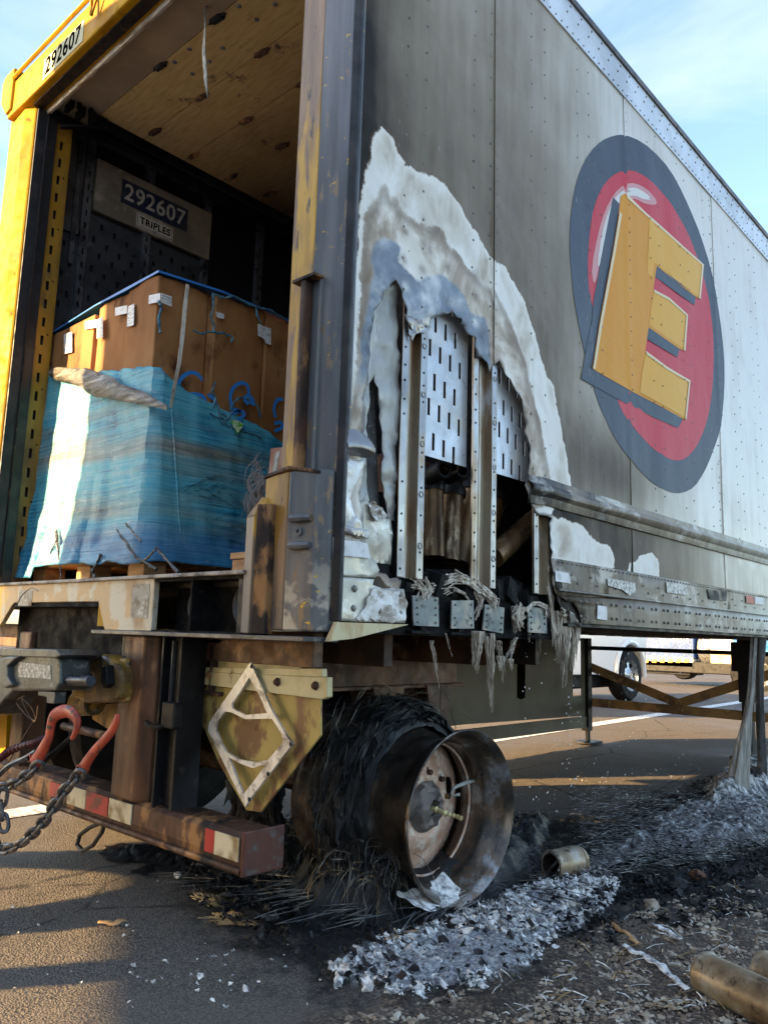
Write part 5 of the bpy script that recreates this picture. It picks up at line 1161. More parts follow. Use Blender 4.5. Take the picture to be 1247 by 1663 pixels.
# angle of the big visible hand hole: towards the upper front
u_ = AXN.cross(Vector((0, 0, 1))).normalized(); w2 = AXN.cross(u_)
ph = at(733, 1267, 0, AXC.x-DZ-.02)-(AXC-AXN*(DZ+.02)); ha = math.atan2(ph.dot(w2), ph.dot(u_))
c0, du, dw = disc(AXC, AXN, .262*k_, -DZ+.03, 'wheel_disc', [ha, ha+math.pi])
m = MB(); c1 = AXC-AXN*(DZ-.02)
HC = at(690, 1310, 0, AXC.x-.09)
m.lathe([(-.02, .105), (.0, .10), (.012, .085), (.03, .075), (.045, .058), (.05, .045), (.052, .03), (.03, .028), (.028, .0)], c1, AXN, 26)
for i, v in enumerate(m.v):
    p = Vector(v); k = .011*noise.noise(p*30)+.007*noise.noise(p*70); m.v[i] = tuple(p+(p-c1).normalized()*k+AXN*k)
m.build('hub', 'hubm', RO, smooth=True)
for k in (5, 6, 7, 8):
    a = k*math.pi/5+.2; p = c1+(u_*math.cos(a)+w2*math.sin(a))*.128*k_+AXN*.0
    m = MB(); m.lathe([(-.004, .017), (.006, .016), (.008, .010), (.028, .010), (.028, 0)], p, AXN, 6); m.build('wheel_nut', 'rust', RO)
m = MB(); p0 = c1+AXN*.04; q = [p0+Vector((t*.13, .004*math.sin(t*9), -.012*t)) for t in np.linspace(0, 1, 18)]
m.tube(q, [.005+.004*(i % 2)+(.003 if i in (2, 3, 9) else 0) for i in range(18)], 8); m.build('melted_hub_stem', grime('pale_brass_melt', (.62, .52, .26), (.40, .30, .12), rough=.4, metal=.4, bump=.2), RO, smooth=True)
vs = [at(u, v, 0, AXC.x-d-.03) for u, v, d in ((770,1268,.09),(757,1271,.075),(742,1277,.065),(735,1281,.065),(732,1288,.07),(737,1292,.07),(746,1290,.06))]
MB().tube(vs, [.006, .007, .006, .004, .003, .003, .006], 8).build('valve_stem', 'webbing', RO, smooth=True)
pr2 = [(a, r) for a, r in pr]
MB().lathe([(-a*1.0, r*1.0) for a, r in pr], AXC-AXN*.56, AXN, 72, closed=True).build('inner_rim', grime('tan_burnt_rim', (.30, .20, .12), (.12, .08, .06), (.42, .38, .30), s2=6, s3=8, rough=.4, metal=.4, bump=.2), RO, smooth=True)
# black crust of tyre clinging round the rims
n = NT('burnt_rubber_crust'); st = n.noise(24, 8, n.vec((3, .6, .6)), .7, .5)
n.set(col=n.ramp(st, [(.35, (.0025, .0025, .003)), (.56, (.009, .0095, .011)), (.70, (.07, .075, .085))]), rough=.42, spec=.5); n.bump(st, 1.0, .012); M['crust'] = n.m
m = MB(); na, nb = 90, 16
def axpt(a, r, t): return AXC - AXN*t + (Vector((0, 1, 0))*math.cos(a)+Vector((0, 0, 1))*math.sin(a))*r
for i in range(na):
    a = 2*math.pi*i/na
    for j in range(nb+1):
        t = .195+.10*j/nb; r = .283+.020*math.sin(math.pi*j/nb)+.010*noise.noise(Vector((math.cos(a)*4, math.sin(a)*4, j*.4)))+.006*noise.noise(Vector((math.cos(a)*14, math.sin(a)*14, j)))
        if j in (0, nb): r -= .012
        m.v.append(tuple(axpt(a, r, t)))
m.f = [(i*(nb+1)+j, ((i+1) % na)*(nb+1)+j, ((i+1) % na)*(nb+1)+j+1, i*(nb+1)+j+1) for i in range(na) for j in range(nb)]
m.build('tyre_bead_crust', 'crust', RO, smooth=True)
def ply(t0, t1, rr_, a0, a1, seed, nb=26, na=110, droop=.05):
    m = MB()
    for i in range(na+1):
        a = a0+(a1-a0)*i/na; down = max(0, -math.sin(a)); ragged = .03*noise.noise(Vector((a*3, seed, 0)))
        for j in range(nb+1):
            f = j/nb; t = t0+ragged+(t1-t0+.05*noise.noise(Vector((a*2.2, seed+5, 0))))*f
            r = rr_+.022*math.sin(math.pi*f)+.016*noise.noise(Vector((math.cos(a)*3, math.sin(a)*3, f*1.5+seed)))+.005*math.sin(f*42+3*noise.noise(Vector((a*2, f, seed))))+.007*noise.noise(Vector((math.cos(a)*9, math.sin(a)*9, f*9+seed)))+droop*down*down*(.3+f)
            p = axpt(a, r, t); p.z = max(p.z, .014+.012*noise.noise(Vector((a*8, f*7, seed)))); m.v.append(tuple(p))
    m.f = [(i*(nb+1)+j, (i+1)*(nb+1)+j, (i+1)*(nb+1)+j+1, i*(nb+1)+j+1) for i in range(na) for j in range(nb)]
    o = m.build('charred_ply', 'crust', RO, smooth=True); o.modifiers.new('s', 'SOLIDIFY').thickness = .006
ply(.205, .345, .298, .12*math.pi, 1.72*math.pi, 2.0)
ply(.24, .40, .322, .30*math.pi, 1.35*math.pi, 7.0, droop=.03)
ply(.62, .80, .300, .15*math.pi, 1.7*math.pi, 11.0, droop=.08)
# steel belt wires left by the tyres: loops round the rims, frayed tails on the ground
n = NT('burnt_steel_wire'); rnd = n.noise(9, 4); n.set(col=n.ramp(rnd, [(.33, (.014, .014, .016)), (.5, (.07, .066, .062)), (.62, (.20, .18, .15)), (.72, (.34, .31, .26))]), rough=.38, metal=.5); M['wire'] = n.m  # pale end of the ramp paints in the glints of lit strands
M['wire_tan'] = grime('sunlit_rusty_wire', (.42, .30, .15), (.20, .12, .06), (.62, .50, .3), rough=.5, metal=.2, bump=0)  # rusty tan brightened to carry the sunlit look of the tufts
def wire(mm, pts, r): mm.tube(pts, r, 3, cap=False)
m = MB(); rnd_ = random.Random(3)
for k in range(900):
    t = rnd_.choice((rnd_.uniform(.21, .34), rnd_.gauss(.37, .03), rnd_.uniform(.62, .84))); a0 = rnd_.gauss(math.pi*.72, .9); da = rnd_.uniform(.15, .9)*rnd_.choice((-1, 1)); r0 = rnd_.uniform(.315, .362)
    fr = rnd_.uniform(0, .09) if rnd_.random() < .35 else 0; tw = rnd_.uniform(-.08, .08); pts = []; k1 = rnd_.uniform(0, 99)
    for i in range(10):
        s_ = i/9; a = a0+da*s_; p = axpt(a, r0+fr*s_*s_+.012*noise.noise(Vector((s_*4, k1, 1))), t+tw*s_+.022*noise.noise(Vector((s_*3, k1, 5))))
        p.z = max(p.z, .012+.01*rnd_.random()); pts.append(p)
    wire(m, pts, rnd_.uniform(.0005, .0011))
m.build('belt_wires', 'wire', RO, kind='stuff')
m = MB(); rs = np.random.RandomState(4)   # charred shards of tread and carcass stuck round the rims
for k in range(3600):
    t = rs.choice((rs.uniform(.20, .36), rs.uniform(.60, .86))); a = rs.normal(math.pi*.8, 1.0); r = rs.uniform(.295, .36)
    if t < .24: r = min(r, .30)
    c_ = axpt(a, r, t); tg = (Vector((0, 1, 0))*-math.sin(a)+Vector((0, 0, 1))*math.cos(a)); rd = (Vector((0, 1, 0))*math.cos(a)+Vector((0, 0, 1))*math.sin(a)); s_ = .006+.020*rs.rand()**2
    if c_.z < .01: continue
    q = [c_+tg*s_*2.4*math.cos(e+k)*(.5+rs.rand())+AXN*s_*math.sin(e+k)*(.5+rs.rand())+rd*s_*.6*rs.normal() for e in np.linspace(0, 2*math.pi, 5, endpoint=False)]
    m.add([c_+rd*s_*.4]+q, [(0, i+1, (i+1) % 5+1) for i in range(5)])
m.build('charred_shards', 'crust', RO, kind='stuff')
m = MB(); m2 = MB()
for k in range(4200):   # tails combed down and outwards over the ground, mostly towards the rear of the trailer
    t = rnd_.uniform(.12, .80); a = rnd_.gauss(math.pi*1.30, .26); r0 = rnd_.uniform(.22, .34); p = axpt(a, r0, t); p.z = max(.03, p.z)
    if .38 < t < .62 and a < 1.30*math.pi: continue
    yaw = rnd_.gauss(-math.pi*.52, .85); L_ = rnd_.uniform(.05, .22); d = Vector((math.cos(yaw), math.sin(yaw), 0)); up = rnd_.uniform(-.2, .7); v = d*1.0+Vector((0, 0, up)); pts = [p.copy()]; ns = 9
    for i in range(ns):
        v = (v+Vector((0, 0, -.30))+Vector((rnd_.gauss(0, .24), rnd_.gauss(0, .24), rnd_.gauss(0, .16)))).normalized(); p = p+v*(L_/ns)
        if p.z < .010: p.z = .010+.006*rnd_.random(); v.z = .12
        pts.append(p.copy())
    wire(m2 if (pts[-1].x < -.40 and pts[-1].y < .45 and rnd_.random() < .30) else m, pts, rnd_.uniform(.0006, .0014))
m.build('frayed_wire_tails', 'wire', RO, kind='stuff')
for gx_, gy_ in [GP(350, 1472), GP(440, 1450), GP(480, 1392), GP(400, 1500)]:   # brush like tufts, their sunlit gold put into the colour
    yaw0 = rnd_.uniform(2.2, 3.6)
    for k in range(190):
        p = Vector((gx_+rnd_.gauss(0, .022), gy_+rnd_.gauss(0, .014), .008)); yaw = yaw0+rnd_.gauss(0, .30); v = Vector((math.cos(yaw), math.sin(yaw), rnd_.uniform(.2, .9))).normalized(); pts = [p.copy()]; L_ = rnd_.uniform(.05, .14)
        for i in range(7):
            v = (v+Vector((0, 0, -.26))).normalized(); p = p+v*(L_/7); p.z = max(p.z, .008); pts.append(p.copy())
        wire(m2, pts, .0013)
m2.build('golden_wire_tufts', 'wire_tan', RO, kind='stuff')
# ---- grey skirt plate far under the trailer, with slots
n = NT('grey_green_plate'); n.set(col=n.mix(n.mr(n.noise(2.5, 6), .4, .65), (.15, .13, .095), (.10, .085, .06)), rough=.55, spec=.25); M['skirt_plate'] = n.m
sp = lambda u, v: yz(u, v, -1.98)
pl = [(2.4, .93), (5.15, .93), (sp(957,1165)[0], .24), sp(940,1166), sp(800,1173), (2.4, sp(740,1180)[1])]
zb_ = .25; pl = [(2.2, .93), (5.10, .93), (5.10, zb_), (2.2, zb_+.05)]
def slot_rect(u0, u1, v1): 
    a_, b_ = sp(u0, v1), sp(u1, v1); return [(a_[0], a_[1]+.02), ((a_[0]+b_[0])/2, a_[1]), (b_[0], b_[1]+.02), (b_[0], .905), (a_[0], .905)]
sheet_x('skirt_plate', pl, -1.98, 'skirt_plate', TR, holes=[slot_rect(707, 722, 1142), slot_rect(839, 853, 1137), slot_rect(930, 944, 1135)], step=.3, amp=0, smooth=False, thick=.006)
MB().box((-1.995, 2.2, zb_-.10), (-1.97, 5.10, zb_-.004)).build('skirt_lower_strip', 'skirt_plate', TR)
MB().box((-2.02, 5.10, .12), (-1.95, 5.17, .93)).build('skirt_end_post', 'steel_dark', TR, bevel=.003)
MB().box((-2.4, 2.0, .26), (-2.1, 5.08, .95)).build('slot_shade_block', 'char', TR)  # dark block added behind the slots so they read as shaded
MB().box((-2.07, 5.04, 0.012), (-1.90, 5.26, .03)).box((-1.99, 5.11, .03), (-1.96, 5.15, .14)).build('landing_foot', 'steel_dark', TR, bevel=.004)
M['brace'] = grime('brown_brace', (.30, .18, .07), (.13, .075, .045), (.42, .28, .12), s2=4, s3=8, rough=.5, metal=.2, bump=.2)
YB = 5.25; b_ = lambda u, v: at(u, v, 1, YB)
for (p, q, w_, d_) in (((958,1083),(1100,1142),.075,0), ((1098,1144),(1262,1092),.075,-.02), ((958,1140),(1262,1167),.075,-.012)):
    MB().bar(b_(*p)+Vector((0, d_, 0)), b_(*q)+Vector((0, d_, 0)), .012, w_, (0, 0, 1)).build('cross_brace', 'brace', TR, bevel=.002)
MB().bar(b_(955, 1052), b_(1262, 1063), .03, .035).build('crank_rod', 'steel_dark', TR)
p = b_(1210, 1050)
MB().box((p.x-.05, YB-.06, .46), (p.x+.05, YB+.06, .95)).build('landing_leg', 'steel_dark', TR, bevel=.006)
MB().box((p.x-.035, YB-.045, .05), (p.x+.035, YB+.045, .46)).build('landing_leg_lower', 'steel_dark', TR, bevel=.004)
MB().box((p.x-.09, YB-.09, .70), (p.x+.09, YB+.07, .93)).build('gear_box', 'steel_dark', TR, bevel=.01)
MB().box((p.x-.12, YB-.12, .012), (p.x+.12, YB+.12, .05)).build('landing_foot', 'steel_dark', TR, bevel=.01)
# ================================================================== MELTED CURTAINS, DRIPS
n = NT('melted_glass_fibre'); st = n.noise(22, 8, n.vec((1.6, 1.6, .35)), .7, .8)
n.set(col=n.ramp(st, [(.33, (.09, .065, .045)), (.45, (.30, .24, .18)), (.55, (.54, .47, .38)), (.7, (.74, .69, .60))]), rough=.6); n.bump(st, 1, .008); M['melt'] = n.m
def drip(mm, a, b, x, wpx, nst, seed, taper=1.0):
    rr = random.Random(seed); p, q = at(*a, 0, x), at(*b, 0, x); wd = wpx/1285*(p-CC).length
    for k in range(int(nst*1.8)):
        o_ = Vector((rr.uniform(-.4, .4)*wd, rr.uniform(-.5, .5)*wd, 0)); e = rr.uniform(.35, 1)**.8 if k else 1.0; o2 = o_*(.35 if k else .0)
        pts = []; rs = []; ns = 14
        for i in range(ns+1):
            t = i/ns*e; c_ = (p+o_).lerp(q+o2, t); c_ += Vector((.004*noise.noise(Vector((t*5, k, seed))), .007*noise.noise(Vector((t*4, k, seed+3))), 0)); pts.append(c_)
            rs.append(max(.0006, wd*.13*(1-i/ns)**.9*(.4+1.7*abs(noise.noise(Vector((t*9, k*3, seed)))))))
        mm.tube(pts, rs, 7)
DR = [((705,1045),(713,1135),5,2), ((735,1045),(732,1080),4,2), ((725,1035),(736,1068),4,2)]
def hang(items, name, label, x=-.03):
    m = MB()
    for i, (a, b, w_, k) in enumerate(items): drip(m, a, b, x, w_, k, hash((a, b)) % 997)
    return tag(m.build(name, 'melt', None, smooth=True), label, 'melted drips', 'melted fibreglass hanging below the burned side', 'stuff')
hang([((700,1040),(713,1118),7,4), ((722,1028),(734,1066),4,3)], 'melted_drips', 'two thin pale drips hanging below the first cross member end')
hang([((775,1025),(772,1095),24,14), ((783,1030),(766,1080),16,8), ((796,1028),(798,1157),17,10), ((790,1028),(800,1120),14,6), ((808,1040),(817,1092),10,6), ((812,1065),(818,1110),14,8), ((825,1070),(832,1090),14,8), ((835,1040),(828,1080),12,7), ((838,1035),(818,1075),8,6)], 'melted_drips', 'largest cluster of ragged pale drips, hanging under the third cross member end')
hang([((838,985),(836,1030),26,16), ((845,1000),(838,1022),18,8), ((862,1022),(858,1044),7,4), ((875,1025),(878,1060),5,3)], 'melted_drips', 'dark woolly melted fibre between the third and fourth cross member ends')
hang([((905,992),(908,1078),26,18), ((915,1000),(914,1118),24,14), ((928,1010),(930,1095),24,16), ((936,1015),(927,1090),18,12), ((895,965),(897,1050),8,8), ((893,955),(890,1010),6,5)], 'melted_drips', 'thick hanging curtain of grey melted fibre below the torn rail end')
def fluff(items, name, label, x=-.03, r=(.0012, .0035)):
    m = MB(); rr = random.Random(11)
    for (pts, w_, nst) in items:
        for k in range(nst):
            o_ = [rr.uniform(-w_, w_) for _ in range(3)]; q = []
            for i, (u, v) in enumerate(pts):
                c_ = at(u, v, 0, x); q.append(c_+Vector((abs(o_[0])*.8, o_[1]*(.3+rr.random())+1.3*w_*noise.noise(Vector((i*.9, k*1.7, 1))), o_[2]*(.3+rr.random())+1.3*w_*noise.noise(Vector((i*.9, k*1.7, 7))))))
            s_ = []
            for i in range(len(q)-1):
                for t in (0, .33, .66): s_.append(q[i].lerp(q[i+1], t))
            s_.append(q[-1]); a0, b0 = sorted((rr.randrange(len(s_)), rr.randrange(len(s_)))); s_ = s_[a0:b0+3] if b0-a0 > 2 else s_[:5]; r0 = rr.uniform(*r)*1.3; m.tube(s_, [r0*(.4+1.2*abs(noise.noise(e*60))) for e in s_], 5)
    return tag(m.build(name, 'melt', None, smooth=True), label, 'melted fibre', 'melted fibreglass hanging below the burned side', 'stuff')
fluff([(((700,950),(715,942),(735,936),(755,942),(768,950),(785,962),(798,975),(800,985)), .017, 80), (((690,940),(698,955),(690,968)), .012, 16), (((668,945),(682,952),(680,966)), .02, 22), (((720,962),(735,955),(752,962),(760,975)), .008, 14), (((772,965),(780,975),(772,1000)), .012, 18)], 'melted_fibre', 'pale melted fibre heaped on the cross member ends under the wall posts', x=-.02)
fluff([(((852,992),(862,982),(874,980),(884,985),(886,998)), .008, 26), (((842,985),(835,1000),(842,1015)), .018, 44)], 'melted_fibre', 'curled grey fibre lying over the fourth cross member end', x=-.012)
fluff([(((888,950),(892,980),(896,1010),(900,1030)), .010, 20), (((910,995),(925,1000),(935,1010)), .015, 30)], 'melted_fibre', 'dark strands hanging from the torn end of the bottom rail', x=-.01)
# tall melted column reaching the ground beside the landing leg
n = NT('melted_curtain'); st = n.noise(6, 7, n.vec((5, 5, .5)), .6, .8)
n.set(col=n.ramp(st, [(.33, (.09, .09, .09)), (.48, (.24, .23, .21)), (.62, (.42, .40, .35))]), rough=.38, spec=.5); n.bump(st, .7, .015); M['curtain'] = n.m
MC = thing('melted_curtain', tuple(at(1212, 1290, 2, 0)), 'tall melted grey curtain stretched from the trailer rail down to the ground', 'melted curtain')
def sweep(m, px, rr, x0_, x1_, n_=18, fl=.6, seed=0):
    L_ = len(px); pts = []; rs = []
    for i in range(L_-1):
        for t in np.linspace(0, 1, 8, endpoint=False):
            u, v = px[i][0]+(px[i+1][0]-px[i][0])*t, px[i][1]+(px[i+1][1]-px[i][1])*t; s_ = (i+t)/(L_-1)
            pts.append(at(u, v, 0, x0_+(x1_-x0_)*s_)); rs.append(rr[i]+(rr[i+1]-rr[i])*t)
    k = len(m.v); ns = len(pts)
    for i, p in enumerate(pts):
        r = rs[i]/1285*(p-CC).length
        for j in range(n_):
            a = 2*math.pi*j/n_; q = r*(1+.28*noise.noise(Vector((math.cos(a)*1.6, math.sin(a)*1.6, i*.06+seed)))+.12*math.sin(a*5+i*.03))
            m.v.append((p.x+q*math.cos(a)*fl, p.y+q*math.sin(a)*1.0, p.z))
    m.f += [(k+i*n_+j, k+i*n_+(j+1) % n_, k+(i+1)*n_+(j+1) % n_, k+(i+1)*n_+j) for i in range(ns-1) for j in range(n_)]
m = MB(); sweep(m, [(1224,1034),(1222,1075),(1219,1120),(1213,1160),(1206,1205),(1201,1245),(1196,1285)], [7, 6, 7, 9, 14, 17, 24], -.05, -.2); m.build('pale_strand', 'curtain', MC, smooth=True)
m = MB(); sweep(m, [(1232,1034),(1232,1090),(1233,1140),(1235,1190),(1237,1235),(1236,1262)], [14, 9, 8, 9, 10, 12], -.05, -.18, seed=4); m.build('dark_strand', grime('melted_dark', (.07, .068, .07), (.03, .03, .03), (.17, .16, .16), s2=9, rough=.4, bump=.5, stretch=(2, 2, .3)), MC, smooth=True)
# ================================================================== BURNT RESIDUE ON THE GROUND
n = NT('silky_melt'); st = n.noise(13, 8, n.vec((1, 1, 1)), .68, 2.2)
n.set(col=n.ramp(st, [(.38, (.010, .010, .011)), (.46, (.07, .07, .072)), (.53, (.26, .26, .26)), (.62, (.66, .655, .64))]), rough=.42, spec=.5); n.bump(st, 1, .02); M['silk'] = n.m
def mound(poly_px, h, name, mat, label, cat, res=.014, seed=0, rough_=1.0, par=None):
    poly = rough_poly(rough_poly([GP(*p) for p in poly_px], .06, .035, seed+.5), .02, .012, seed); a = np.array(poly); e = np.array([(x, y) for x in np.arange(a[:, 0].min(), a[:, 0].max(), res) for y in np.arange(a[:, 1].min(), a[:, 1].max(), res)])
    e = e[sdf(e, poly) < -res*.4]; Pp, Tt = cdt_sheet(poly, [], None, [tuple(q) for q in e]); d = -sdf(Pp, poly); m = MB()
    for (x, y), dd in zip(Pp, d):
        k = min(1, dd/.09); z = .006+h*k*(.45+.55*k)*(1+rough_*.5*noise.noise(Vector((x*9, y*9, seed))))
        w_ = noise.turbulence_vector(Vector((x*4, y*4, seed)), 2, False) if False else Vector((0, 0, 0))
        z += k*rough_*(.020*abs(noise.noise(Vector((x*14+3*noise.noise(Vector((x*5, y*5, 2))), y*14, seed+2))))+.010*noise.noise(Vector((x*42, y*42, seed+4))))
        m.v.append((x, y, max(z, -.004 if dd < .004 else .004)))
    m.f = [tuple(t) for t in Tt]; o = m.build(name, mat, par, smooth=True)
    return tag(o, label, cat, kind='stuff')
mound(((1168,1262),(1205,1245),(1262,1248),(1262,1292),(1225,1306),(1185,1312),(1150,1330),(1120,1325),(1140,1298)), .11, 'melted_pool', 'silk', 'folded silvery pool of melt at the foot of the tall grey curtain', 'melted pool', seed=21)
mound(((1040,1330),(1100,1310),(1160,1300),(1262,1290),(1262,1372),(1180,1375),(1100,1392),(1040,1400),(985,1412),(930,1440),(905,1415),(960,1395),(1000,1370)), .035, 'melted_trail', 'silk', 'stringy grey melt spread over the verge towards the metal can', 'melted residue', seed=25, rough_=1.3)
mound(((430,1420),(490,1380),(560,1345),(640,1350),(700,1380),(800,1370),(860,1340),(915,1352),(905,1400),(850,1440),(790,1470),(720,1495),(640,1512),(560,1512),(480,1510)), .085, 'burnt_tyre_mass', 'crust', 'black melted tyre mass heaped under the bare rim', 'burnt tyre', seed=31, rough_=1.2)
mound(((150,1385),(200,1370),(260,1372),(330,1368),(395,1400),(380,1425),(320,1430),(250,1408),(235,1425),(225,1410),(170,1400)), .012, 'burnt_rubber_patch', 'crust', 'flat black tar patch on the asphalt under the bumper guard', 'burnt rubber', seed=35)
# strands of melted thread over the trail
m = MB(); rr = random.Random(5)
for k in range(1400):
    u, v = rr.uniform(920, 1250), rr.uniform(1290, 1440)
    if v > 1460-(u-900)*.2: continue
    x, y = GP(u, v); yaw = .9+1.4*noise.noise(Vector((x*2.2, y*2.2, 0)))+rr.gauss(0, .3); p = Vector((x, y, .03+.03*rr.random())); pts = []
    for i in range(9):
        yaw += .25*noise.noise(Vector((p.x*9, p.y*9, k*.1))); p = p+Vector((math.cos(yaw), math.sin(yaw), 0))*.014; pts.append(p+Vector((0, 0, .004*math.sin(i*.8+k))))
    m.tube(pts, [rr.uniform(.0006, .0017)]*9, 3)
tag(m.build('melted_threads', 'silk', None, smooth=True), 'loose grey threads lying over the stringy melt on the verge', 'melted threads', kind='stuff')
m = MB()
for k in range(450):   # blackened fibres fanning out of the tyre mass
    u, v = rr.gauss(650, 120), rr.gauss(1462, 26); x, y = GP(u, v); p = Vector((x, y, .05+.02*rr.random())); yaw = math.atan2(y-.95, x+.15)+rr.gauss(0, .35); pts = []
    for i in range(7): yaw += rr.gauss(0, .08); p = p+Vector((math.cos(yaw), math.sin(yaw), -.10))*.020; pts.append(Vector((p.x, p.y, max(.012, p.z))))
    m.tube(pts, .0013, 3, cap=False)
for k in range(420):
    u, v = rr.uniform(830, 930), rr.uniform(1345, 1410); x, y = GP(u, v); p = Vector((x, y, .03+.03*rr.random())); yaw = rr.gauss(.9, .5); pts = []
    for i in range(7): yaw += rr.gauss(0, .1); p = p+Vector((math.cos(yaw), math.sin(yaw), 0))*.018; pts.append(p+Vector((0, 0, .01*math.sin(i+k))))
    m.tube(pts, .0014, 3, cap=False)
tag(m.build('blackened_fibres', 'wire', None), 'blackened tyre fibres fanning out around the bare rim', 'burnt fibres', kind='stuff')
# flaky white ash
n = NT('white_ash_flakes'); n.set(col=n.ramp(n.noise(40, 5), [(.33, (.14, .14, .15)), (.45, (.48, .47, .46)), (.56, (.84, .83, .80))]), rough=.8); M['ashf'] = n.m
n = NT('ash_crust'); n.set(col=n.ramp(n.noise(34, 8, None, .72), [(.36, (.05, .05, .055)), (.46, (.30, .29, .28)), (.53, (.66, .65, .63)), (.7, (.78, .77, .75))]), rough=.85); n.bump(n.noise(90, 7, None, .75), 1, .01); M['ashh'] = n.m
M['blackf'] = grime('black_char_flakes', (.006, .006, .007), (.015, .014, .014), (.07, .06, .06), s2=30, s3=60, rough=.6, bump=.3)
def flakes(poly, nfl, size, zmax, seed, mm, dens=None, curl=.5):
    a = np.array(poly); lo, hi = a.min(0), a.max(0); rs = np.random.RandomState(seed); c_ = 0
    while c_ < nfl:
        q = lo+rs.rand(400, 2)*(hi-lo); q = q[sdf(q, poly) < .01]
        for x, y in q:
            if dens is not None and noise.noise(Vector((x*9, y*9, seed)))+.6*noise.noise(Vector((x*26, y*26, seed))) < dens: continue
            if c_ >= nfl: break
            s_ = size*(.35+rs.rand()**2*1.3); z = .016+zmax*rs.rand()**1.7; kk = 6; az = rs.rand()*6.28; tilt = Matrix.Rotation(rs.normal()*curl, 3, 'X') @ Matrix.Rotation(rs.normal()*curl, 3, 'Y')
            ctr = Vector((x, y, z)); vs = [ctr+Vector((0, 0, s_*.25*rs.normal()))]
            for i in range(kk):
                t = az+i*2*math.pi/kk; r = s_*(.35+.9*rs.rand()); vs.append(ctr+tilt @ Vector((r*math.cos(t)*1.3, r*math.sin(t)*.8, s_*.35*rs.normal())))
            mm.add(vs, [(0, i+1, (i+1) % kk+1) for i in range(kk)]); c_ += 1
m = MB(); flakes(ASH, 8500, .0085, .018, 1, m, dens=-.02, curl=.45); flakes(ASH, 5200, .0055, .010, 7, m, curl=.6)
flakes([GP(*p) for p in ((540,1583),(600,1600),(660,1640),(720,1612),(690,1570),(600,1550))], 900, .007, .012, 2, m)
flakes([GP(*p) for p in ((740,1515),(800,1490),(860,1458),(950,1425),(1000,1440),(930,1500),(820,1550),(760,1550))], 1300, .013, .035, 3, m, dens=.0)
tag(m.build('ash_flakes', 'ashf', None), 'heap of flaky white ash in front of the bare wheel rim', 'ash', kind='stuff')
mound(((550,1582),(575,1560),(620,1545),(670,1528),(730,1510),(790,1485),(845,1455),(915,1430),(960,1418),(992,1440),(975,1480),(920,1518),(875,1540),(855,1585),(800,1596),(755,1608),(700,1606),(640,1625),(585,1600)), .018, 'ash_heap', 'ashh', 'low crusty heap of grey white ash under the flakes before the rim', 'ash', res=.009, seed=41, rough_=1.5)
# long finger like clumps at the near edge of the ash
m = MB()
for (a_, b_) in (((780,1560),(850,1600)), ((740,1565),(790,1612)), ((700,1580),(735,1620)), ((820,1545),(862,1592)), ((650,1590),(690,1628)), ((560,1560),(548,1600)), ((600,1570),(596,1612)), ((860,1520),(905,1545)), ((760,1540),(815,1600))):
    p, q = at(*a_, 2, .02), at(*b_, 2, .012); s_ = [p.lerp(q, t)+Vector((.006*noise.noise(Vector((t*6, p.x*9, 1))), .006*noise.noise(Vector((t*6, p.x*9, 4))), .008*abs(noise.noise(Vector((t*8, p.y*9, 2)))))) for t in np.linspace(0, 1, 14)]
    m.tube(s_, [.011*(.4+1.1*abs(noise.noise(e*55))+.3) for e in s_], 7)
tag(m.build('ash_fingers', 'ashf', None, smooth=False), 'grey white finger shaped ash clumps along the near edge of the ash heap', 'ash clumps', kind='stuff')
m = MB(); flakes(CHAR, 5200, .010, .020, 5, m, dens=-.05)
flakes([GP(*p) for p in ((300,1390),(450,1350),(560,1400),(560,1500),(420,1540),(320,1470))], 1200, .014, .03, 6, m)
flakes([GP(*p) for p in ((860,1470),(1050,1400),(1262,1380),(1262,1480),(1100,1520),(930,1560))], 1800, .011, .025, 9, m, dens=0)
flakes(ASH, 700, .011, .035, 19, m, curl=.6)
tag(m.build('char_flakes', 'blackf', None), 'black charred flakes strewn around the burned wheel', 'char', kind='stuff')
# gravel of the verge
n = NT('verge_pebbles'); pc = n.t.nodes.new('ShaderNodeObjectInfo'); n.set(col=n.ramp(n.noise(26, 3), [(.3, (.09, .065, .05)), (.45, (.23, .17, .12)), (.56, (.38, .31, .23)), (.7, (.50, .46, .40))]), rough=.8); n.bump(n.noise(150, 4), .3, .002); M['peb'] = n.m
m = MB(); rs = np.random.RandomState(8); c_ = 0
VERGE = [GP(*p) for p in ((560,1663),(700,1635),(880,1590),(960,1520),(1060,1480),(1262,1420),(1300,1700),(560,1700))]
a = np.array(VERGE); lo, hi = a.min(0), a.max(0)
while c_ < 8500:
    q = lo+rs.rand(500, 2)*(hi-lo); q = q[inpoly(q, VERGE)]
    for x, y in q:
        if c_ >= 8500: break
        s_ = .0026+.0075*rs.rand()**4; z = .015+s_*.3+.010*max(0, noise.noise(Vector((x*9, y*9, 3)))); f_ = (1+.5*rs.rand(), .8+.4*rs.rand(), .55+.4*rs.rand()); az = rs.rand()*6.28; ca, sa = math.cos(az), math.sin(az)
        vs = []
        for dx, dy, dz in ((1,0,0),(0,1,0),(-1,0,0),(0,-1,0),(.3,.2,1),(-.2,-.3,-1),(.7,.7,.4),(-.7,-.6,.5)):
            k = .8+.4*rs.rand(); X_, Y_ = dx*f_[0]*s_*k, dy*f_[1]*s_*k; vs.append((x+X_*ca-Y_*sa, y+X_*sa+Y_*ca, z+dz*f_[2]*s_*k))
        m.add(vs, [(0, 6, 4), (6, 1, 4), (1, 2, 4), (2, 7, 4), (7, 3, 4), (3, 0, 4), (0, 1, 6), (2, 3, 7), (0, 5, 1), (1, 5, 2), (2, 5, 3), (3, 5, 0)]); c_ += 1
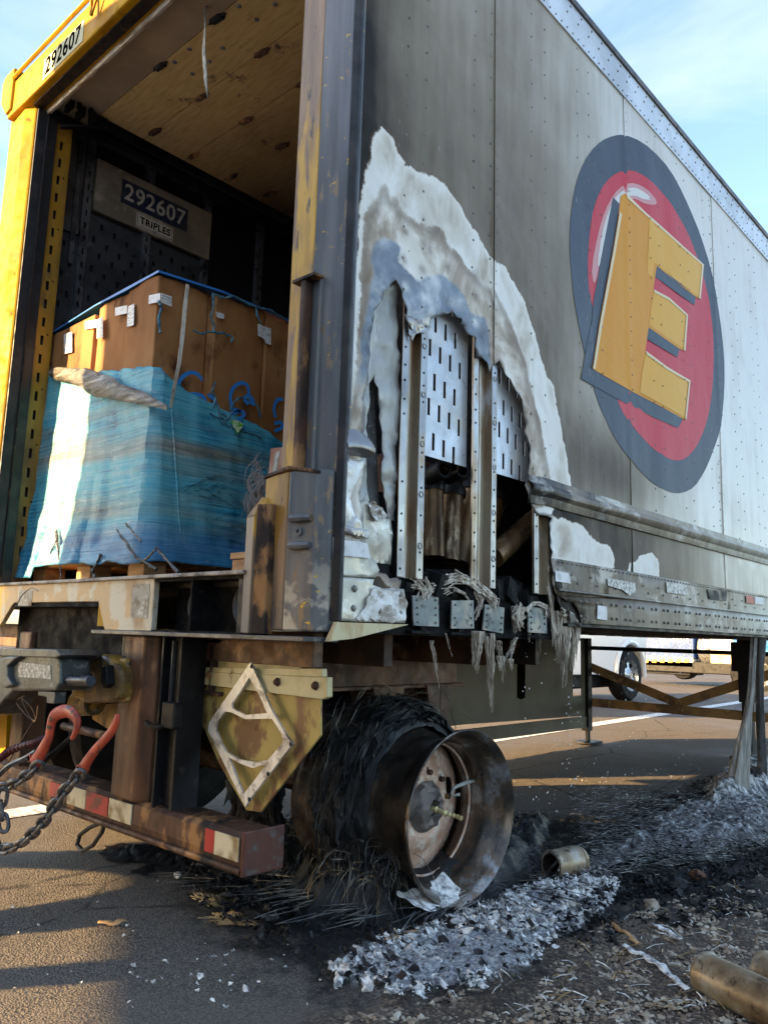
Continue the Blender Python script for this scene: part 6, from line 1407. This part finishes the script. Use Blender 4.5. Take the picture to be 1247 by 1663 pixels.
tag(m.build('gravel', 'peb', None), 'brown gravel of the verge in the right foreground', 'gravel', kind='stuff')
# straw and slivers
m = MB(); m2 = MB()
for k in range(230):
    u, v = rr.uniform(780, 1247), rr.uniform(1440, 1663)
    x, y = GP(u, v)
    if not inpoly(np.array([[x, y]]), VERGE)[0]: continue
    p = Vector((x, y, .022)); yaw = rr.uniform(0, 6.28); L_ = rr.uniform(.02, .07); q = p+Vector((math.cos(yaw)*L_, math.sin(yaw)*L_, rr.uniform(0, .02))); (m if rr.random() < .5 else m2).tube([p, p.lerp(q, .5)+Vector((0, 0, .004)), q], rr.uniform(.0008, .0018), 3)
tag(m.build('dry_grass', 'wire_tan', None), 'bits of dry straw lying in the gravel verge', 'straw', kind='stuff')
tag(m2.build('burnt_slivers', 'ashf', None), 'thin ashen slivers scattered on the verge', 'slivers', kind='stuff')
# small pale scraps on the asphalt at the bottom left
m = MB(); flakes([GP(*p) for p in ((200,1560),(460,1540),(560,1620),(520,1663),(220,1663))], 38, .007, .003, 12, m, curl=.1)
flakes([GP(*p) for p in ((0,1440),(300,1440),(420,1540),(200,1640),(0,1640))], 34, .005, .003, 13, m, curl=.1)
flakes([GP(*p) for p in ((850,1350),(830,1270),(1160,1240),(1100,1310),(960,1370))], 160, .005, .004, 14, m, curl=.2)
tag(m.build('pale_scraps', 'ashf', None), 'small pale ash scraps scattered over the asphalt', 'scraps', kind='stuff')
# ---- loose metal cans and strips
def can(pm, pb, r, label, mouth=True, zc_=None):
    p, q = Vector(pm), Vector(pb); d = (q-p).normalized(); L_ = (q-p).length
    th = thing('metal_can', tuple(p), label, 'metal can', 'burnt metal cans on the ground')
    pr_ = [(.0, r*.80), (-.001, r*.98), (.006, r*1.04), (.014, r*1.0), (.018, r*.97), (L_*.5, r), (L_*.86, r), (L_*.865, r*.94), (L_*.885, r*.94), (L_*.89, r*.98), (L_-.01, r*.97), (L_, r*.9), (L_, 0)]
    inner = [(.0, r*.80), (.02, r*.82), (.02, r*.88), (L_*.6, r*.88), (L_*.6, 0)]
    MB().lathe(pr_, p, d, 36).build('shell', 'brass_can', th, smooth=True)
    MB().lathe(inner, p, d, 36).build('inner_wall', 'rust_dark', th, smooth=True)
    if mouth:
        a = d.orthogonal().normalized(); MB().bar(p+d*.012-a*r*.8, p+d*.012+a*r*.8, .008, .003, tuple(d)).build('cross_bar', 'alum', th)
    return th, d
n = NT('scorched_brass_can')
c = n.ramp(n.noise(6, 6, None, .6), [(.32, (.11, .065, .035)), (.44, (.26, .19, .11)), (.54, (.38, .35, .29)), (.7, (.52, .51, .48))]); c = n.mix(n.mr(n.noise(22, 8, None, .7), .54, .64), c, (.06, .04, .025))
n.set(col=c, rough=.4, metal=.35); n.bump(n.noise(50, 5), .2, .003); M['brass_can'] = n.m
g0 = at(902, 1437, 2, .0); pm = Vector((g0.x-.02, g0.y, .062)); g1 = at(950, 1412, 2, 0)
dcan = Vector((.045, .17, 0)).normalized()
th, d = can(pm, pm+dcan*.155+Vector((0, 0, .004)), .055, 'short brass coloured can lying between the bare rim and the ash heap')
g = at(1140, 1625, 2, 0); p = Vector((g.x+.0, g.y+.02, .060)); can(p, p+Vector((.36, -.15, .004)), .052, 'long scorched metal can at the bottom right edge, lying in the gravel', mouth=False)
g = at(1237, 1605, 2, 0); p = Vector((g.x, g.y, .050)); can(p, p+Vector((.28, -.10, .0)), .045, 'metal can at the right edge of the photo above the long one', mouth=False)
def ribbon(pxs, w_, mat, name, label, cat, z=.03, th=.002):
    q = [at(u, v, 2, z) for u, v in pxs]; m = MB(); s_ = []
    for i in range(len(q)-1):
        for t in np.linspace(0, 1, 5, endpoint=False): s_.append(q[i].lerp(q[i+1], t))
    s_.append(q[-1])
    for i, c_ in enumerate(s_):
        d = (s_[min(i+1, len(s_)-1)]-s_[max(0, i-1)]).normalized(); a_ = Vector((-d.y, d.x, .5*noise.noise(Vector((i*.4, 1, 2))))).normalized()*w_*(.5+.5*abs(noise.noise(Vector((i*.35, 3, 1))))+.2*math.sin(math.pi*i/len(s_)))
        zz = .010*noise.noise(Vector((i*.3, 5, 5))); m.v += [tuple(c_-a_+Vector((0, 0, zz))), tuple(c_+a_+Vector((0, 0, zz+.004)))]
        if i: m.f.append((2*i-2, 2*i-1, 2*i+1, 2*i))
    o = m.build(name, mat, None, smooth=True); o.modifiers.new('s', 'SOLIDIFY').thickness = th; return tag(o, label, cat)
ribbon(((1012,1535),(1028,1546),(1050,1556),(1072,1570),(1092,1588),(1116,1610)), .012, 'ashf', 'curled_metal_strip', 'curled white metal strip pointing at the long can in the gravel', 'metal strip')
ribbon(((1058,1502),(1075,1508),(1090,1518),(1105,1528)), .010, 'ashf', 'metal_scrap', 'short pale scrap above the curled strip on the verge', 'metal scrap')
ribbon(((990,1498),(1005,1510),(1020,1520),(1035,1535)), .009, 'wood', 'bark_sliver', 'tan wood sliver on the verge beside the ash heap', 'wood sliver')
ribbon(((625,1527),(648,1520),(680,1513)), .008, 'wood', 'wood_splinter', 'tan wood splinter at the edge of the ash below the rim', 'wood splinter')
ribbon(((160,1498),(185,1500),(205,1496)), .012, 'wood', 'dry_leaf', 'dry tan leaf on the sunlit strip of asphalt', 'leaf', z=.012)
def rock(px, s_, mat, label, seed):
    p = at(*px, 2, .01); bm = bmesh.new(); bmesh.ops.create_icosphere(bm, subdivisions=2, radius=1)
    for v in bm.verts: k = 1+.35*noise.noise(v.co*1.3+Vector((seed, 0, 0))); v.co = Vector((v.co.x*s_*k*1.2, v.co.y*s_*k*.8, v.co.z*s_*k*.8))
    me = bpy.data.meshes.new('stone'); bm.to_mesh(me); bm.free(); me.materials.append(M[mat]); o = bpy.data.objects.new('stone', me); COL.objects.link(o); o.location = (p.x, p.y, s_*.6+.01); tag(o, label, 'stone', 'stones on the verge')
rock((1095,1448), .040, 'steel_dark', 'dark blue grey stone on the verge right of the ash heap', 1)
rock((1132,1428), .028, 'rust', 'reddish brown stone above the dark one on the verge', 2)
rock((1058,1478), .026, 'peb', 'light brown stone beside the short pale scrap', 3)
rock((288,1425), .014, 'ashf', 'small cream stone on the asphalt below the bumper guard', 4)
o = None
# white curled scrap inside the bottom of the rim
pts = P_ if False else None
m = MB(); base = at(712, 1440, 0, AXC.x+.01)
for i in range(9):
    for j in range(6):
        y = base.y-.10+.030*i; t = j/5; p = Vector((AXC.x-.09+.11*t+.012*noise.noise(Vector((i*.7, j*.8, 1))), y+.01*noise.noise(Vector((i, j, 3))), .085+.03*abs((i-3.5)/5)**2-.040*t+.026*noise.noise(Vector((i*.8, j*.7, 6)))))
        m.v.append(tuple(p))
m.f = [(i*6+j, (i+1)*6+j, (i+1)*6+j+1, i*6+j+1) for i in range(8) for j in range(5) if not (j == 4 and i in (0, 3, 7))]
o = m.build('crumpled_sheet_scrap', 'ashf', None, smooth=True); o.modifiers.new('s', 'SOLIDIFY').thickness = .002; o.modifiers.new('u', 'SUBSURF').render_levels = 1
tag(o, 'crumpled white aluminium scrap lying in the bottom of the bare rim', 'metal scrap')
# falling water drops
m = MB()
for k in range(110):
    u = rr.choice((916, 930, 933, 1010, 1020, 1105, 1108, 980, 860, 1045))+rr.gauss(0, 10); v = rr.uniform(1040, 1300); p = at(u, v, 0, -.06); s_ = rr.uniform(.0012, .0032)
    m.add([p+Vector(q)*s_ for q in ((1,0,0),(0,1,0),(-1,0,0),(0,-1,0),(0,0,1.6),(0,0,-1.3))], [(0,1,4),(1,2,4),(2,3,4),(3,0,4),(1,0,5),(2,1,5),(3,2,5),(0,3,5)])
n = NT('water_drop'); n.set(col=(.85, .88, .9), rough=.05, spec=1.0); M['drop'] = n.m
tag(m.build('water_drops', 'drop', None, smooth=True), 'water drops falling from the soaked rail of the trailer', 'water drops', kind='stuff')
# ================================================================== RECOVERY GEAR AT THE LEFT
YA = -.20; A_ = lambda u, v, y=YA: at(u, v, 1, y)
M['arm'] = grime('worn_dark_green_steel', (.075, .085, .085), (.035, .038, .04), (.20, .20, .19), s2=7, s3=18, t3=(.6, .66), rough=.38, metal=.3, bump=.15)
ARM = thing('lift_arm', tuple(A_(60, 1100)), 'dark grey lift arm with a pale label reaching in from the left edge', 'tow arm')
def py(px, y, th, name, mat, par, bevel=.004, label=None): return poly_y(px, y, th, name, mat, par, bevel=bevel, label=label)
py(((-260,1040),(0,1054),(88,1059),(97,1072),(97,1112),(90,1122),(22,1122),(8,1136),(-10,1160),(-260,1200)), YA-.03, .11, 'arm_body', 'arm', ARM, .008)
py(((-10,1072),(14,1066),(30,1066),(12,1082),(12,1098),(20,1112),(8,1118),(-10,1100)), YA-.05, .03, 'arm_rib', 'arm', ARM, .005)
py(((-260,1046),(92,1055),(100,1064),(92,1068),(-260,1058)), YA-.045, .14, 'arm_top_lip', 'arm', ARM, .003)
py(((31,1075),(82,1081),(83,1103),(30,1099)), YA-.032, .002, 'pale_label', 'tape_burnt', ARM, 0)
py(((62,1122),(90,1124),(88,1143),(76,1142),(76,1132),(62,1130)), YA-.02, .04, 'latch', 'arm', ARM, .003)
m = MB(); m.tube([A_(90, 1104), A_(148, 1106)], .0165, 14); m.build('neck_bar', grime('dull_blue_steel', (.05, .065, .09), (.03, .03, .04), rough=.35, metal=.4), ARM, smooth=True)
m = MB(); m.tube([A_(100, 1080, -.14), A_(118, 1072, -.14), A_(128, 1082, -.14), A_(126, 1096, -.14)], .014, 8); m.build('curved_guard', 'steel_dark', ARM, smooth=True)
YC = -.06
M['cast'] = grime('oily_yellow_casting', (.40, .24, .05), (.12, .075, .03), (.04, .03, .025), s2=7, t2=(.42, .56), s3=16, t3=(.54, .62), rough=.42, metal=.1, bump=.35)
CP = thing('coupling', tuple(at(155, 1105, 1, YC)), 'oily yellow pintle coupling gripped by the grey arm below the sill', 'coupling')
py(((112,1068),(150,1062),(172,1064),(190,1080),(197,1100),(192,1135),(170,1140),(140,1143),(120,1136),(112,1122),(126,1112),(146,1116),(150,1100),(140,1090),(116,1088)), YC, .12, 'jaw', 'cast', CP, .015)
py(((160,1070),(205,1068),(205,1142),(172,1140),(165,1120)), YC+.03, .12, 'body_block', 'cast', CP, .012)
py(((110,1070),(128,1062),(150,1062),(158,1068),(140,1078),(134,1090),(112,1090)), YC-.02, .05, 'upper_lip', 'steel_dark', CP, .008)
py(((164,1082),(172,1080),(174,1112),(168,1118),(163,1108)), YC-.03, .03, 'latch_lever', 'steel_dark', CP, .004)
m = MB(); m.lathe([(0, .03), (0, .045), (.10, .045), (.10, .03)], at(128, 1142, 1, -.02), (1, .1, .1), 16); m.build('lock_pin', 'cast', CP, smooth=True)
poly_y(((150,1146),(205,1140),(202,1178),(180,1176),(178,1186),(150,1168)), .06, .01, 'drawbar_plate', 'yellow_dark')
poly_y(((128,1046),(160,1050),(205,1052),(205,1066),(150,1060)), .30, .01, 'far_yellow_bracket', 'cream')
poly_y(((-10,1140),(13,1142),(10,1215),(-10,1235)), .05, .04, 'yellow_side_post', 'yellow')
# grab hooks
M['hook'] = grime('chipped_red_hook', (.46, .065, .03), (.25, .035, .02), (.05, .035, .03), s2=9, t2=(.45, .62), s3=24, t3=(.54, .60), rough=.5, bump=.12)
def hook(px, rr, label, y=YA-.05, hole=None):
    pts = []; rs = []
    for i in range(len(px)-1):
        for t in np.linspace(0, 1, 5, endpoint=False):
            p0, p1, p2, p3 = [Vector(px[max(0, min(len(px)-1, i+k))]) for k in (-1, 0, 1, 2)]
            c_ = .5*((2*p1)+(p2-p0)*t+(2*p0-5*p1+4*p2-p3)*t*t+(3*p1-p0-3*p2+p3)*t**3); pts.append(at(c_.x, c_.y, 1, y)); rs.append(rr[i]+(rr[i+1]-rr[i])*t)
    pts.append(at(*px[-1], 1, y)); rs.append(rr[-1])
    th = thing('grab_hook', tuple(pts[0]), label, 'hook', 'red grab hooks'); m = MB(); n_ = 12
    for i, p in enumerate(pts):
        d = (pts[min(i+1, len(pts)-1)]-pts[max(i-1, 0)]).normalized(); a_ = Vector((0, 1, 0)); b_ = d.cross(a_).normalized()
        for j in range(n_):
            t = 2*math.pi*j/n_; m.v.append(tuple(p+b_*rs[i]*math.cos(t)+a_*rs[i]*.62*math.sin(t)))
    m.f = [(i*n_+j, (i+1)*n_+j, (i+1)*n_+(j+1) % n_, i*n_+(j+1) % n_) for i in range(len(pts)-1) for j in range(n_)] + [tuple(range(n_)), tuple((len(pts)-1)*n_+k for k in range(n_))[::-1]]
    o = m.build('hook_body', 'hook', th, smooth=True); o.data.flip_normals() if False else None
    for h in hole or []:
        c_ = at(*h, 1, y); m = MB(); m.lathe([(-.016, .008), (-.016, .012), (.016, .012), (.016, .008)], c_, (0, 1, 0), 14); m.build('eye_rim', 'hook', th, smooth=True)
        m = MB(); m.lathe([(-.0165, .0), (-.0165, .0085)], c_, (0, 1, 0), 14); m.build('eye', 'num_black', th)
    return th
hook([(60,1238),(70,1218),(80,1198),(83,1180),(88,1164),(100,1156),(114,1156),(124,1166),(126,1178),(122,1192),(116,1200)], [.030, .022, .019, .019, .021, .021, .019, .018, .015, .012, .006], 'left red grab hook curling over the dark pin', hole=[(55, 1231)])
hook([(135,1249),(148,1228),(162,1210),(175,1196),(184,1184),(190,1170),(191,1160)], [.021, .017, .015, .015, .015, .013, .009], 'right red grab hook hanging beside the rusty post', y=YA-.03, hole=[(135, 1248)])
tag(MB().tube([at(104, 1179, 1, YA+.02), at(168, 1194, 1, YA)], .0125, 12).build('hook_pin', 'rust', None, smooth=True), 'dark rusty pin held between the two red hooks', 'pin')
# chains
M['chain'] = grime('grey_chain_steel', (.13, .13, .135), (.06, .06, .062), (.22, .17, .12), s2=20, s3=40, rough=.38, metal=.55, bump=.2)
lm = MB(); a, b, r = .030, .0135, .0065
pts = [Vector((a*math.cos(t)*.62+math.copysign(a*.38, math.cos(t))*min(1, abs(math.cos(t))*3), b*math.sin(t), 0)) for t in np.linspace(0, 2*math.pi, 20, endpoint=False)]
lm.tube(pts, r, 8, closed=True)
LINK = None
def chain(px, label, y=YA-.06):
    global LINK
    P3 = [at(*q, 1, y) if len(q) == 2 else at(q[0], q[1], 1, q[2]) for q in px]; dd = [0]
    for i in range(1, len(P3)): dd.append(dd[-1]+(P3[i]-P3[i-1]).length)
    th = thing('chain', tuple(P3[0]), label, 'chain', 'steel chains'); s_ = .0; k = 0; pitch = .041
    def pos(s): 
        i = next((j for j in range(1, len(dd)) if dd[j] >= s), len(dd)-1); t = (s-dd[i-1])/(dd[i]-dd[i-1]+1e-9); return P3[i-1].lerp(P3[i], min(1.2, t))
    while s_ < dd[-1]:
        p = pos(s_+pitch/2); d = (pos(min(dd[-1], s_+pitch))-pos(s_)).normalized()
        if d.length < .5: break
        if LINK is None:
            o = lm.build('link', 'chain', None, smooth=True); LINK = o
        else:
            o = LINK.copy(); COL.objects.link(o)
        o.parent = th; x = d; up = Vector((0, 0, 1)) if k % 2 else Vector((0, 1, 0)); z = x.cross(up).normalized(); ya = z.cross(x)
        R_ = Matrix((x, ya, z)).transposed() @ Matrix.Rotation(random.uniform(-.25, .25)+.5, 3, 'X'); o.matrix_local = Matrix.Translation(p-th.location) @ R_.to_4x4(); s_ += pitch; k += 1
chain([(132,1254),(122,1266),(108,1280),(92,1304),(75,1330),(55,1352),(35,1370),(12,1380),(-20,1368),(-60,1340)], 'long steel chain sagging from the right red hook to the lower left edge')
chain([(66,1240),(52,1252),(35,1266),(18,1274),(0,1280),(-30,1282)], 'short steel chain running left from the left red hook')
chain([(6,1285,-.3),(2,1310,-.3),(6,1335,-.3)], 'two chain links hanging vertically at the left edge')
# hoses and cables
def cable(px, r, mat, name, label, cat, y=YA-.02, coil=0, n_=8):
    pts = [at(*q, 1, y) for q in px]; s_ = []
    for i in range(len(pts)-1):
        p0, p1, p2, p3 = pts[max(i-1, 0)], pts[i], pts[i+1], pts[min(i+2, len(pts)-1)]
        for t in np.linspace(0, 1, 14, endpoint=False): s_.append(.5*((2*p1)+(p2-p0)*t+(2*p0-5*p1+4*p2-p3)*t*t+(3*p1-p0-3*p2+p3)*t**3))
    s_.append(pts[-1]); rs = [r*(1+.35*math.sin(i*1.6)) if coil else r for i in range(len(s_))]
    return tag(MB().tube(s_, rs, n_).build(name, mat, None, smooth=True), label, cat)
M['maroon'] = grime('maroon_hose', (.10, .012, .02), (.05, .01, .015), rough=.4, bump=0); M['navy'] = grime('navy_hose', (.02, .04, .09), (.015, .02, .04), rough=.35, bump=0)
cable([(75,1198),(60,1206),(40,1211),(18,1219),(0,1232),(-30,1250)], .011, 'maroon', 'coiled_hose', 'dark red coiled air hose crossing behind the left hook', 'air hose', coil=1)
cable([(60,1220),(40,1232),(18,1242),(0,1258),(-30,1290)], .009, 'navy', 'air_hose', 'dark blue air hose below the red one', 'air hose')
cable([(118,1196),(100,1212),(82,1228),(70,1240)], .008, 'rubber', 'black_cable', 'black cable hanging behind the left red hook', 'cable')
cable([(165,1198),(155,1215),(142,1232),(130,1246)], .003, 'chain', 'wire_sling', 'thin wire sling running beside the right hook', 'wire')
cable([(40,1130),(28,1140),(42,1160),(58,1170),(52,1150),(36,1136),(56,1172),(62,1146)], .002, 'rust', 'looped_wire', 'thin looped wire hanging below the grey arm', 'wire')
cable([(56,1170),(40,1195),(22,1225),(10,1245)], .002, 'rust', 'thin_wire', 'thin straight wire running down to the left edge', 'wire')
lp = [at(u, v, 1, .04) for u, v in ((172,1330),(166,1352),(152,1372),(135,1382),(126,1372),(130,1356),(146,1344),(160,1338))]
tag(MB().tube([p for i in range(8) for p in (lp[i], lp[i].lerp(lp[(i+1) % 8], .5))], .008, 7, closed=True).build('rubber_loop', 'crust', None, smooth=True), 'black rubber loop hanging under the bumper guard', 'rubber strap')
cable([(30,978),(38,965),(52,955),(62,960)], .002, 'chain', 'sill_wire', 'thin grey wire lying over the sill edge at the left', 'wire', y=-.08)
# ================================================================== TRAFFIC BEHIND
n = NT('white_car_paint'); n.set(col=(.74, .75, .77), rough=.22, coat=.6); M['car_white'] = n.m
n = NT('dark_glass'); n.set(col=(.02, .025, .03), rough=.06, spec=.8); M['glass'] = n.m
M['chrome'] = grime('dull_chrome', (.55, .55, .56), (.42, .42, .42), rough=.22, metal=.8, bump=0)
M['blue_paint'] = grime('blue_truck_paint', (.035, .085, .25), (.03, .07, .20), rough=.3, bump=0)
M['cab_blue'] = grime('bright_blue_cab', (.02, .15, .50), (.02, .13, .42), rough=.25, bump=0)
n = NT('amber_marker'); n.set(col=(.75, .33, .05), rough=.3); M['amber'] = n.m
PK = thing('pickup_truck', (-5.1, 9.0, 0), 'white pickup truck seen beyond the trailer, one wheel showing', 'pickup truck')
XK = -4.15
def side(poly, x0_, x1_, name, mat, par, bevel=.03): return MB().prism([(x0_, y, z) for y, z in poly], (x1_-x0_, 0, 0)).build(name, mat, par, bevel=bevel)
wy = at(1022, 1100, 0, XK).y
arch = lambda c, r, k=9: [(c+r*math.cos(t), .42+r*math.sin(t)) for t in np.linspace(0, math.pi, k)]
body = [(wy-4.6, .50)] + [(wy-3.9, .50)] + arch(wy-3.4, .47)[::-1] + [(wy-2.9, .44), (wy-.5, .42)] + arch(wy, .47)[::-1] + [(wy+.50, .48), (wy+.62, .55), (wy+.66, .95), (wy+.55, 1.12), (wy-1.2, 1.18), (wy-4.6, 1.16)]
side(body, XK-1.8, XK, 'body', 'car_white', PK)
side([(wy-4.5, 1.2), (wy-1.3, 1.2), (wy-1.9, 1.75), (wy-3.6, 1.78)], XK-1.7, XK-.08, 'cabin', 'car_white', PK)
side([(wy-3.5, 1.24), (wy-1.55, 1.24), (wy-2.0, 1.7), (wy-3.4, 1.72)], XK-.079, XK-.06, 'side_window', 'glass', PK, .01)
m = MB(); q = [(wy+(.50)*math.cos(t), .42+.50*math.sin(t)) for t in np.linspace(-.1, math.pi+.1, 16)]
m.tube([(XK+.01, y, z) for y, z in q], .045, 8); m.build('fender_flare', 'car_white', PK, smooth=True)
def road_wheel(par, c, r, w_, ax=(1, 0, 0), mat='chrome'):
    w0 = bpy.data.objects.new('wheel', None); COL.objects.link(w0); w0.parent = par; OFF[w0.name] = OFF[par.name]
    MB().lathe([(-w_, r*.6), (-w_, r*.9), (-w_*.8, r), (-w_*.2, r), (0, r*.9), (.005, r*.62)], c, ax, 40).build('tyre', 'rubber', w0, smooth=True)
    m = MB(); m.lathe([(.0, r*.62), (-.02, r*.6), (-.06, r*.52), (-.05, r*.3), (-.02, r*.2), (.0, r*.14), (.0, 0)], c, ax, 24); m.build('rim', mat, w0, smooth=True)
    axv = Vector(ax).normalized(); u = axv.cross(Vector((0, 0, 1))).normalized(); v = axv.cross(u); m = MB()
    for k in range(6):
        a = k*math.pi/3; p = Vector(c)+(u*math.cos(a)+v*math.sin(a))*r*.42-axv*.045; m.lathe([(0, 0), (.0, r*.10)], p, axv, 10)
    m.build('hand_holes', 'num_black', w0, kind='stuff')
road_wheel(PK, (XK+.03, wy, .40), .40, .24); road_wheel(PK, (XK+.03, wy-3.4, .40), .40, .24)
side([(wy+.50, .38), (wy+.70, .38), (wy+.72, .62), (wy+.5, .62)], XK-1.7, XK-.05, 'bumper', 'chrome', PK)
side([(wy-4.5, .20), (wy+.3, .20), (wy+.3, .5), (wy-4.5, .5)], XK-1.5, XK-.3, 'chassis', 'steel_dark', PK)
YT = 16.3; T_ = lambda u, v: at(u, v, 1, YT)
TT = thing('tow_truck', tuple(Vector((T_(1120, 1100).x, YT, 0))), 'blue tow truck with a silver tank and pale toolboxes parked far behind the trailer', 'tow truck')
def bx(u0, v0, u1, v1, name, mat, dy=1.2, y=YT, bevel=.02, label=None):
    a_, b_ = at(u0, v1, 1, y), at(u1, v0, 1, y); return MB().box((a_.x, y, a_.z), (b_.x, y+dy, b_.z)).build(name, mat, TT, bevel=bevel, label=label)
bx(1025, 1015, 1125, 1066, 'side_panel', 'blue_paint'); bx(1025, 1067, 1125, 1080, 'marker_board', 'label', .3)
bx(1025, 1081, 1120, 1092, 'deck_skirt', 'steel_dark', .8, YT+.1)
for k in range(7): bx(1032+k*13, 1070, 1039+k*13, 1076, 'marker_lamp', 'amber', .02, YT-.02, .004)
bx(1025, 1080, 1250, 1088, 'chassis', 'steel_dark', 1.5)
a_, b_ = T_(1128, 1056), T_(1152, 1056); MB().lathe([(0, 0), (0, .36), (.05, .40), ((b_-a_).length, .40), ((b_-a_).length+.05, .36), ((b_-a_).length+.05, 0)], (a_.x, YT+.45, a_.z+.05), (1, 0, 0), 32).build('tank', 'chrome', TT, smooth=True)
bx(1153, 1034, 1190, 1078, 'toolbox', 'cream', .8); bx(1156, 1038, 1187, 1056, 'toolbox_door', 'label', .02, YT-.021)
bx(1190, 1000, 1212, 1078, 'cab_side', 'cab_blue', 2.0); bx(1206, 990, 1262, 1062, 'cab_front', 'cab_blue', 2.0)
c_ = T_(1103, 1083); road_wheel(TT, (c_.x, YT+.15, c_.z+.02), .30, .3, (0, -1, 0), 'rubber')
c_ = T_(1226, 1094); road_wheel(TT, (c_.x, YT-.05, c_.z), .52, .34, (0, -1, 0))
m = MB(); rr = random.Random(2)
for k in range(9):
    u = 1070+k*5.5; p, q = at(u, 1040, 1, YT-.012), at(u+3.6, 1040, 1, YT-.012); hgt = rr.uniform(.05, .09); m.box((p.x, YT-.012, p.z-hgt/2), (p.x+.045, YT-.004, p.z+hgt/2))
m.build('faded_lettering', 'label', TT, kind='stuff')
# lorry added out of frame to throw the banded shade over the trailer's tail
LV = Vector((.527, .85, 0)); PV = Vector((.85, -.527, 0))
LO = thing('shade_lorry', tuple(LV*-4.2+PV*1.5), 'unseen white lorry added to shade the tail of the trailer, outside the picture', 'lorry')
def lb_(p0, p1, s0, s1, z0, z1, name, mat):
    m = MB(); q = [PV*p0+LV*s0, PV*p1+LV*s0, PV*p1+LV*s1, PV*p0+LV*s1]; m.prism([(c_.x, c_.y, z0) for c_ in q], (0, 0, z1-z0)); return m.build(name, mat, LO, bevel=.02)
lb_(-1.62, 7.0, -5.4, -2.9, 1.40, 4.15, 'cargo_box', 'car_white')
lb_(-1.5, 6.8, -4.0, -3.4, 1.15, 1.39, 'chassis', 'steel_dark')
for p_ in (-1.06, .55+.6, 2.25, 5.2):
    for s_ in (-2.95, -5.0):
        c_ = PV*p_+LV*s_; MB().lathe([(0, .3), (0, .48), (.3, .48), (.3, .3)], (c_.x, c_.y, .5), tuple(-LV), 32).build('wheel', 'rubber', LO, smooth=True)
lb_(-.36, -.22, -3.4, -3.1, .1, 1.1, 'shadow_post', 'steel_dark'); lb_(.1, .7, -4.0, -3.1, .15, 1.1, 'shadow_box', 'steel_dark'); lb_(2.7, 4.9, -4.0, -3.1, .3, 1.1, 'shadow_box_far', 'steel_dark')  # post and boxes shaped to cut the sun into stripes on the ground
